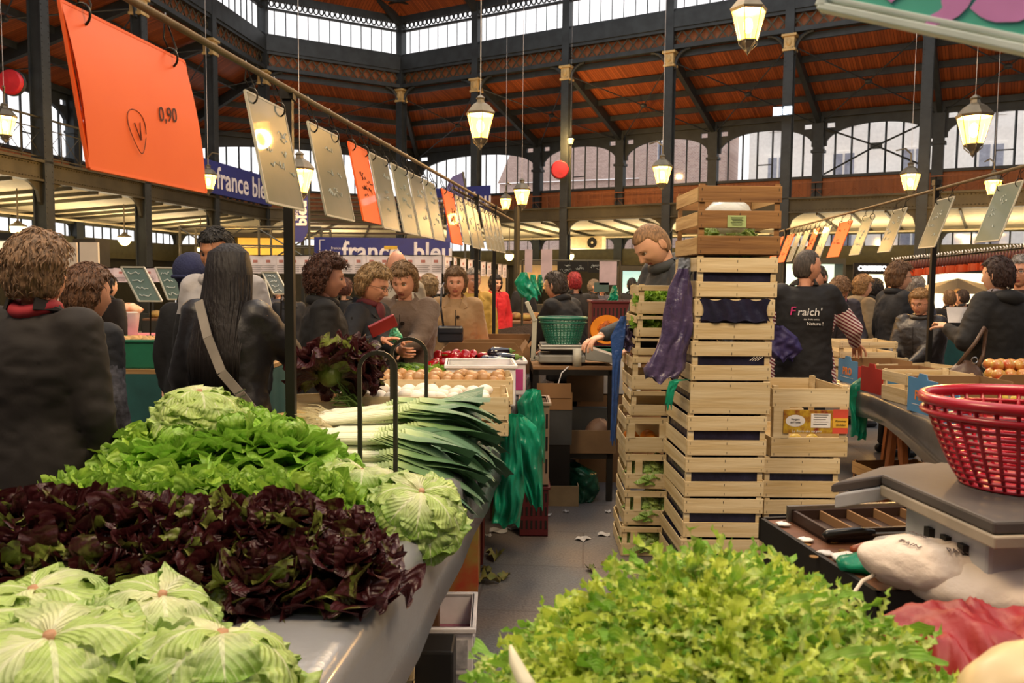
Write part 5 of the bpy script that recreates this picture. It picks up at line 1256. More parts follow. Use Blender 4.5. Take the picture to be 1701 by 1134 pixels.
    if hair == 'long': Hm = Matrix.Translation(hcen)@Matrix.Rotation(hy*.6, 4, 'Z'); 
    else: Hm = T
    m.v = [tuple((Hm@Vector(p))*s*1.0) for p in m.v]; m.build('hair', hairmat(hc), o, smooth=True)
    # ---------------- coat
    cm = coat; bk = bulk; g = MB()
    secs = [(hem, .205*bk, .16*bk, 0), (.95, .19*bk, .145*bk, 0), (1.1, .172*bk, .132*bk, 0), (1.27, .19*bk, .138*bk, 0), (1.37, .185*bk, .118*bk, .005), (1.43, .125*bk, .09*bk, .012), (1.475, .075, .072, .012)]
    torso_loft(g, secs, xf)
    for q in (-1, 1):
        sh, el, hd = hands[q]; wr = el.lerp(hd, .93)
        capsule(g, sh-Vector((q*.03, 0, 0)), .088*bk**.7, el, .062*bk**.7, 14); capsule(g, el, .061*bk**.7, wr, .046, 14)
    V, F = remesh(g, vox, 6, .6)
    V = V.astype(float)
    N3 = np.array([MN.noise(Vector((p[0]*7, p[1]*7+seed, p[2]*5))) for p in V]); N4 = np.array([MN.noise(Vector((p[0]*13+5, p[1]*13, p[2]*22+seed))) for p in V])
    c_ = V.copy(); c_[:, 2] = 0; nr = np.linalg.norm(c_, axis=1)[:, None]+1e-6
    V = V+c_/nr*(N3[:, None]*.014+np.abs(N4)[:, None]*-.012)
    G_ = MB(); G_.add(V*s, F, 0)
    if sleeve:      # different cloth on the sleeves
        for k, f in enumerate(F):
            p = Vector(V[f[0]]); d = min(((p-hands[q][1]).length if (p-hands[q][1]).dot(hands[q][0]-hands[q][1]) > 0 else 0) for q in (-1, 1) if abs(p.x) > .14*bk or True)
            out = any((p-hands[q][0]).length > .13 and abs(p.x) > .19 and p.x*q > 0 or min((p-hands[q][1]).length, (p-hands[q][2]).length, (p-(hands[q][1]+hands[q][2])/2).length) < .13 for q in (-1, 1))
            if out: G_.m[k] = 1
        G_.build('coat', [cm, sleeve], o, smooth=True)
    else: G_.build('coat', cm, o, smooth=True)
    m = MB(); tl = Matrix.Rotation(lean, 4, 'X'); cc = xf(Vector((0, .008, 1.47)))
    if collar == 'hood' or hoodc: 
        m.ell((0, 0, 0), (.13, .085, .06), 20, 10, noise=.04, seed=seed); m.v = [tuple((xf(Vector(p)+Vector((0, .075, 1.455))))*s) for p in m.v]
        m.tube([tuple(xf(Vector((.095*math.cos(a), .01+.085*math.sin(a), 1.47+.015*math.sin(a))))*s) for a in np.linspace(0, 2*PI, 25)], .028*s, 8, caps=False); m.build('hood', hoodc or cm, o, smooth=True)
    elif collar == 'high':
        m.tube([tuple(xf(Vector((.078*math.cos(a), .01+.072*math.sin(a), 1.475+.012*math.sin(a))))*s) for a in np.linspace(0, 2*PI, 25)], .032*s, 8, caps=False, sx=1); m.build('collar', cm, o, smooth=True)
    else:
        for q in (-1, 1): m.add([tuple(xf(Vector(p))*s) for p in ((q*.02, -.10*bk**.5, 1.36), (q*.10, -.09*bk**.5, 1.40), (q*.10, .0, 1.475), (q*.055, .09, 1.485), (q*.05, .075, 1.525), (q*.075, .0, 1.505), (q*.05, -.075, 1.45))], [(0,1,2,6), (2,3,4,5), (2,5,6)])
        c2 = m.build('collar', cm, o); md = c2.modifiers.new('s', 'SOLIDIFY'); md.thickness = .01; md.offset = 0
    if scarf:
        m = MB(); m.tube([tuple(xf(Vector((.066*math.cos(a), .01+.064*math.sin(a), 1.485+.01*math.cos(2*a))))*s) for a in np.linspace(0, 2*PI, 21)], .024*s, 8, caps=False); m.ell(tuple(xf(Vector((0, -.085, 1.42)))*s), (.05*s, .03*s, .07*s), 12, 8, noise=.06); m.build('scarf', scarf, o, smooth=True)
    if buttons:
        for k in range(buttons): 
            p = xf(Vector((.02, -.145*bk, 1.32-.13*k)))*s; m = MB(); m.lathe([(.014, 0), (.014, .006), (.0, .008)], 12, 0, TM(*p)@RM(PI/2)); m.build('button', mat('dark button', '#2c211a', .3), o)
    if not far:
        m = MB(); m.tube([tuple(xf(Vector((0, -.14*bk-.004, z)))*s) for z in (hem+.02, 1.0, 1.15, 1.3, 1.38)], .003, 5); m.build('front_seam', mat('dark seam', '#15120f', .6), o)
    # ---------------- trousers and shoes
    m = MB()
    for q in (-1, 1): capsule(m, (q*.088, 0, .92), .105, (q*.10, -.015, .49), .074); capsule(m, (q*.10, -.015, .49), .073, (q*.10, .015, .12), .056)
    V, F = remesh(m, max(vox, .022), 3); t_ = MB(); t_.add(V*s, F); t_.build('trousers', mat('cloth '+trous, trous, .85, bump=.3, bs=20), o, smooth=True)
    for q in (-1, 1): m = MB(); capsule(m, (q*.1*s, .045*s, .045*s), .044*s, (q*.11*s, -.15*s, .036*s), .036*s, 12); m.v = [(a, b_, max(c, .002)) for a, b_, c in m.v]; m.build('shoe', mat('black shoe', '#141210', .35), o, smooth=True)
    return o
def cl(name, c, rough=.8, **k): return mat('coat '+name, c, rough, bump=k.pop('bump', .35), bs=k.pop('bs', 24), sheen=k.pop('sheen', 0)*.3, var=k.pop('var', .12), vs=k.pop('vs', 5), **k)
blackc, navyc, brownc = cl('black', '#0e0d0e'), cl('navy', '#11131a'), cl('dark brown', '#17110f', bump=.15)
tanc, beigec, woolc = cl('tan', '#9a7a53', sheen=.4), cl('pale jacket', '#aaa08d'), cl('brown wool', '#5e4b3c', sheen=.5, bs=60)
greyc = cl('tweed', '#4b4b54', var=.3, vs=60); lightg = cl('light grey', '#a7a3a2'); yelc = cl('mustard', '#b8943f'); redc = cl('red', '#c01c24')
def stripes():
    m = bpy.data.materials.new('striped jersey'); m.use_nodes = True; N = m.node_tree.nodes; L = m.node_tree.links; b = N['Principled BSDF']; tc = N.new('ShaderNodeTexCoord'); w = N.new('ShaderNodeTexWave')
    mp = N.new('ShaderNodeMapping'); mp.inputs['Rotation'].default_value = (0, .5, .2); L.new(tc.outputs['Object'], mp.inputs[0]); w.bands_direction = 'Z'; w.inputs['Scale'].default_value = 15; L.new(mp.outputs[0], w.inputs[0]); cr = N.new('ShaderNodeValToRGB'); cr.color_ramp.interpolation = 'CONSTANT'
    cr.color_ramp.elements[0].color = lin('#7c2a3c'); cr.color_ramp.elements[1].position = .5; cr.color_ramp.elements[1].color = lin('#d9cdc8'); L.new(w.outputs[0], cr.inputs[0]); L.new(cr.outputs[0], b.inputs['Base Color']); b.inputs['Roughness'].default_value = .85; return m
strp = stripes()
d2 = math.radians
person('person with wavy grey brown hair in a dark brown coat, back turned, far left', 58, 396, 2.78, d2(172), brownc, 'set', '#8a6a4c', 'b', seed=1, bulk=1.12, hem=.6, big=1.15, scarf=mat('red scarf', '#9c2430', .8))
person('person with brown hair behind the far left one, face turned away, grey tweed sleeve', 140, 445, 3.45, d2(150), navyc, 'set', '#6e4a30', 'b', seed=2, hem=.6, sleeve=greyc, collar='round', big=.9)
person('person with very long straight black hair, black padded coat and grey bag strap', 378, 412, 3.75, d2(168), cl('padded black', '#1b1a1e', .5), 'long', '#1a1213', 'a', seed=3, bulk=1.08, hem=.7, arms={-1: (-.30, -.42, 1.02)})
person('tall man with black hair behind the long haired woman, light grey hood', 366, 378, 4.45, d2(-12), lightg, 'short', '#17130f', 'c', seed=4, bulk=1.1, sleeve=blackc, hoodc=lightg, hp=.2)
bn = person('person in a dark blue knitted hat behind the grey hooded man', 318, 440, 5.2, d2(170), blackc, 'short', '#23263c', 'a', seed=5, far=True)
person('person with curly reddish brown hair and black coat, profile turned to the right', 538, 430, 4.75, d2(106), blackc, 'curly', '#5a3423', 'b', seed=6, bulk=1.15, hem=.7, collar='high', big=1.0)
person('person with blond hair and glasses in a navy coat, holding a red wallet', 612, 441, 5.05, d2(72), navyc, 'set', '#bf9d6d', 'b', seed=7, bulk=1.1, hem=.7, glasses=True, hp=.25, arms={-1: (-.36, -.27, 1.27), 1: (-.17, -.3, 1.2)}, scarf=mat('dark red lining', '#5e2028', .8))
person('elderly person in a brown wool buttoned coat looking down at the red wallet', 673, 438, 5.5, d2(-5), woolc, 'set', '#9d7b54', 'b', seed=8, bulk=1.2, hem=.6, hp=.25, hy=-.1, buttons=4, arms={-1: (-.13, -.42, 1.17), 1: (.04, -.42, 1.17)})
person('balding man in a pale zipped jacket behind the two women with the wallet', 660, 415, 6.6, d2(15), beigec, 'bald', '#4e3a2c', 'b', seed=9, bulk=1.15, loc=(P(658, 422, 6.7).x, 6.7, 0), hp=.15)
person('person in a black coat seen from behind, short blond hair, beside the tan coat', 712, 459, 8.0, d2(175), blackc, 'set', '#a98b60', 'a', seed=10, hem=.5)
person('smiling elderly person in a tan buttoned coat with a dark shoulder bag', 757, 447, 6.75, d2(4), tanc, 'set', '#8a6c4c', 'b', seed=11, bulk=1.05, hem=.5, hy=-.05, buttons=1)
person('white haired man in a mustard jacket behind the tan coat', 785, 446, 8.2, d2(20), yelc, 'short', '#b8aca0', 'b', seed=12, bulk=1.15)
person('person with dark bobbed hair in a bright red jacket, in the distance', 822, 457, 11.5, d2(20), redc, 'bob', '#231a18', 'a', seed=13, hy=.3, hem=.85)
person('vendor in a black fleece bending beside the green basket, dark hair, face to the left', 922, 453, 6.75, d2(-128), blackc, 'short', '#43352a', 'b', seed=14, lean=.25, h=1.62, bulk=1.15, collar='high', glasses=True, arms={-1: (-.15, -.4, 1.0), 1: (.1, -.42, .95)})
person('person in a red cap behind the vendor in black', 955, 452, 9.5, d2(200), blackc, 'short', '#b3262b', 'b', seed=15, far=True)
person('young man with cropped fair hair bending over crates, grey sleeveless jacket', 1083, 392, 5.1, d2(-70), cl('charcoal vest', '#3d4042'), 'crop', '#a57c52', 'a', seed=16, lean=.3, h=1.95, hp=.5, bulk=1.1, collar='high', arms={-1: (-.2, -.42, 1.05), 1: (.2, -.42, 1.02)})
fv = person('man in a black vest lettered on the back, red and white striped sleeves', 1338, 414, 5.9, d2(170), cl('vest black', '#121114'), 'crop', '#544a42', 'b', seed=17, hy=-1.1, bulk=1.15, sleeve=strp, arms={-1: (-.42, -.28, 1.06), 1: (.30, -.30, 1.0)}, collar='round')
fp_ = fv
pinkm = mat('pink lettering', '#d3357a', .5)
text('F', .085, pinkm, fv, TM(.10, .158, 1.33)@RM(PI/2, 0, PI), depth=.003, shear=.15); text('raich\'', .075, whitem, fv, TM(-.015, .16, 1.325)@RM(PI/2, 0, PI), depth=.003, shear=.12); text('des fruits extra', .017, whitem, fv, TM(-.03, .16, 1.275)@RM(PI/2, 0, PI), depth=.003); text('Nature !', .032, whitem, fv, TM(-.055, .16, 1.245)@RM(PI/2, 0, PI), depth=.003)
person('man in a flat cap and dark coat behind the striped sleeve man', 1362, 440, 8.3, d2(-60), blackc, 'short', '#55493c', 'b', seed=18, far=True, hp=.2)
person('person with light brown hair bending down over the crates, grey jacket and pink scarf', 1395, 490, 7.5, d2(-8), cl('grey quilt', '#3a3640'), 'set', '#8c6847', 'b', seed=19, lean=.45, h=1.66, hp=.45, bulk=1.05, scarf=mat('pink scarf', '#b07a9a', .8), arms={-1: (-.16, -.45, .98), 1: (.16, -.45, .98)})
person('person with short blond hair in a beige hooded coat, right of the bending one', 1432, 459, 8.8, d2(100), cl('sand coat', '#8d7b5e'), 'set', '#b98f5c', 'a', seed=20, collar='hood', bulk=1.15, hem=.6)
person('person with dark hair just behind the beige hooded coat', 1452, 464, 10.0, d2(95), blackc, 'bob', '#221a18', 'a', seed=21, far=True)
person('person with brown hair in a navy coat standing in profile, facing right', 1492, 438, 7.3, d2(95), navyc, 'set', '#7d5a3c', 'a', seed=22, bulk=1.15, hem=.6, collar='high', glasses=True)
person('elderly person with golden hair and glasses in a shiny black coat, looking left', 1532, 482, 6.75, d2(-48), cl('shiny black', '#201a18', .45, bump=.6), 'set', '#b88c55', 'b', seed=23, bulk=1.25, hp=.15, hem=.6, glasses=True, collar='high', arms={-1: (-.12, -.32, 1.0), 1: (.02, -.34, 1.0)})
person('grey haired person behind the navy coat', 1521, 460, 9.2, d2(140), greyc, 'set', '#a39a90', 'a', seed=24, far=True)
person('person in a long black hooded coat seen from behind at right, dark reddish hair', 1662, 428, 5.65, d2(205), blackc, 'short', '#3a2019', 'a', seed=25, bulk=1.25, hem=.5, collar='hood', scarf=mat('checked scarf', '#8d8890', .8, col2='#5a5560', vs=50), arms={1: (.24, -.2, 1.24)}, big=1.6)
person('man with grey hair and dark glasses at the right picture edge', 1699, 424, 6.3, d2(-50), cl('plum', '#2c2022'), 'short', '#8f8a86', 'b', seed=26, bulk=1.2, glasses=True)
for px, py, D, yw, hc, c_, lb in ((1577, 512, 10, 180, '#8a6640', blackc, 'person with fluffy fair hair in the distance at right, back turned'), (1600, 500, 11, 200, '#33221a', navyc, 'dark haired person in the far crowd behind the paper sheet'), (1345, 462, 9, 160, '#7d7d80', blackc, 'distant person left of the flat cap man'),
        (178, 458, 8.2, 160, '#241a16', brownc, 'person in a dark jacket leaning by the white panel stand'), (480, 470, 9.5, 20, '#2c211b', navyc, 'distant person just left of the curly haired profile'), (573, 462, 8.8, 170, '#5a2c1c', blackc, 'small red haired person between the curly and the blond heads'),
        (1050, 462, 13, 180, '#191412', blackc, 'distant dark haired person left of the bent young man'), (462, 478, 12, 0, '#6b4c33', greyc, 'tiny distant person above the left stall produce'), (985, 464, 13, 90, '#8a7a68', brownc, 'distant person above the maroon crate'),
        (1590, 492, 12, 0, '#d1a35c', tanc, 'distant person in the lit food hall at right'), (1480, 470, 13, 0, '#201816', navyc, 'distant person under the lit shop sign'), (1000, 470, 15, 0, '#3c2c20', greyc, 'distant person beyond the pink paper sheet'), (870, 462, 15, 180, '#2c2018', navyc, 'distant person beyond the turquoise bags'),
        (640, 468, 14, 0, '#57402c', brownc, 'distant person under the blue banner')):
    person(lb, px, py, D, d2(yw), c_, 'short', hc, 'a', far=True, seed=int(px) % 17+1)
for px, lb in ((398, 'person leaning on the gallery rail above the blue banner'), (378, 'smaller person on the gallery left of the leaning one'), (417, 'person on the gallery next to the yellow lit slate')):
    person(lb, px, 291+(px-398)*.1, 33.5 if px > 400 else 32.5, d2(10), blackc, 'short', '#2a1e18', 'b', far=True, h=1.68, z0=4.1, seed=px % 7+1)
# bags and straps
strap = mat('grey webbing', '#8a8278', .6)
x0 = P(378, 412, 3.75)
m = MB(); pts = [P(330, 500, 3.62), P(345, 560, 3.53), P(368, 618, 3.5), P(400, 655, 3.5), P(428, 690, 3.52)]
for a, b in zip(pts[:-1], pts[1:]): m.bar(a, b, .04, .006, up=(0, -1, 0))
o = thing('shoulder_bag', 'grey webbing shoulder strap with a metal buckle across the long haired back', 'bag', pts[-1]); m.v = [tuple(Vector(p)-pts[-1]) for p in m.v]; m.build('strap', strap, o)
m = MB(); bq = P(400, 655, 3.485)-pts[-1]
for dz in (-.012, .012): m.bar(bq+Vector((-.022, -.004, dz-.01)), bq+Vector((.022, -.004, dz+.012)), .006)
m.build('buckle', mat('steel', '#c4c4c4', .25, .9), o); m = MB(); m.ell((.12, .1, -.2), (.14, .06, .12), 14, 10); m.build('pouch', mat('black leather', '#1a1819', .4), o, smooth=True)
o = thing('handbag', 'dark blue leather shoulder bag worn by the person in the tan coat', 'handbag', P(748, 555, 6.5), sc=.85); lm = mat('blue black leather', '#22262f', .3, coat=.3)
m = MB(); m.box(-.12, -.035, -.08, .12, .035, .07); m.build('pouch', lm, o, bevel=.025); m = MB(); m.box(-.12, -.045, -.0, .12, .04, .078); m.build('flap', lm, o, bevel=.02); m = MB(); m.tube([(-.06, .0, .05), (-.09, .0, .25), (-.085, .03, .42), (-.07, .12, .47)], .01, 6, sx=1); m.build('strap', lm, o, smooth=True)
o = thing('handbag', 'brown leather handbag with ring fittings hanging by the black hooded coat', 'handbag', P(1602, 640, 5.35)); lm = mat('brown leather', '#5a4334', .4, bump=.3)
m = MB(); m.ell((0, 0, 0), (.13, .07, .16), 18, 10, noise=.04); m.build('pouch', lm, o, smooth=True); m = MB(); m.tube([(-.06, 0, .12), (.04, -.03, .28), (.1, -.02, .38), (.14, .03, .36), (.13, .03, .2), (.08, 0, .12)], .012, 6); m.build('strap', lm, o, smooth=True)
m = MB()
for x, z in ((.03, .17), (.1, .14)): m.tube([(x+.02*math.cos(a), -.05, z+.02*math.sin(a)) for a in np.linspace(0, 6.28, 13)], .004, 5, caps=False)
m.build('ring', mat('steel', '#c4c4c4', .25, .9), o)
m = MB(); m.box(-.08, -.01, -.04, .08, .01, .04); p = P(636, 541, 4.62); w_ = tag(m.build('wallet', mat('red leather', '#8c1c22', .4), None, bevel=.005), 'dark red wallet held open by the blond person in glasses', 'wallet'); w_.location = p; w_.rotation_euler = (.5, -.45, .3)
sheet('plastic_bag', 'small mint green bag held in the hands beside the wallet', 'bag', SH([(655, 545, 5), (657, 556, 11), (660, 568, 12)], 4.7), mat('mint film', '#5fc79c', .3, bump=.6), .03, .012, 16)
m = MB(); m.box(-.085, -.002, -.055, .085, .002, .055); p = P(1594, 523, 5.72); w_ = tag(m.build('paper_sheet', mat('white paper', '#efe9e6', .8), None), 'white sheet of paper held by the black hooded person at right', 'paper'); w_.location = p; w_.rotation_euler = (-.3, 0, 0)
# red lettuce held out
lettuce('oakr', P(545, 640, 3.7), 'big red oakleaf lettuce held up by the long haired customer', None, 1.15, (-.6, .3, .4)); lettuce('oakr', P(582, 615, 3.75), 'second red oakleaf lettuce lying against the one being held up', None, .9, (.6, .9, 1))
o = thing('knit_hat', 'dark blue knitted hat behind the grey hood', 'hat', P(318, 446, 5.2)); m = MB(); m.ell((0, 0, -.01), (.112, .122, .115), 20, 12); m.build('crown', mat('blue knit', '#23284a', .9, bump=.6, bs=80), o, smooth=True); m = MB(); m.tube([(.108*math.cos(a), .118*math.sin(a), -.05) for a in np.linspace(0, 6.29, 25)], .013, 7, caps=False); m.build('brim_fold', MATS['blue knit'], o, smooth=True)
# ================================================ PRICE RAILS AND SHEETS
railm = mat('old rail wood', '#7a6748', .6, stretch=(3, 3, 3)); postm = mat('black square post', '#262422', .45, .5)
orangem = mat('orange price board', '#f5641c', .55, col2='#ec5716', vs=2.2, coat=.04); slatem = mat('slate board', '#4f5d54', .32, col2='#6c7067', vs=3, coat=.25, bump=.1, bs=5); slateb = mat('greener slate', '#46605a', .36, col2='#5f7268', vs=3, coat=.2)
edgem = mat('board edge', '#b9b6a6', .5); chalk = mat('chalk line', '#d9ded6', .9); pen = mat('pen line', '#4a1f12', .8)
def rail_x(y): return -.84+.138*(y-3.2)
def rrail_x(y): return 3.1+.1*(y-5.5)
RZ = 2.235
def post(x, y, z0, z1, lb, w=.034):
    o = thing('stall_post', lb, 'post', (x, y, z0)); m = MB(); m.box(-w/2, -w/2, 0, w/2, w/2, z1-z0); m.build('shaft', postm, o, bevel=.002)
    m = MB(); m.box(-.05, -.05, 0, .05, .05, .008); m.build('foot', postm, o); m = MB(); m.box(-w*.7, -w*.7, z1-z0-.03, w*.7, w*.7, z1-z0+.012); m.build('rail_clamp', postm, o)
post(rail_x(3.2)-.02, 3.2, TZ, RZ, 'nearest black stall post rising from the left table beside the celeriac', .036)
post(rail_x(7.05), 7.05, TZ, RZ, 'black stall post in front of the white haired man in mustard'); post(rail_x(8.0), 8.0, TZ, RZ, 'farthest black post of the left stall beside the red jacket')
post(rrail_x(6.28), 6.28, TZ, RZ+.06, 'black stall post of the right stall, before the golden haired person'); post(rrail_x(11.2), 11.2, 0, RZ, 'far black post of the right price rail')
def rail(fx, y0, y1, lb, r=.011):
    o = thing('price_rail', lb, 'rail', (fx(y0), y0, RZ)); m = MB(); m.tube([(0, 0, 0), (fx(y1)-fx(y0), y1-y0, 0)], r, 8); m.build('rod', railm, o, smooth=True); return o
rail(rail_x, .8, 8.5, 'long wooden rail of the left stall holding the hanging price sheets'); rail(rrail_x, 4.6, 12.2, 'long rail of the right stall holding orange and slate sheets')
o = thing('price_rail', 'short second rail crossing above the far end of the left price rail', 'rail', P(752, 312, 6.4)); m = MB(); m.tube([(0, 0, 0), P(852, 366, 9)-P(752, 312, 6.4)], .012, 8); m.build('rod', railm, o)
ringm = mat('wire ring', '#23201b', .4, .7)
def scrib(m, rg, w, h, y, n=10):
    for k in range(n):
        cx, cz = rg.uniform(-.3, .3)*w, rg.uniform(-.75, -.2)*h; pts = [(cx, y, cz)]
        for q in range(6): cx += rg.uniform(-.004, .02); pts.append((cx, y, cz+rg.uniform(-.014, .014)))
        m.tube(pts, .0012, 4, caps=False)
def price_sheet(label, fx, y0, w, h, m_, tilt, scr=chalk, grp=None, hook=.085, side=1, curl=0, name='price_sheet', txt=True):
    x0 = fx(y0); x1 = fx(y0+w); ang = math.atan2(w, x1-x0); L_ = math.hypot(w, x1-x0)
    rg = R_(int(y0*100)); o = thing(name, label, 'price sheet', ((x0+x1)/2, y0+w/2, RZ-hook), 0, grp, rot=(tilt, 0, ang))
    # local x runs along the rail; the sheet swings about it
    m = MB(); N = 8
    def fn(u, v, s): return ((u-.5)*L_, s*.0025+curl*math.sin(PI*v)*.02*(1 if True else 0), -v*h)
    m.grid(lambda u, v: fn(u, v, -1), N, N); m.grid(lambda u, v: fn(1-u, v, 1), N, N); m.hasuv = False; m.build('board', m_, o, smooth=True)
    m = MB(); e = .006
    for a, b in (((-.5*L_, 0, 0), (.5*L_, 0, 0)), ((-.5*L_, 0, -h), (.5*L_, 0, -h)), ((-.5*L_, 0, 0), (-.5*L_, 0, -h)), ((.5*L_, 0, 0), (.5*L_, 0, -h))): m.bar(a, b, .007, .008)
    m.build('edging', edgem if m_ is not orangem else orangem, o)
    for s_ in (-1, 1):
        m = MB(); x = s_*L_*.36; m.tube([(x, .022*math.sin(a), -.008+.026*math.cos(a)) for a in np.linspace(0, 2*PI, 17)], .0032, 5, caps=False); q = m.build('ring', ringm, o, smooth=True)
        m = MB(); m.tube([(x, 0, .018), (x+.006, .012, .05), (x-.01, -.01, hook+.01), (x+.015, .0, hook+.03), (x+.035, .01, hook+.01), (x+.045, .0, .03), (x+.03, 0, .0)], .0024, 5); m.build('wire_hook', ringm, o, smooth=True)
    if scr and txt:
        m = MB(); scrib(m, rg, L_, h, -.0042, 8); m2 = MB(); scrib(m2, rg, L_, h, .0042, 8); m.add(m2.v, m2.f); m.build('writing', scr, o)
    return o
o = price_sheet('large bright orange price sheet marked 0,90 hanging nearest on the left rail', rail_x, 1.90, .52, .375, orangem, -.16, None, curl=-.6, hook=.09)
L0 = math.hypot(.52, .52*.138)
# handwriting on the orange sheet, readable from the aisle side (local -Y face)
T0 = RM(PI/2)
text('0,90', .055, pen, o, TM(.09, -.017, -.19)@RM(PI/2, 0, .0)@RM(z=.15), 'handwriting', depth=.0004, shear=.3)
m = MB(); m.tube([(-.06+.035*math.cos(a)+.008*math.sin(2*a), -.0145, -.26+.055*math.sin(a)) for a in np.linspace(0, 6.1, 22)], .0011, 4); m.tube([(-.07, -.015, -.24), (-.055, -.0145, -.28), (-.045, -.015, -.235), (-.05, -.0145, -.28)], .0013, 4); m.build('handwriting', pen, o)
for y0, w, mm, lb in ((2.80, .31, slatem, 'slate price sheet lit golden by a lamp, nearest after the big orange one'), (3.34, .34, slatem, 'slate price sheet just behind the first black post'), (3.82, .26, orangem, 'narrow orange price sheet between the slates above the curly head'),
        (4.12, .3, slatem, 'slate price sheet right behind the narrow orange one'), (4.5, .3, slateb, 'slate price sheet third along after the narrow orange one'), (4.85, .3, slatem, 'slate price sheet over the blue stage banner left part'), (5.2, .3, slateb, 'slate price sheet with a white glare just left of the second small orange sheet'),
        (5.72, .36, orangem, 'orange price sheet above the balding man in the pale jacket'), (6.16, .26, slateb, 'thin slate price sheet tucked behind that orange sheet'), (6.5, .3, slatem, 'slate price sheet beside the tall blue flag'), (6.83, .2, slatem, 'golden lit slate price sheet left of the second black post')):
    price_sheet(lb, rail_x, y0, w, .375 if w > .26 else .36, mm, -.2, pen if mm is orangem else chalk)
for k in range(5): price_sheet('slate price sheet in the bunch at the far end of the left rail', rail_x, 7.2+.22*k, .17, .36, slatem, -.2, chalk, 'slates at the far end of the left rail')
for y0, w, mm, lb in ((5.0, .32, slateb, 'green slate price sheet with chalk writing nearest on the right rail'), (5.95, .3, slatem, 'slate price sheet second from the right picture edge'), (6.85, .3, slatem, 'slate price sheet just left of the right stall post'), (7.65, .3, slateb, 'slate price sheet between the right post and the big orange sheet'),
        (8.3, .42, orangem, 'largest orange price sheet on the right rail'), (9.0, .3, slatem, 'slate price sheet left of the largest right hand orange one'), (9.5, .25, orangem, 'narrow orange price sheet in the middle of the right rail'), (9.9, .25, slateb, 'pale slate sheet left of the narrow right hand orange one'), (10.3, .25, slatem, 'slate sheet right of the far orange pair'),
        (10.7, .4, orangem, 'orange price sheet just above the head of the striped sleeve man'), (11.3, .4, orangem, 'farthest orange price sheet beside the crate tower')):
    price_sheet(lb, rrail_x, y0, w, .375, mm, .33, pen if mm is orangem else chalk)
# green board in the top right corner
gb = mat('green chalkboard', '#4fbfa8', .45, col2='#66cdb8', vs=3); crm = mat('cream moulding', '#e6f6ec', .4); pk = mat('pink chalk paint', '#e79ade', .6)
a, b = P(1366, 14, 1.15), P(1790, 104, .98); d = (b-a); L_ = d.length; ex_ = d.normalized(); ny = Vector((-ex_.y, ex_.x, 0)).normalized(); ez = ex_.cross(ny)
Mx = Matrix((ex_, ny, ez)).transposed().to_4x4()
o = thing('green_signboard', 'big green sign with pink writing and cream moulding hanging close in the top right corner', 'sign', a, rot=Mx.to_euler())
m = MB(); m.box(0, -.006, .012, L_, .006, .5); m.build('panel', gb, o); m = MB(); m.box(-.004, -.012, -.004, L_+.004, .012, .006); m.box(-.004, -.01, .009, L_, .01, .016); m.box(-.008, -.012, 0, .006, .012, .5); m.build('moulding', crm, o, bevel=.002)
text('7,50', .17, pk, o, TM(.2, -.008, .082)@RM(PI/2), 'pink_writing', depth=.0006, bold=.006, shear=.25)
for x in (.06, L_-.08): m = MB(); m.tube([(x, 0, .49), (x, 0, .75)], .004, 5); m.build('hanging_wire', ringm, o)
# ================================================ RIGHT STALL
def rex(y): return 2.27+.11*(y-4.55)
o = thing('market_table', 'long right hand stall table under dark grey oilcloth carrying fruit boxes', 'table', (2.6, 5, 0)); dcl = mat('dark oilcloth', '#4b4a4a', .3, bump=.15, bs=14, coat=.3)
ys = [3.0+.3*k for k in range(16)]; prof = [(0, -.24), (-.004, -.14), (0, -.03), (.02, 0), (.68, 0), (.7, -.02), (.7, -.25)]; m = MB(); nP = len(prof)
V = [(rex(y)+dx-2.6, y-5, TZ-.0+dz*(1+.35*math.sin(y*2.1))) for y in ys for dx, dz in prof]; m.add(V, [(j*nP+i, j*nP+i+1, (j+1)*nP+i+1, (j+1)*nP+i) for j in range(len(ys)-1) for i in range(nP-1)]); q = m.build('oilcloth', dcl, o, smooth=True); md = q.modifiers.new('s', 'SOLIDIFY'); md.thickness = .004
m = MB(); V = [(rex(3)-2.58, -2, TZ-.035), (rex(3)-1.92, -2, TZ-.035), (rex(7.5)-1.92, 2.5, TZ-.035), (rex(7.5)-2.58, 2.5, TZ-.035)]; m.add(V+[(p, q_, TZ-.006) for p, q_, _ in V], [(3,2,1,0), (4,5,6,7), (0,1,5,4), (1,2,6,5), (2,3,7,6), (3,0,4,7)]); m.build('board', wood_dk, o)
owd = mat('orange trestle wood', '#a5622f', .6, stretch=(14, 14, 2))
for yy in (5.15, 6.9):
    t = thing('trestle', 'orange wood trestle under the %s end of the right stall' % ('near' if yy < 6 else 'far'), 'trestle', (rex(yy)+.1, yy, 0))
    for x in (0, .6):
        for s_ in (-1, 1): m = MB(); m.bar((x, s_*.17, 0), (x, s_*.03, TZ-.04), .035, .05); m.build('leg', owd, t)
    m = MB(); m.bar((-.05, 0, TZ-.06), (.65, 0, TZ-.06), .05, .05); m.bar((0, -.1, .3), (0, .1, .3), .02, .04); m.build('crossbar', owd, t)
bluec, redcb = mat('blue carton', '#4a86b8', .5, var=.06), mat('red carton', '#b8352c', .5, var=.08)
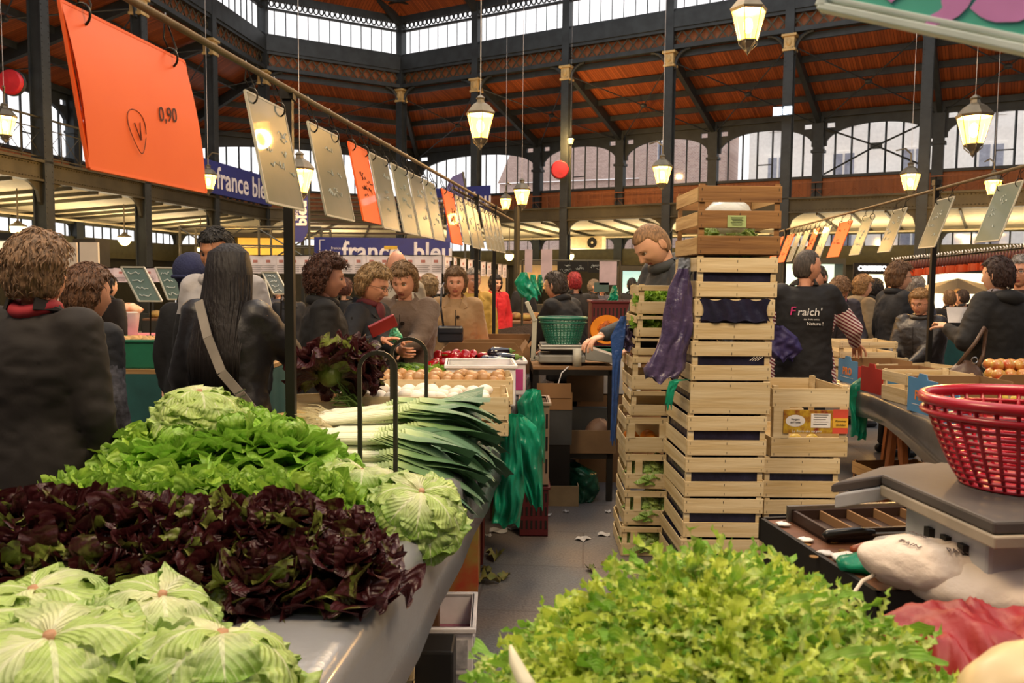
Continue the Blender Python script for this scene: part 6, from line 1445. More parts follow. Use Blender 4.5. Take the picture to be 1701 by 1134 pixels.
def fruit_box(lb, x, y, w=.4, d=.3, h=.17, rz=.05, pro=True, sw=False):
    o = thing('fruit_box', lb, 'box', (x, y, TZ), rz); t = .006; A_, B_ = (bluec, redcb) if not sw else (redcb, bluec)
    m = MB(); m.box(-w/2, -d/2, 0, w/2, d/2, .006); m.box(-w/2, d/2-t, 0, w/2, d/2, h); m.box(w/2-t, -d/2, 0, w/2, d/2, h); m.build('box_body', card, o)
    m = MB(); m.box(-w/2-t, -d/2, 0, -w/2, d/2, h*.98); m.add([(-w/2-t, -.05, h*.98), (-w/2-t, .05, h*.98), (-w/2-t, .035, h+.025), (-w/2-t, -.035, h+.025), (-w/2, -.05, h*.98), (-w/2, .05, h*.98), (-w/2, .035, h+.025), (-w/2, -.035, h+.025)], [(3,2,1,0), (4,5,6,7), (0,4,7,3), (1,2,6,5), (3,7,6,2)]); e = m.build('end_panel', A_, o)
    m = MB(); m.box(-w/2, -d/2-t, 0, w/2, -d/2, h*.8); f = m.build('front_panel', A_, o)
    m = MB(); m.box(-w/2, -d/2-t-.001, 0, -w/2+.10, -d/2-t, h*.8); m.box(w/2-.05, -d/2-t-.001, 0, w/2, -d/2-t, h*.8); m.build('red_band', B_, f); m = MB(); m.box(-.06, -d/2-t-.002, h*.2, .05, -d/2-t-.001, h*.6); m.build('white_label', whitem, f)
    orl = mat('orange lettering', '#e8883a', .5)
    if pro: text('PRO', .075, orl, e, TM(-w/2-t-.001, 0, h*.48)@RM(z=-PI/2)@UPR, depth=.0006, bold=.002); m = MB(); m.box(-w/2-t-.0015, -.1, h*.22, -w/2-t-.001, .1, h*.235); m.build('underline', whitem, e)
    return o
fx_ = lambda y, w: rex(y)+.04+w/2
fruit_box('blue fruit box lettered PRO farthest back on the right stall', fx_(6.0, .4), 6.05); fruit_box('red fruit box with a blue front behind the green hanging bag', fx_(5.45, .4), 5.5, pro=False, sw=True)
crate(.42, .3, .19, 'pale wooden crate between the two fruit boxes lettered PRO', (fx_(5.0, .42), 5.08, TZ), .05, None, (WX, WY), ((0, .5), (.62, .99)))
fruit_box('blue fruit box lettered PRO in orange, nearest one with a red band', fx_(4.55, .42), 4.62, .42, .3, .2); fruit_box('low blue fruit box in front of the PRO box, white label on it', fx_(4.15, .42)+.0, 4.2, .42, .3, .15, pro=False)
crate(.42, .32, .19, 'pale crate of yellow fruit cut by the right picture edge', (fx_(4.1, .42)+.34, 4.28, TZ), .0, None); crate(.46, .34, .15, 'pale crate at the far end of the right stall by the striped sleeve', (rex(7.0)+.3, 7.15, TZ+.02), -.1, None); crate(.46, .34, .02, 'flat slat tray under the far end crate', (rex(7.0)+.3, 7.15, TZ), -.1, None)
crate(.45, .36, .13, 'pale crate stacked on another beside the farthest PRO box', (rex(6.4)+.28, 6.55, TZ+.15), .03, None); crate(.45, .36, .145, 'lower pale crate beside the farthest PRO box', (rex(6.4)+.28, 6.55, TZ), .03, None)
for k, (x, y, rz, lb) in enumerate(((2.9, 6.6, .3, 'open pale crate in front of the navy coat'), (3.0, 5.95, .35, 'open pale crate leaning by the right stall post'), (2.98, 5.3, .2, 'crate of apples in front of the right stall post'))): crate(.5, .34, .14, lb, (x-.05, y, TZ+.0), rz, None)
apme = blob('apple', (.039, .039, .035), appM, .0, 1); n = 0
for k in range(40):
    r = k//14; x = 2.72+.078*(k % 7)*(1-.1*r)+.02*r; y = 4.78+.075*((k//7) % 2)+.05*r; veg('apple', apme, (x+.12, y, TZ+.15+.05*r), 'red and yellow apple heaped behind the PRO boxes on the right stall', 'apple', 'apples heaped on the right stall', (random.random(), random.random(), random.random()*6))
carton('brown open carton holding the apple heap on the right stall', 3.0 and (3.02, 4.82, TZ), .62, .3, .15, card, .05)
veg('apple', apme, (3.32, 4.7, TZ+.2), 'single orange red apple to the right of the apple heap', 'apple'); lem = blob('yellow_fruit', (.05, .05, .045), mat('yellow melon', '#cbb23c', .4), .02, 2)
for k in range(6): veg('yellow_fruit', lem, (2.62+.1*(k % 3), 4.22+.11*(k//3), TZ+.13), 'yellow fruit in the pale crate at the right picture edge', 'fruit', 'yellow fruit in the edge crate')
# boxes under the right stall
crate(.5, .36, .2, 'dark shaded crate under the near end of the right table', (2.62, 4.55, 0), .1, None, (DX, DY)); crate(.5, .36, .2, 'shaded crate stacked under the right table', (2.62, 4.55, .2), .12, None, (DX, DY)); crate(.5, .36, .22, 'crate under the middle of the right table behind the trestle', (2.8, 5.9, 0), .1, None, (DX, DY))
# ================================================ CASH DESK IN THE FOREGROUND
o = thing('cash_desk', 'worn wooden cash desk with black edging at lower right', 'desk', (.73, 2.33, 0), .15); dw = mat('worn desk wood', '#7b4f33', .5, col2='#4f3020', vs=5); w, d = 1.1, .56
m = MB(); m.box(0, -d, .82, w, 0, .85); m.build('top', dw, o, bevel=.004); m = MB(); m.box(-.012, -d-.012, .79, w, -d, .855); m.box(-.012, -d-.012, .79, 0, .012, .855); m.box(-.012, 0, .79, w, .012, .855); m.build('black_edging', blk, o)
for x in (.02, w-.04):
    for y in (-.02, -d+.02): m = MB(); m.box(x-.02, y-.02, 0, x+.02, y+.02, .82); m.build('leg', blk, o)
m = MB(); m.box(.03, -d+.02, .25, w-.05, -.03, .8); m.build('plywood_panel', mat('stained plywood', '#8a5c33', .5, col2='#6b4424', vs=3), o)
m = MB(); m.box(.10, -d-.02, .3, .9, -d-.012, .80); m.build('grey_canvas', mat('grey canvas', '#4d4a48', .9, bump=.4, bs=200), o)
o2 = thing('coin_tray', 'dark brown coin tray with wooden dividers on the cash desk', 'tray', (.80, 2.31, .85), .15); m = MB(); m.box(0, -.19, 0, .5, 0, .008); m.box(0, -.19, 0, .5, -.18, .035); m.box(0, -.01, 0, .5, 0, .035); m.box(0, -.19, 0, .01, 0, .035); m.box(.49, -.19, 0, .5, 0, .035); m.build('tray_body', mat('dark tray wood', '#33211a', .5), o2)
for k in range(1, 6): m = MB(); m.box(.083*k-.003, -.18, .008, .083*k+.003, -.01, .033); m.build('divider', card, o2)
m = MB(); m.box(-.01, -.0, .0, .52, .012, .045); m.build('metal_edge', mat('steel edge', '#9a958c', .3, .8), o2)
o = thing('knife', 'black handled knife with chrome blade lying on the cash desk', 'knife', G(1410, 890, .87), .12); m = MB(); m.tube([(-.07, 0, .0), (-.06, 0, .006), (.03, 0, .012), (.07, 0, .008)], [.008, .013, .012, .008], 8); m.build('handle', mat('black plastic', '#151515', .3), o, smooth=True); m = MB(); m.box(.06, -.008, .002, .2, .008, .006); m.build('blade', mat('steel edge', '#9a958c', .3, .8), o)
coin = mat('coin', '#b98a4a', .35, .8)
for px, py in ((1385, 900), (1400, 915), (1378, 885), (1340, 905), (1352, 925)):
    m = MB(); m.lathe([(.011, 0), (.011, .002)], 14); q = tag(m.build('coin', coin, None), 'small coin lying loose on the worn cash desk', 'coin', 'coins on the cash desk'); p = G(px, py, .851); q.location = p
m = MB(); m.ell((0, 0, 0), (.026, .02, .007), 10, 6, noise=.2); 
for px, py, lb in ((1300, 870, 'pale paint chip near the far corner of the cash desk'), (1372, 918, 'white torn sticker on the left edge of the cash desk'), (1338, 896, 'small pale sticker scrap on the edge of the cash desk')):
    q = tag(inst(m.mesh('scrap', [whitem]), 'sticker_scrap', None, G(px, py, .857), (0, 0, px), .8), lb, 'scrap')
m = MB(); m.tube([(0, 0, 0), (.035, 0, .0), (.07, .01, 0), (.09, .02, 0)], [.008, .014, .013, .007], 10); q = tag(m.build('orange_sausage', mat('sausage skin', '#a04f2c', .4), None, smooth=True), 'short orange brown sausage between the knife and the white roll', 'sausage'); q.location = G(1415, 912, .865); q.rotation_euler = (0, 0, .3)
o = thing('paper_roll', 'white paper roll lying on the cash desk by the wrapped bag', 'roll', G(1490, 908, .885), .35); m = MB(); m.tube([(-.05, 0, 0), (.05, 0, 0)], .03, 20, caps=True); m.build('paper', whitem, o, smooth=True); m = MB(); m.tube([(-.052, 0, 0), (.052, 0, 0)], .012, 12); m.build('core', card, o)
m = MB(); m.ell((0, 0, 0), (.06, .045, .022), 16, 8, noise=.15, seed=4); q = tag(m.build('green_cloth', tealp, None, smooth=True), 'crumpled green cloth on the front edge of the cash desk', 'cloth'); q.location = G(1432, 935, .868)
m = MB(); m.ell((0, 0, 0), (.035, .03, .01), 12, 8, noise=.2, seed=9); q = tag(m.build('crumpled_paper', whitem, None, smooth=True), 'crumpled white paper beside the knife', 'paper'); q.location = G(1405, 925, .86)
# printed bread bag
def bagmat():
    m = mat('printed paper bag', '#e4d6c8', .6, var=.06, vs=6, bump=.9, bs=18); return m
bb = MB(); bb.ell((0, 0, 0), (.19, .085, .055), 90, 60, noise=.04, seed=6); V = []
for p in bb.v: q = Vector(p); q.x = math.copysign((abs(q.x)/.19)**.75*.19, q.x); f = 1-.35*max(0, q.x/.19); n_ = (.5-abs(MN.noise(q*20)))*.011+(.5-abs(MN.noise(q*45)))*.003; V.append((q.x, q.y*f*(1.0+n_*12), q.z*f*(1.0+n_*22)))
bb.v = V; q = bb.build('wrapped_bag', bagmat(), None, smooth=True); tag(q, 'white paper bag printed with PARIS and PAIN lying on the front of the cash desk', 'paper bag'); q.location = G(1575, 945, .9)+Vector((0, 0, 0)); q.rotation_euler = (0, .12, -.12); dkp = mat('bag print', '#6b5e5c', .8)
bpy.context.view_layer.update()
for t_, x, y, r_, s_ in (('PARIS', .09, -.045, .1, .022), ('PAIN', -.01, -.05, .0, .022), ('PARIS', .03, .0, .1, .02), ('PAIN', -.1, -.03, -.1, .022), ('PAIN', .13, 0, .2, .018), ('PARIS', -.07, .01, .1, .018)):
    hit, l_, n_, _ = q.ray_cast(Vector((x, y, .3)), Vector((0, -.0, -1)))
    if hit: n_ = (n_+Vector((0, 0, 1))).normalized(); text(t_, s_, dkp, q, TM(*(l_+n_*.006))@n_.to_track_quat('Z', 'Y').to_matrix().to_4x4()@RM(z=r_), 'printed_word', depth=.0004)
m = MB(); m.ell((0, 0, 0), (.2, .1, .06), 24, 12, noise=.06, seed=2); q = tag(m.build('paper_bag', bagmat(), None, smooth=True), 'second pale paper bag lying to the right of the printed one', 'paper bag'); q.location = G(1680, 985, .88); q.rotation_euler = (0, 0, -.5)
m = MB(); p0 = G(1440, 960, .86); pts = [P(1452, 955, 1.78), P(1432, 965, 1.74), P(1418, 985, 1.70), P(1412, 1015, 1.68)]; m.tube([p-pts[0] for p in pts], .0045, 6); q = tag(m.build('cord', mat('pale cord', '#c9bfae', .6), None, smooth=True), 'pale cord hanging over the front edge of the cash desk', 'cord'); q.location = pts[0]
# counter scale
sg = mat('scale platform grey', '#524d4b', .6, bump=.05); scm = mat('scale cream', '#a89c8b', .45); scw = mat('scale white body', '#b9bdc4', .4)
o = thing('counter_scale', 'large grey counter scale with cream trim on the cash desk, carrying the red basket', 'scale', (0, 0, 0))
def prism(mb, pts, z0, z1, mi=0):
    n = len(pts); V = [(p.x, p.y, z0) for p in pts]+[(p.x, p.y, z1) for p in pts]; mb.add(V, [tuple(range(n))[::-1], tuple(range(n, 2*n))]+[(i, (i+1) % n, (i+1) % n+n, i+n) for i in range(n)], mi)
A = G(1464, 788, 1.06); B = G(1652, 868, 1.06); Cc = G(1562, 768, 1.06); D_ = B+(Cc-A)*1.25+Vector((.12, .02, 0)); base = Vector(((A.x+B.x+Cc.x+D_.x)/4, (A.y+B.y+Cc.y+D_.y)/4, .85)); o.location = base
sh_ = lambda pts: [p-base-Vector((0, 0, 0)) for p in pts]
quadp = sh_([A, B, B+Vector((.5, .06, 0)), D_+Vector((.2, 0, 0)), Cc]); big_ = [p*1.02+Vector((.0, -.004, 0)) for p in quadp]
m = MB(); prism(m, quadp, .185, .212); m.build('platform', sg, o, bevel=.006); m = MB(); prism(m, big_, .158, .184); m.build('cream_tray', scm, o, bevel=.004)
m = MB(); w_ = sh_([G(1380, 800, 1.06), A+Vector((-.004, 0, 0)), Cc+Vector((-.004, 0, 0)), G(1545, 767, 1.06)+Vector((0, .02, 0)), G(1462, 772, 1.06)]); prism(m, w_, .18, .206); m.build('keyboard_wing', sg, o, bevel=.006); m = MB(); prism(m, [p*.97 for p in w_], .145, .179); m.build('wing_underside', scw, o, bevel=.004)
m = MB(); inn = [p*.72 for p in big_]; prism(m, inn, .03, .158); m.build('body', scw, o, bevel=.01); m = MB(); prism(m, [p*.8 for p in big_], .0, .03); m.build('foot', scm, o, bevel=.01)
for k in range(3): m = MB(); q = inn[0].lerp(inn[1], .35+.2*k); m.box(q.x-.012, q.y-.014, .07, q.x+.02, q.y+.01, .12); m.build('socket', blk, o)
redp = mat('red basket plastic', '#b01c32', .3, coat=.3); o = thing('basket', 'large red plastic market basket standing on the counter scale', 'basket', (1.20, 1.9, 1.063)); basket(o, .135, .225, .2, redp, 32, 13, .88, .0052)
# red bag, navy cloth, pale squash in front
rb = MB()
def fn(u, v):
    x = (u-.5)*.62; y = (v-.5)*.42; r = 1-min(1, (x/.31)**2+(y/.21)**2); q = Vector((x, y*.6+x*.5, 0)); z = .14*max(0, r)**.5+min(1, r*3)*((.5-abs(MN.noise(q*9)))*.07+(.5-abs(MN.noise(q*24+Vector((3, 1, 0)))))*.03+MN.noise(q*50)*.006); return (x, y, z)
rb.grid(fn, 90, 64); rb.hasuv = False; q = rb.build('red_bag', mat('red bag cloth', '#8f0d16', .5, bump=.5, bs=14, var=.15), None, smooth=True); tag(q, 'crumpled red cloth bag at the right edge beside the frisee', 'bag'); q.location = (.82, 1.20, .855); q.rotation_euler = (0, .05, -.25)
rb = MB(); rb.grid(lambda u, v: (fn(u, v)[0]*.75, fn(u, v)[1]*.8, fn(u, v)[2]*.8), 70, 50); rb.hasuv = False; q = rb.build('navy_cloth', mat('navy folded cloth', '#1f2136', .8, bump=.6, bs=22), None, smooth=True); tag(q, 'dark navy cloth between the frisee and the red bag', 'cloth'); q.location = (.64, 1.02, .80)
o = thing('squash', 'pale cream squash in the bottom right corner', 'squash', P(1705, 1150, .90), .5); m = MB(); m.tube([(-.1, 0, 0), (-.06, 0, 0), (0, 0, 0), (.07, 0, 0), (.12, 0, 0)], [.01, .045, .055, .048, .01], 18); m.build('skin', mat('cream squash', '#dcc495', .4), o, smooth=True); m = MB(); m.tube([(.11, 0, 0), (.14, 0, .005)], .01, 8); m.build('stalk', greenst, o)
m = MB(); m.tube([P(848, 1072, .98), P(856, 1100, .96), P(872, 1132, .94), P(890, 1165, .92)], [.002, .008, .010, .012], 8); tag(m.build('white_stem', mat('white stem', '#e8e2c2', .5), None, smooth=True), 'white curved stem end poking out at the left of the frisee', 'stem')
o = thing('low_stand', 'wooden stand under the red bag at the right edge', 'stand', (1.0, 1.2, 0)); m = MB(); m.box(-.3, -.42, .80, .6, .25, .85); m.build('top', wood_dk, o)
for x in (-.27, .57):
    for y in (-.3, .25): m = MB(); m.box(x-.02, y-.02, 0, x+.02, y+.02, .80); m.build('leg', wood_dk, o)
# ================================================ UNDER THE LEFT TABLE, FLOOR LITTER
plastic_box('white printed plastic crate on the floor under the table edge', (-.27, 3.28, 0), .25, .36, .19, wpl, .02, panel=mat('grey print', '#8f9096', .6, col2='#d9d6d8', vs=20))
m = MB(); m.box(-.11, -.16, .05, .11, .16, .06); q = tag(m.build('netting', mat('pink net', '#8f5468', .7, bump=1, bs=120), None), 'pinkish net lying inside the white floor crate', 'net'); q.location = (-.27, 3.28, 0)
carton('red and green fruit carton standing under the table behind the white crate', (-.27, 4.1, 0), .22, .3, .37, mat('red green carton', '#b12a22', .5, col2='#8d9b4a', vs=5), .0, flap=False)
carton('dark red carton behind the fruit carton under the table', (-.3, 4.5, 0), .3, .3, .33, mat('maroon carton', '#6b241f', .6), .0, flap=False)
crate(.4, .4, .24, 'wooden crate on the floor under the near table edge', (-.55, 2.95, 0), .1, None); crate(.4, .4, .2, 'wooden crate stacked on the floor crate under the near table edge', (-.55, 2.95, .245), .1, None)
m = MB(); m.box(-.08, -.08, 0, .08, .08, .2); q = tag(m.build('battery_case', mat('black case', '#1b1a1a', .5), None, bevel=.01), 'small black case beside the white floor crate', 'case'); q.location = (-.28, 2.95, 0)
litter = mat('litter paper', '#b9b7b5', .8); lleaf = mat('wilted leaf', '#5d6a35', .7, col2='#7a6a3c', vs=20)
for k, (px, py, s_) in enumerate(((828, 882, 1.2), (855, 878, .8), (812, 890, .5), (1003, 888, .8), (968, 895, .9), (966, 832, .9), (905, 855, .9), (875, 875, .5), (1010, 850, .5), (940, 850, .4))):
    m = MB(); m.grid(lambda u, v: ((u-.5)*.09*s_, (v-.5)*.075*s_, .006+.006*math.sin(u*7+k)*math.cos(v*6)), 5, 5, 0); m.hasuv = False; q = m.build('paper_scrap', litter, None); tag(q, 'torn pale paper scrap on the aisle floor', 'litter', 'paper scraps on the aisle floor'); q.location = G(px, py, .002); q.rotation_euler = (0, 0, k)
for k, (px, py, s_) in enumerate(((822, 932, 1.2), (830, 968, 1.3), (845, 955, .8), (800, 945, .7), (1000, 940, .9), (985, 950, .7))):
    b_ = MB(); leaf(b_, Matrix.Identity(4), .1*s_, .035*s_, R_(k), tilt0=.3, bend=.8, cup=.5, ruf=.4, shape='oak'); b_.hasuv = False; q = b_.build('wilted_leaf', lleaf, None, smooth=True); tag(q, 'wilted salad leaf trodden on the aisle floor', 'leaf', 'wilted leaves on the aisle floor'); q.location = G(px, py, .008); q.rotation_euler = (0, 0, k*1.3)
# ================================================ LEFT NEIGHBOUR STALL
teal = mat('teal tablecloth', '#1f524e', .75, bump=.3, bs=10)
def counter(lb, x0, x1, y0, y1, z, m_, name='market_counter', cat='counter', tm=None):
    o = thing(name, lb, cat, ((x0+x1)/2, (y0+y1)/2, 0)); w, d = (x1-x0)/2, (y1-y0)/2; m = MB(); m.box(-w, -d, z-.03, w, d, z); m.build('top', tm or wood_dk, o)
    m = MB()
    per = [(-w, -d), (w, -d), (w, d), (-w, d), (-w, -d)]
    for (ax, ay), (bx, by) in zip(per[:-1], per[1:]):
        L_ = math.hypot(bx-ax, by-ay); n_ = (by-ay)/L_, -(bx-ax)/L_
        m.grid(lambda u, v: (ax+(bx-ax)*u+n_[0]*(.01+.012*math.sin(u*L_*22)*v), ay+(by-ay)*u+n_[1]*(.01+.012*math.sin(u*L_*22)*v), (z-.03)*(1-v*.97)), max(8, int(L_*24)), 3)
    m.hasuv = False; m.build('skirt_cloth', m_, o, smooth=True); return o
counter('neighbouring stall counter with a teal cloth behind the customers on the left', -3.6, -1.75, 5.6, 7.4, .9, teal, tm=woodm('pale board', '#b8935f', '#94703f', 'X'))
def gcrate(lb, x, y, z): return plastic_box(lb, (x, y, z), .58, .4, .2, mat('green crate plastic', '#1f6a4c', .45), .05, slots=0)
gcrate('green plastic crate of potatoes on the teal counter, right one', -2.62, 5.85, .9); gcrate('green plastic crate of potatoes on the teal counter, left one', -3.25, 5.85, .9)
for cx in (-2.62, -3.25):
    for k in range(28): veg('potato', potme, (cx-.23+.077*(k % 7), 5.72+.08*(k//7), .1+.97+.02*random.random()), 'potato in the %s green crate on the teal counter' % ('right' if cx > -3 else 'left'), 'potato', 'potatoes in the %s green crate' % ('right' if cx > -3 else 'left'), (random.random(), 0, random.random()*6))
crate(.5, .34, .12, 'low wooden crate of carrots on the left neighbour counter', (-2.05, 6.3, .9), .1, None); crate(.45, .3, .1, 'small pale crate of onions on the left neighbour counter', (-1.98, 5.85, .9), .1, None)
for k in range(16): veg('carrot', cme, (-2.25+.4*random.random(), 6.2+.2*random.random(), 1.03), 'carrot in the low crate on the left neighbour counter', 'carrot', 'carrots on the left neighbour counter', (1.57, 0, random.random()*3))
for k in range(12): veg('onion', onime, (-2.15+.075*(k % 5), 5.77+.08*(k//5), 1.02), 'onion in the small crate on the left neighbour counter', 'onion', 'onions on the left neighbour counter')
def board_sign(lb, px0, py0, px1, py1, D, m_=slateb, lean=.35):
    a = P(px0, py0, D); b = P(px1, py1, D); w = (b.x-a.x); h = (a.z-b.z); o = thing('chalkboard_sign', lb, 'chalkboard', ((a.x+b.x)/2, D, b.z), .0)
    sk = .55; m = MB(); X = lambda x, z: (x+(.5-z/h)*w*sk*1.3*1, .1*(z/h), z); ww = w*.36
    m.add([X(-ww, 0), X(ww, 0), X(ww, h), X(-ww, h)]+[(p[0], p[1]+.012, p[2]) for p in (X(-ww, 0), X(ww, 0), X(ww, h), X(-ww, h))], [(0,1,2,3), (7,6,5,4), (0,4,5,1), (1,5,6,2), (2,6,7,3), (3,7,4,0)]); m.build('board', m_, o)
    m = MB()
    for a_, b_ in ((X(-ww, 0), X(ww, 0)), (X(ww, 0), X(ww, h)), (X(ww, h), X(-ww, h)), (X(-ww, h), X(-ww, 0))): m.bar((a_[0], a_[1]-.005, a_[2]), (b_[0], b_[1]-.005, b_[2]), .012, .012)
    m.build('frame', edgem, o); rg = R_(int(px0)); m = MB()
    for k in range(7):
        z = h*(.82-.11*k); x = -ww*.6; pts = []
        for q in range(7): pts.append(tuple(Vector(X(x+q*ww*.17, z+rg.uniform(-.012, .012)))+Vector((0, -.012, 0))))
        if k % 2 == 0: m.tube(pts, .003, 4)
    m.build('chalk_writing', chalk, o)
    m = MB(); m.tube([X(0, 0), (w*.3, 0, -max(.05, b.z-.9))], .006, 5); m.build('holder', ringm, o); return o
board_sign('green chalkboard with white writing leaning over the left neighbour stall', 203, 443, 258, 500, 6.4); board_sign('second green chalkboard beside the knitted hat', 258, 444, 300, 497, 6.6); board_sign('third green chalkboard partly behind the knitted hat', 282, 448, 318, 500, 6.8)
board_sign('pale slate sign right of the long black hair', 437, 452, 472, 488, 7.2, slatem); board_sign('golden slate sign touching the long black hair', 424, 464, 446, 508, 7.0, slatem)
counter('black counter with a pink top far behind on the left', -6.2, -4.0, 9.0, 9.9, .86, dk, tm=mat('pink top', '#c46a7c', .6))
o = thing('bucket', 'white bucket topped with orange goods on the pink counter', 'bucket', P(212, 535, 9.3)); o.location.z = .86; m = MB(); m.lathe([(.1, 0), (.13, .26), (.14, .27), (.13, .28), (.0, .26)], 20); m.build('pail', whitem, o, smooth=True); m = MB(); m.ell((0, 0, .3), (.15, .13, .07), 14, 8, noise=.12); m.build('contents', mat('orange goods', '#d9713a', .6, col2='#d9cdb0', vs=12), o, smooth=True)
pan_ = mat('off white stand', '#d8c9b4', .6, var=.03)
for k, (p0, p1, lb) in enumerate(((60, 128, 'off white stand panel behind the far left head'), (130, 164, 'off white stand panel with faint grey script, narrow one'))):
    a, b = P(p0, 402, 7.6), P(p1, 402, 7.6); o = thing('display_panel', lb, 'panel', ((a.x+b.x)/2, 7.6, 0)); w = (b.x-a.x)/2; m = MB(); m.box(-w+.01, 0, .02, w-.01, .03, a.z); m.build('panel', pan_, o); m = MB(); m.box(-w, -.15, 0, w, .15, .03); m.build('foot', iron, o)
    if k: text('Plaisir', .12, mat('pale script', '#b3a898', .7), o, TM(-.0, -.004, a.z-.35)@UPR, depth=.001, shear=.4)
# ================================================ HANGING WHITE CARDS
wc = mat('white card', '#e6dcda', .7); 
def cards(p0, y0, p1, y1, D0, D1, n, lb, grp, w=.19, h=.2, cord=True):
    a, b = P(p0, y0, D0), P(p1, y1, D1)
    if cord: o = thing('card_line', 'thin cord carrying the %s' % grp, 'cord', a); m = MB(); m.tube([(0, 0, 0), b-a], .006, 5); m.tube([(0, 0, 0), (0, 0, -a.z)], .012, 5); m.tube([b-a, (b.x-a.x, b.y-a.y, -a.z)], .012, 5); m.build('cord', ringm, o)
    ang = math.atan2((b-a).y, (b-a).x); first = None
    for k in range(n):
        p = a.lerp(b, (k+.5)/n)
        if first is None:
            o = thing('price_card', lb, 'card', p, ang, grp); m = MB(); m.box(-w/2, -.002, -h, w/2, .002, 0); m.build('card', wc, o)
            m = MB(); m.box(-w*.12, -.004, -h*.4, w*.12, -.002, -h*.25); m.build('picture', mat('faded picture', '#b9786a', .7), o); m = MB()
            for q in range(4): m.box(-w*.38, -.004, -h*(.55+.1*q)-.006, w*(.36-.08*(q % 2)), -.002, -h*(.55+.1*q))
            m.build('print_lines', mat('grey print line', '#8d8684', .8), o); first = o
        else: dup(first, p, (0, 0, ang+.1*math.sin(k*2)))
cards(392, 424, 735, 424, 9.2, 9.2, 16, 'white printed card on the long cord behind the customers', 'white cards behind the customers', .2, .2)
cards(735, 424, 842, 440, 9.2, 13, 10, 'white printed card on the receding cord right of the blue banner', 'white cards receding past the banner', .22, .2)
cards(165, 445, 330, 445, 10, 10, 7, 'pinkish card hung behind the green chalkboards', 'pinkish cards behind the chalkboards', .17, .17)
cards(640, 452, 735, 448, 10.5, 10.5, 4, 'large white notice hanging behind the pale jacket', 'white notices behind the pale jacket', .22, .3)
# ================================================ STALLS, BANNERS AND SHOPS FARTHER OFF
blueb = mat('banner blue', '#27307e', .5, var=.06); bwht = mat('banner white', '#e9e8ee', .5); yelb = mat('banner yellow', '#d9b53c', .5)
def banner(lb, a, b, h, label_txt, size, tx=0, name='banner', bold=.0, sx=.9, z_off=0):
    d = b-a; L_ = Vector((d.x, d.y, 0)).length; ang = math.atan2(d.y, d.x); o = thing(name, lb, 'banner', a, ang); m = MB(); m.box(0, -.015, -h, L_, .015, 0); m.build('cloth', blueb, o)
    text(label_txt, size, bwht, o, TM(L_/2+tx, -.025, -h*.52+z_off)@UPR, depth=.003, bold=bold, sx=sx)
    return o, L_
a, b = P(522, 394, 19), P(748, 394, 19); o, L_ = banner('long blue banner lettered france bleu above the hanging white cards', a, b, .62, 'france  bleu', .58, .35, bold=.012, sx=.92)
text('bleu', .2, bwht, o, TM(.42, -.025, -.36)@UPR, depth=.003, bold=.004); text('france', .09, bwht, o, TM(.5, -.025, -.24)@UPR, depth=.003)
m = MB()
for q in (((.13, -.06), (.13, -.5)), ((.72, -.06), (.72, -.5)), ((.13, -.06), (.25, -.06))): m.bar((q[0][0], -.025, q[0][1]), (q[1][0], -.025, q[1][1]), .02, .01)
m.build('logo_bracket', bwht, o); m = MB(); m.box(1.6, -.03, -.26, 1.9, -.02, -.18); m.build('yellow_label', yelb, o)
for x in (0.05, L_-.05): m = MB(); m.box(x-.03, -.0, -a.z, x+.03, .06, 0); m.build('stand_pole', iron, o)
pa, pb = LEFT[3].lerp(LEFT[4], .45), LEFT[4].lerp(LEFT[5], .97); n_ = Vector((dl.y, -dl.x, 0)).normalized()*.3
o, L_ = banner('blue banner lettered france bleu hung on the left gallery rail', Z(pa, 5.3)+n_, Z(pb, 5.3)+n_, 1.05, 'france bleu', 1.0, .9, bold=.015, sx=.95)
pa, pb = RIGHT[0].lerp(RIGHT[1], .35), RIGHT[1].lerp(RIGHT[2], .22); n_ = Vector((dr.y, -dr.x, 0)).normalized()*.3
o, L_ = banner('blue banner lettered france bleu on the right gallery behind the price rail', Z(pa, 5.15)+n_, Z(pb, 5.15)+n_, 1.0, 'france bleu', .8, .1, bold=.012)
def flag(lb, px0, px1, pt, pb_, D):
    a = P(px0, pt, D); b = P(px1, pb_, D); w = b.x-a.x; h = a.z-b.z; o = thing('sail_flag', lb, 'flag', (a.x, D, b.z)); V = []; N_ = 14
    for k in range(N_+1):
        v = k/N_; x1 = w; x0 = 0
        if v > .72: x0 = w*(1-math.sqrt(max(0, 1-((v-.72)/.28)**2)))*.95
        if v < .12: x1 = w*(.55+.45*v/.12)
        V += [(x0, 0, h*v), (x1, 0, h*v)]
    V += [(p[0], .012, p[2]) for p in V]; n = 2*(N_+1); F = [(2*i, 2*i+1, 2*i+3, 2*i+2) for i in range(N_)]+[(n+2*i+2, n+2*i+3, n+2*i+1, n+2*i) for i in range(N_)]; m = MB(); m.add(V, F); m.build('cloth', blueb, o)
    text('bleu', w*1.0, bwht, o, TM(w*.58, -.01, h*.36)@UPR@RM(z=PI/2), depth=.003, bold=.01, sx=1.05); text('france', w*.42, bwht, o, TM(w*.2, -.01, h*.36)@UPR@RM(z=PI/2), depth=.003)
    m = MB(); m.tube([(w+.02, 0, -b.z), (w+.02, 0, h*.8), (w*.9, 0, h)], .02, 6); m.build('pole', iron, o)
flag('narrow blue sail flag lettered bleu under the lantern left of the first post', 487, 512, 268, 402, 14.5); flag('tall blue sail flag lettered bleu behind the price rail in the middle', 742, 771, 285, 402, 15.5)
o = thing('stage_steps', 'dark slatted stage roof behind the blue banner', 'stage', P(600, 392, 21)); m = MB(); z0 = o.location.z
for k in range(9): m.box(-2.0+.0*k, k*.2, .05+k*.13, 2.0, k*.2+.16, .09+k*.13)
m.build('slats', mat('dark slat', '#3b2c20', .5), o)
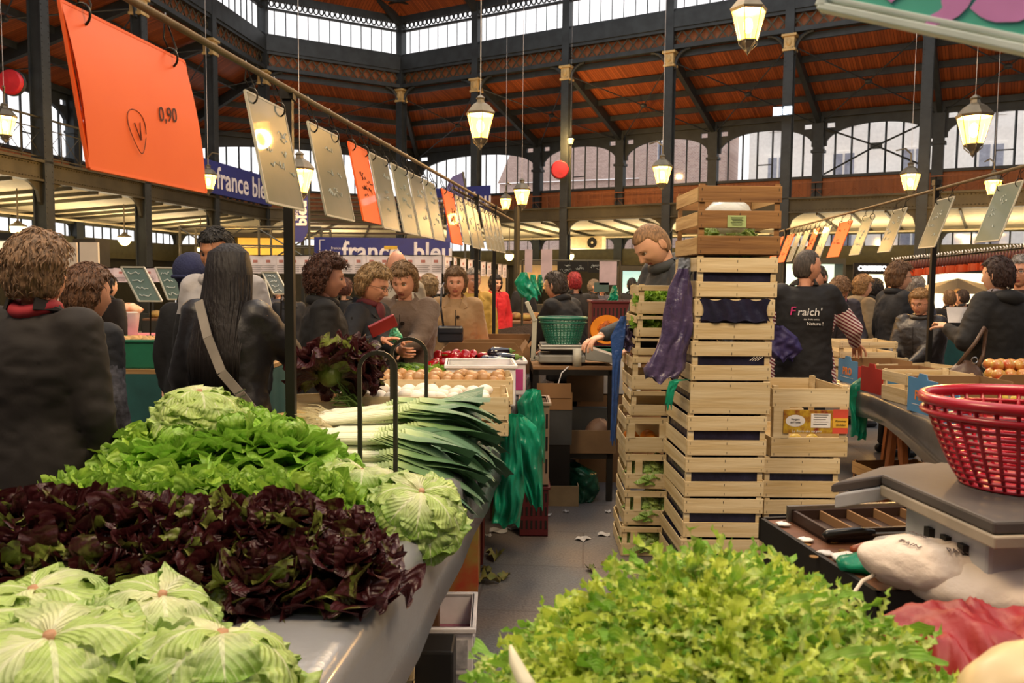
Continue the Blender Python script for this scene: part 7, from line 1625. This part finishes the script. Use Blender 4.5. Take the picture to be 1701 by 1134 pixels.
for x in (-1.9, 1.9):
    for y in (.05, 1.65): m = MB(); m.box(x-.04, y-.04, -z0, x+.04, y+.04, 1.0 if y > 1 else .06); m.build('post', iron, o)
o = thing('scaffold', 'grey metal scaffold frame below the left gallery', 'scaffold', P(300, 450, 20)); o.location.z = 0; m = MB()
for x in (0, 1.9, 3.4): m.tube([(x, 0, 0), (x, 0, 2.75)], .03, 6); m.tube([(x, 1, 0), (x, 1, 2.75)], .03, 6)
for z in (1.75, 2.3, 2.75): m.tube([(0, 0, z), (3.4, 0, z)], .025, 6); m.tube([(0, 1, z), (3.4, 1, z)], .025, 6)
for x in (0, 1.9): m.tube([(x, 0, 1.8), (x+1.5, 0, 2.7)], .02, 6); m.tube([(x, 0, 2.7), (x+1.5, 0, 1.8)], .02, 6)
m.build('tubes', mat('scaffold tube', '#6a6a5e', .4, .6), o)
# lit shops, their lamplight put into the walls as emission
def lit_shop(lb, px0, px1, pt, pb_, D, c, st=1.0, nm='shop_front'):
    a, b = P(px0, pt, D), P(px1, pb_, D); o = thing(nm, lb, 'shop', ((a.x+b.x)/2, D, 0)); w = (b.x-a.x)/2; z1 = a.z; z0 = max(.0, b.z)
    m = MB(); m.box(-w, 0, z0, w, .05, z1); m.build('glowing_wall', mat('lit '+c, c, .8, emis=st, ecol=c), o); m = MB(); m.box(-w-.06, -.5, z1, w+.06, .08, z1+.12); m.box(-w-.06, -.5, 0, -w, .08, z1); m.box(w, -.5, 0, w+.06, .08, z1); m.build('frame', dk, o); m = MB(); m.box(-w, -.5, 0, w, 0, min(z0, .9)); m.build('counter', dk, o); return o
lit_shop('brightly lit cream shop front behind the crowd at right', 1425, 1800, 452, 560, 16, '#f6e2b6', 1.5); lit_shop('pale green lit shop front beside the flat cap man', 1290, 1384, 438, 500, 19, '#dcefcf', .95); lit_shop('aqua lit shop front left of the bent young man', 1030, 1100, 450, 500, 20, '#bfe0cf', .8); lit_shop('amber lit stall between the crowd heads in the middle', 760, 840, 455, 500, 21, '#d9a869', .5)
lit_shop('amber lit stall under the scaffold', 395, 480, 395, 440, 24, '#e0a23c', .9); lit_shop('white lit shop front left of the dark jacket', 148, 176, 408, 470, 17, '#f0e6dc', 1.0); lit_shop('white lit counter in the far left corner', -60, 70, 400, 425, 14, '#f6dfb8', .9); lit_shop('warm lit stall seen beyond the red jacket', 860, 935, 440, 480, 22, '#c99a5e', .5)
o = thing('lit_sign', 'glowing white shop sign lettered OBSESSIO on black at right', 'sign', P(1449, 446, 15)); m = MB(); m.box(-.33, 0, -.1, .33, .05, .1); m.build('backing', blk, o); m = MB(); m.box(-.33, .02, -o.location.z, -.29, .05, -.1); m.box(.29, .02, -o.location.z, .33, .05, -.1); m.build('post', blk, o); text('OBSESSIO', .12, mat('sign glow', '#ffffff', .5, emis=2.2), o, TM(0, -.01, 0)@UPR, depth=.004, bold=.006)
o = thing('lit_sign', 'glowing white strip light sign beyond the hanging sausages', 'sign', P(1545, 447, 15)); m = MB(); m.box(-.3, 0, -.06, .3, .05, .06); m.build('light_strip', MATS['sign glow'], o); m = MB(); m.box(-.02, .02, -o.location.z, .02, .05, -.06); m.build('post', blk, o)
for px, lb in ((1049, 'left'), ): pass
# vendor umbrella shapes at the lit shop
o = thing('parasol', 'dark flat parasol under the lit shop at right', 'parasol', P(1590, 492, 13.5)); o.location.z = 0; m = MB(); m.lathe([(1.0, 1.38), (.0, 1.62)], 12); m.build('canopy', blk, o); m = MB(); m.tube([(0, 0, 0), (0, 0, 1.6)], .025, 6); m.build('pole', blk, o)
# sausages on the right
a, b = P(1482, 434, 8.6), P(1760, 405, 7.2); o = thing('sausage_rail', 'rail from which the sausage packs hang at right', 'rail', a); m = MB(); m.tube([(0, 0, 0), b-a], .01, 6); m.build('rod', ringm, o); first = None
for k in range(54):
    p = a.lerp(b, k/54)
    if first is None:
        o = thing('sausage_pack', 'dark red sausage pack with orange tag hung in the row at right', 'sausage', p, 0, 'sausage packs hung in a row at right'); m = MB(); m.tube([(0, 0, -.01), (.006, 0, -.04), (0, 0, -.08), (0, 0, -.11)], [.006, .018, .02, .008], 7); m.build('sausage', mat('dark salami', '#5a2a22', .5), o, smooth=True); m = MB(); m.box(-.03, -.024, -.17, .03, -.02, -.10); m.build('orange_tag', mat('orange tag', '#d85a2a', .5), o); m = MB(); m.tube([(0, 0, 0), (0, -.015, .02), (0, .005, .035)], .006, 5); m.build('white_hook', whitem, o); first = o
    else: dup(first, p, (0, 0, .5*math.sin(k*1.7)))
# middle distance: chalkboards, pink paper, rail, air conditioner
a, b = P(868, 432, 8.4), P(1030, 433, 8.4); o = thing('stall_rail', 'thin steel rail over the middle stall carrying papers and boards', 'rail', a); m = MB(); m.tube([(0, 0, 0), b-a], .008, 6); m.tube([b-a, (b.x-a.x, 0, -a.z)], .012, 6); m.tube([(-.0, 0, 0), (0, 0, -a.z)], .012, 6); m.build('tubes', ironw, o)
ppr = mat('pinkish paper', '#d9bfc0', .7)
for x0, x1, y0, y1, m_, lb in ((996, 1024, 434, 473, ppr, 'large pinkish paper hanging from the middle stall rail'), (899, 917, 414, 470, ppr, 'tall pale paper hanging left above the vendor in black'), (872, 884, 414, 452, ppr, 'narrow pale paper beside the turquoise bags'), (947, 976, 434, 451, blk, 'black chalkboard on the middle stall rail with white scribble'), (977, 995, 434, 453, blk, 'smaller black chalkboard next to the pink paper'), (926, 944, 434, 455, blk, 'black chalkboard directly above the vendor head'), (987, 1011, 469, 485, slateb, 'small grey slate under the pink paper')):
    p, q = P(x0, y0, 8.35), P(x1, y1, 8.35); w = q.x-p.x; h = p.z-q.z; o = thing('hanging_board', lb, 'notice', ((p.x+q.x)/2, 8.35, q.z)); m = MB(); m.box(-w/2, -.004, 0, w/2, .004, h); m.build('board', m_, o)
    if m_ is blk: m = MB(); scrib(m, R_(x0), w, -h, -.006, 6); m.v = [(v[0], v[1], v[2]) for v in m.v]; m.build('chalk_writing', chalk, o)
o = thing('air_conditioner', 'cream air conditioning unit with a dark round fan high on the far wall', 'air conditioner', P(974, 403, 33.2), -.53); m = MB(); m.box(-.7, 0, -.25, .7, .35, .25); m.build('case', cream, o, bevel=.02); m = MB(); m.lathe([(.21, -.02), (.21, 0), (.17, .0), (.05, -.01), (0, -.03)], 24, 0, TM(.25, -.01, 0)@RM(PI/2)); m.build('fan', blk, o)
# filler counters farther back
hm = mat('mixed produce', '#8a7a3a', .7, col2='#6a3a22', vs=9, bump=.8, bs=20); mars = mat('brown mesh', '#5b4a3d', .7, bump=.8, bs=60)
for k, (x0, x1, y0, c_, lb) in enumerate(((-5.6, -3.2, 12.5, dk, 'dark counter behind the white cards on the left'), (-2.9, -.9, 12.8, dk, 'dark counter heaped with produce under the blue banner'), (-.2, 1.9, 12.6, dk, 'dark counter beyond the vendor in black'), (.35, 1.6, 9.9, mars, 'brown counter behind the maroon crate'), (3.4, 5.6, 9.8, teal, 'teal counter behind the beige hooded coat'), (5.0, 8.2, 12.0, dk, 'counter in front of the lit food hall'), (-9.2, -6.2, 12.0, dk, 'dark counter at far left beyond the stand panels'), (2.3, 4.6, 13.2, dk, 'dark counter behind the flat cap man'))):
    counter(lb, x0, x1, y0, y0+.9, .9, c_)
    m = MB(); w = (x1-x0)
    for q in range(int(w/.16)): m.ell((x0+.1+q*.16, y0+.25+.3*(q % 2), .95), (.1, .13, .07), 8, 6, noise=.1, seed=q)
    tag(m.build('produce_heap', [hm, hm][0], None, smooth=True), 'indistinct heap of produce on the %s' % lb, 'produce', None, 'stuff')
o = thing('root_vegetable_bin', 'grey slatted bin of earthy roots at the far end of the left stall', 'bin', (-.05, 8.6, .0)); m = MB(); m.box(-.45, -.3, 0, .45, .3, .95); m.build('body', mars, o); m = MB(); m.add([(-.45, -.31, .8), (.45, -.31, .95), (.45, -.31, 1.12), (-.45, -.31, .98)], [(0,1,2,3)]); q = m.build('front_flap', mars, o)
# pole with lantern base
m = MB(); p = P(858, 480, 19); m.tube([(0, 0, 0), (0, 0, 3.2)], .07, 8); q = tag(m.build('lamp_pole', ironw, None), 'thin olive pole standing under the cable lantern', 'pole'); q.location = (p.x, 19, 0)
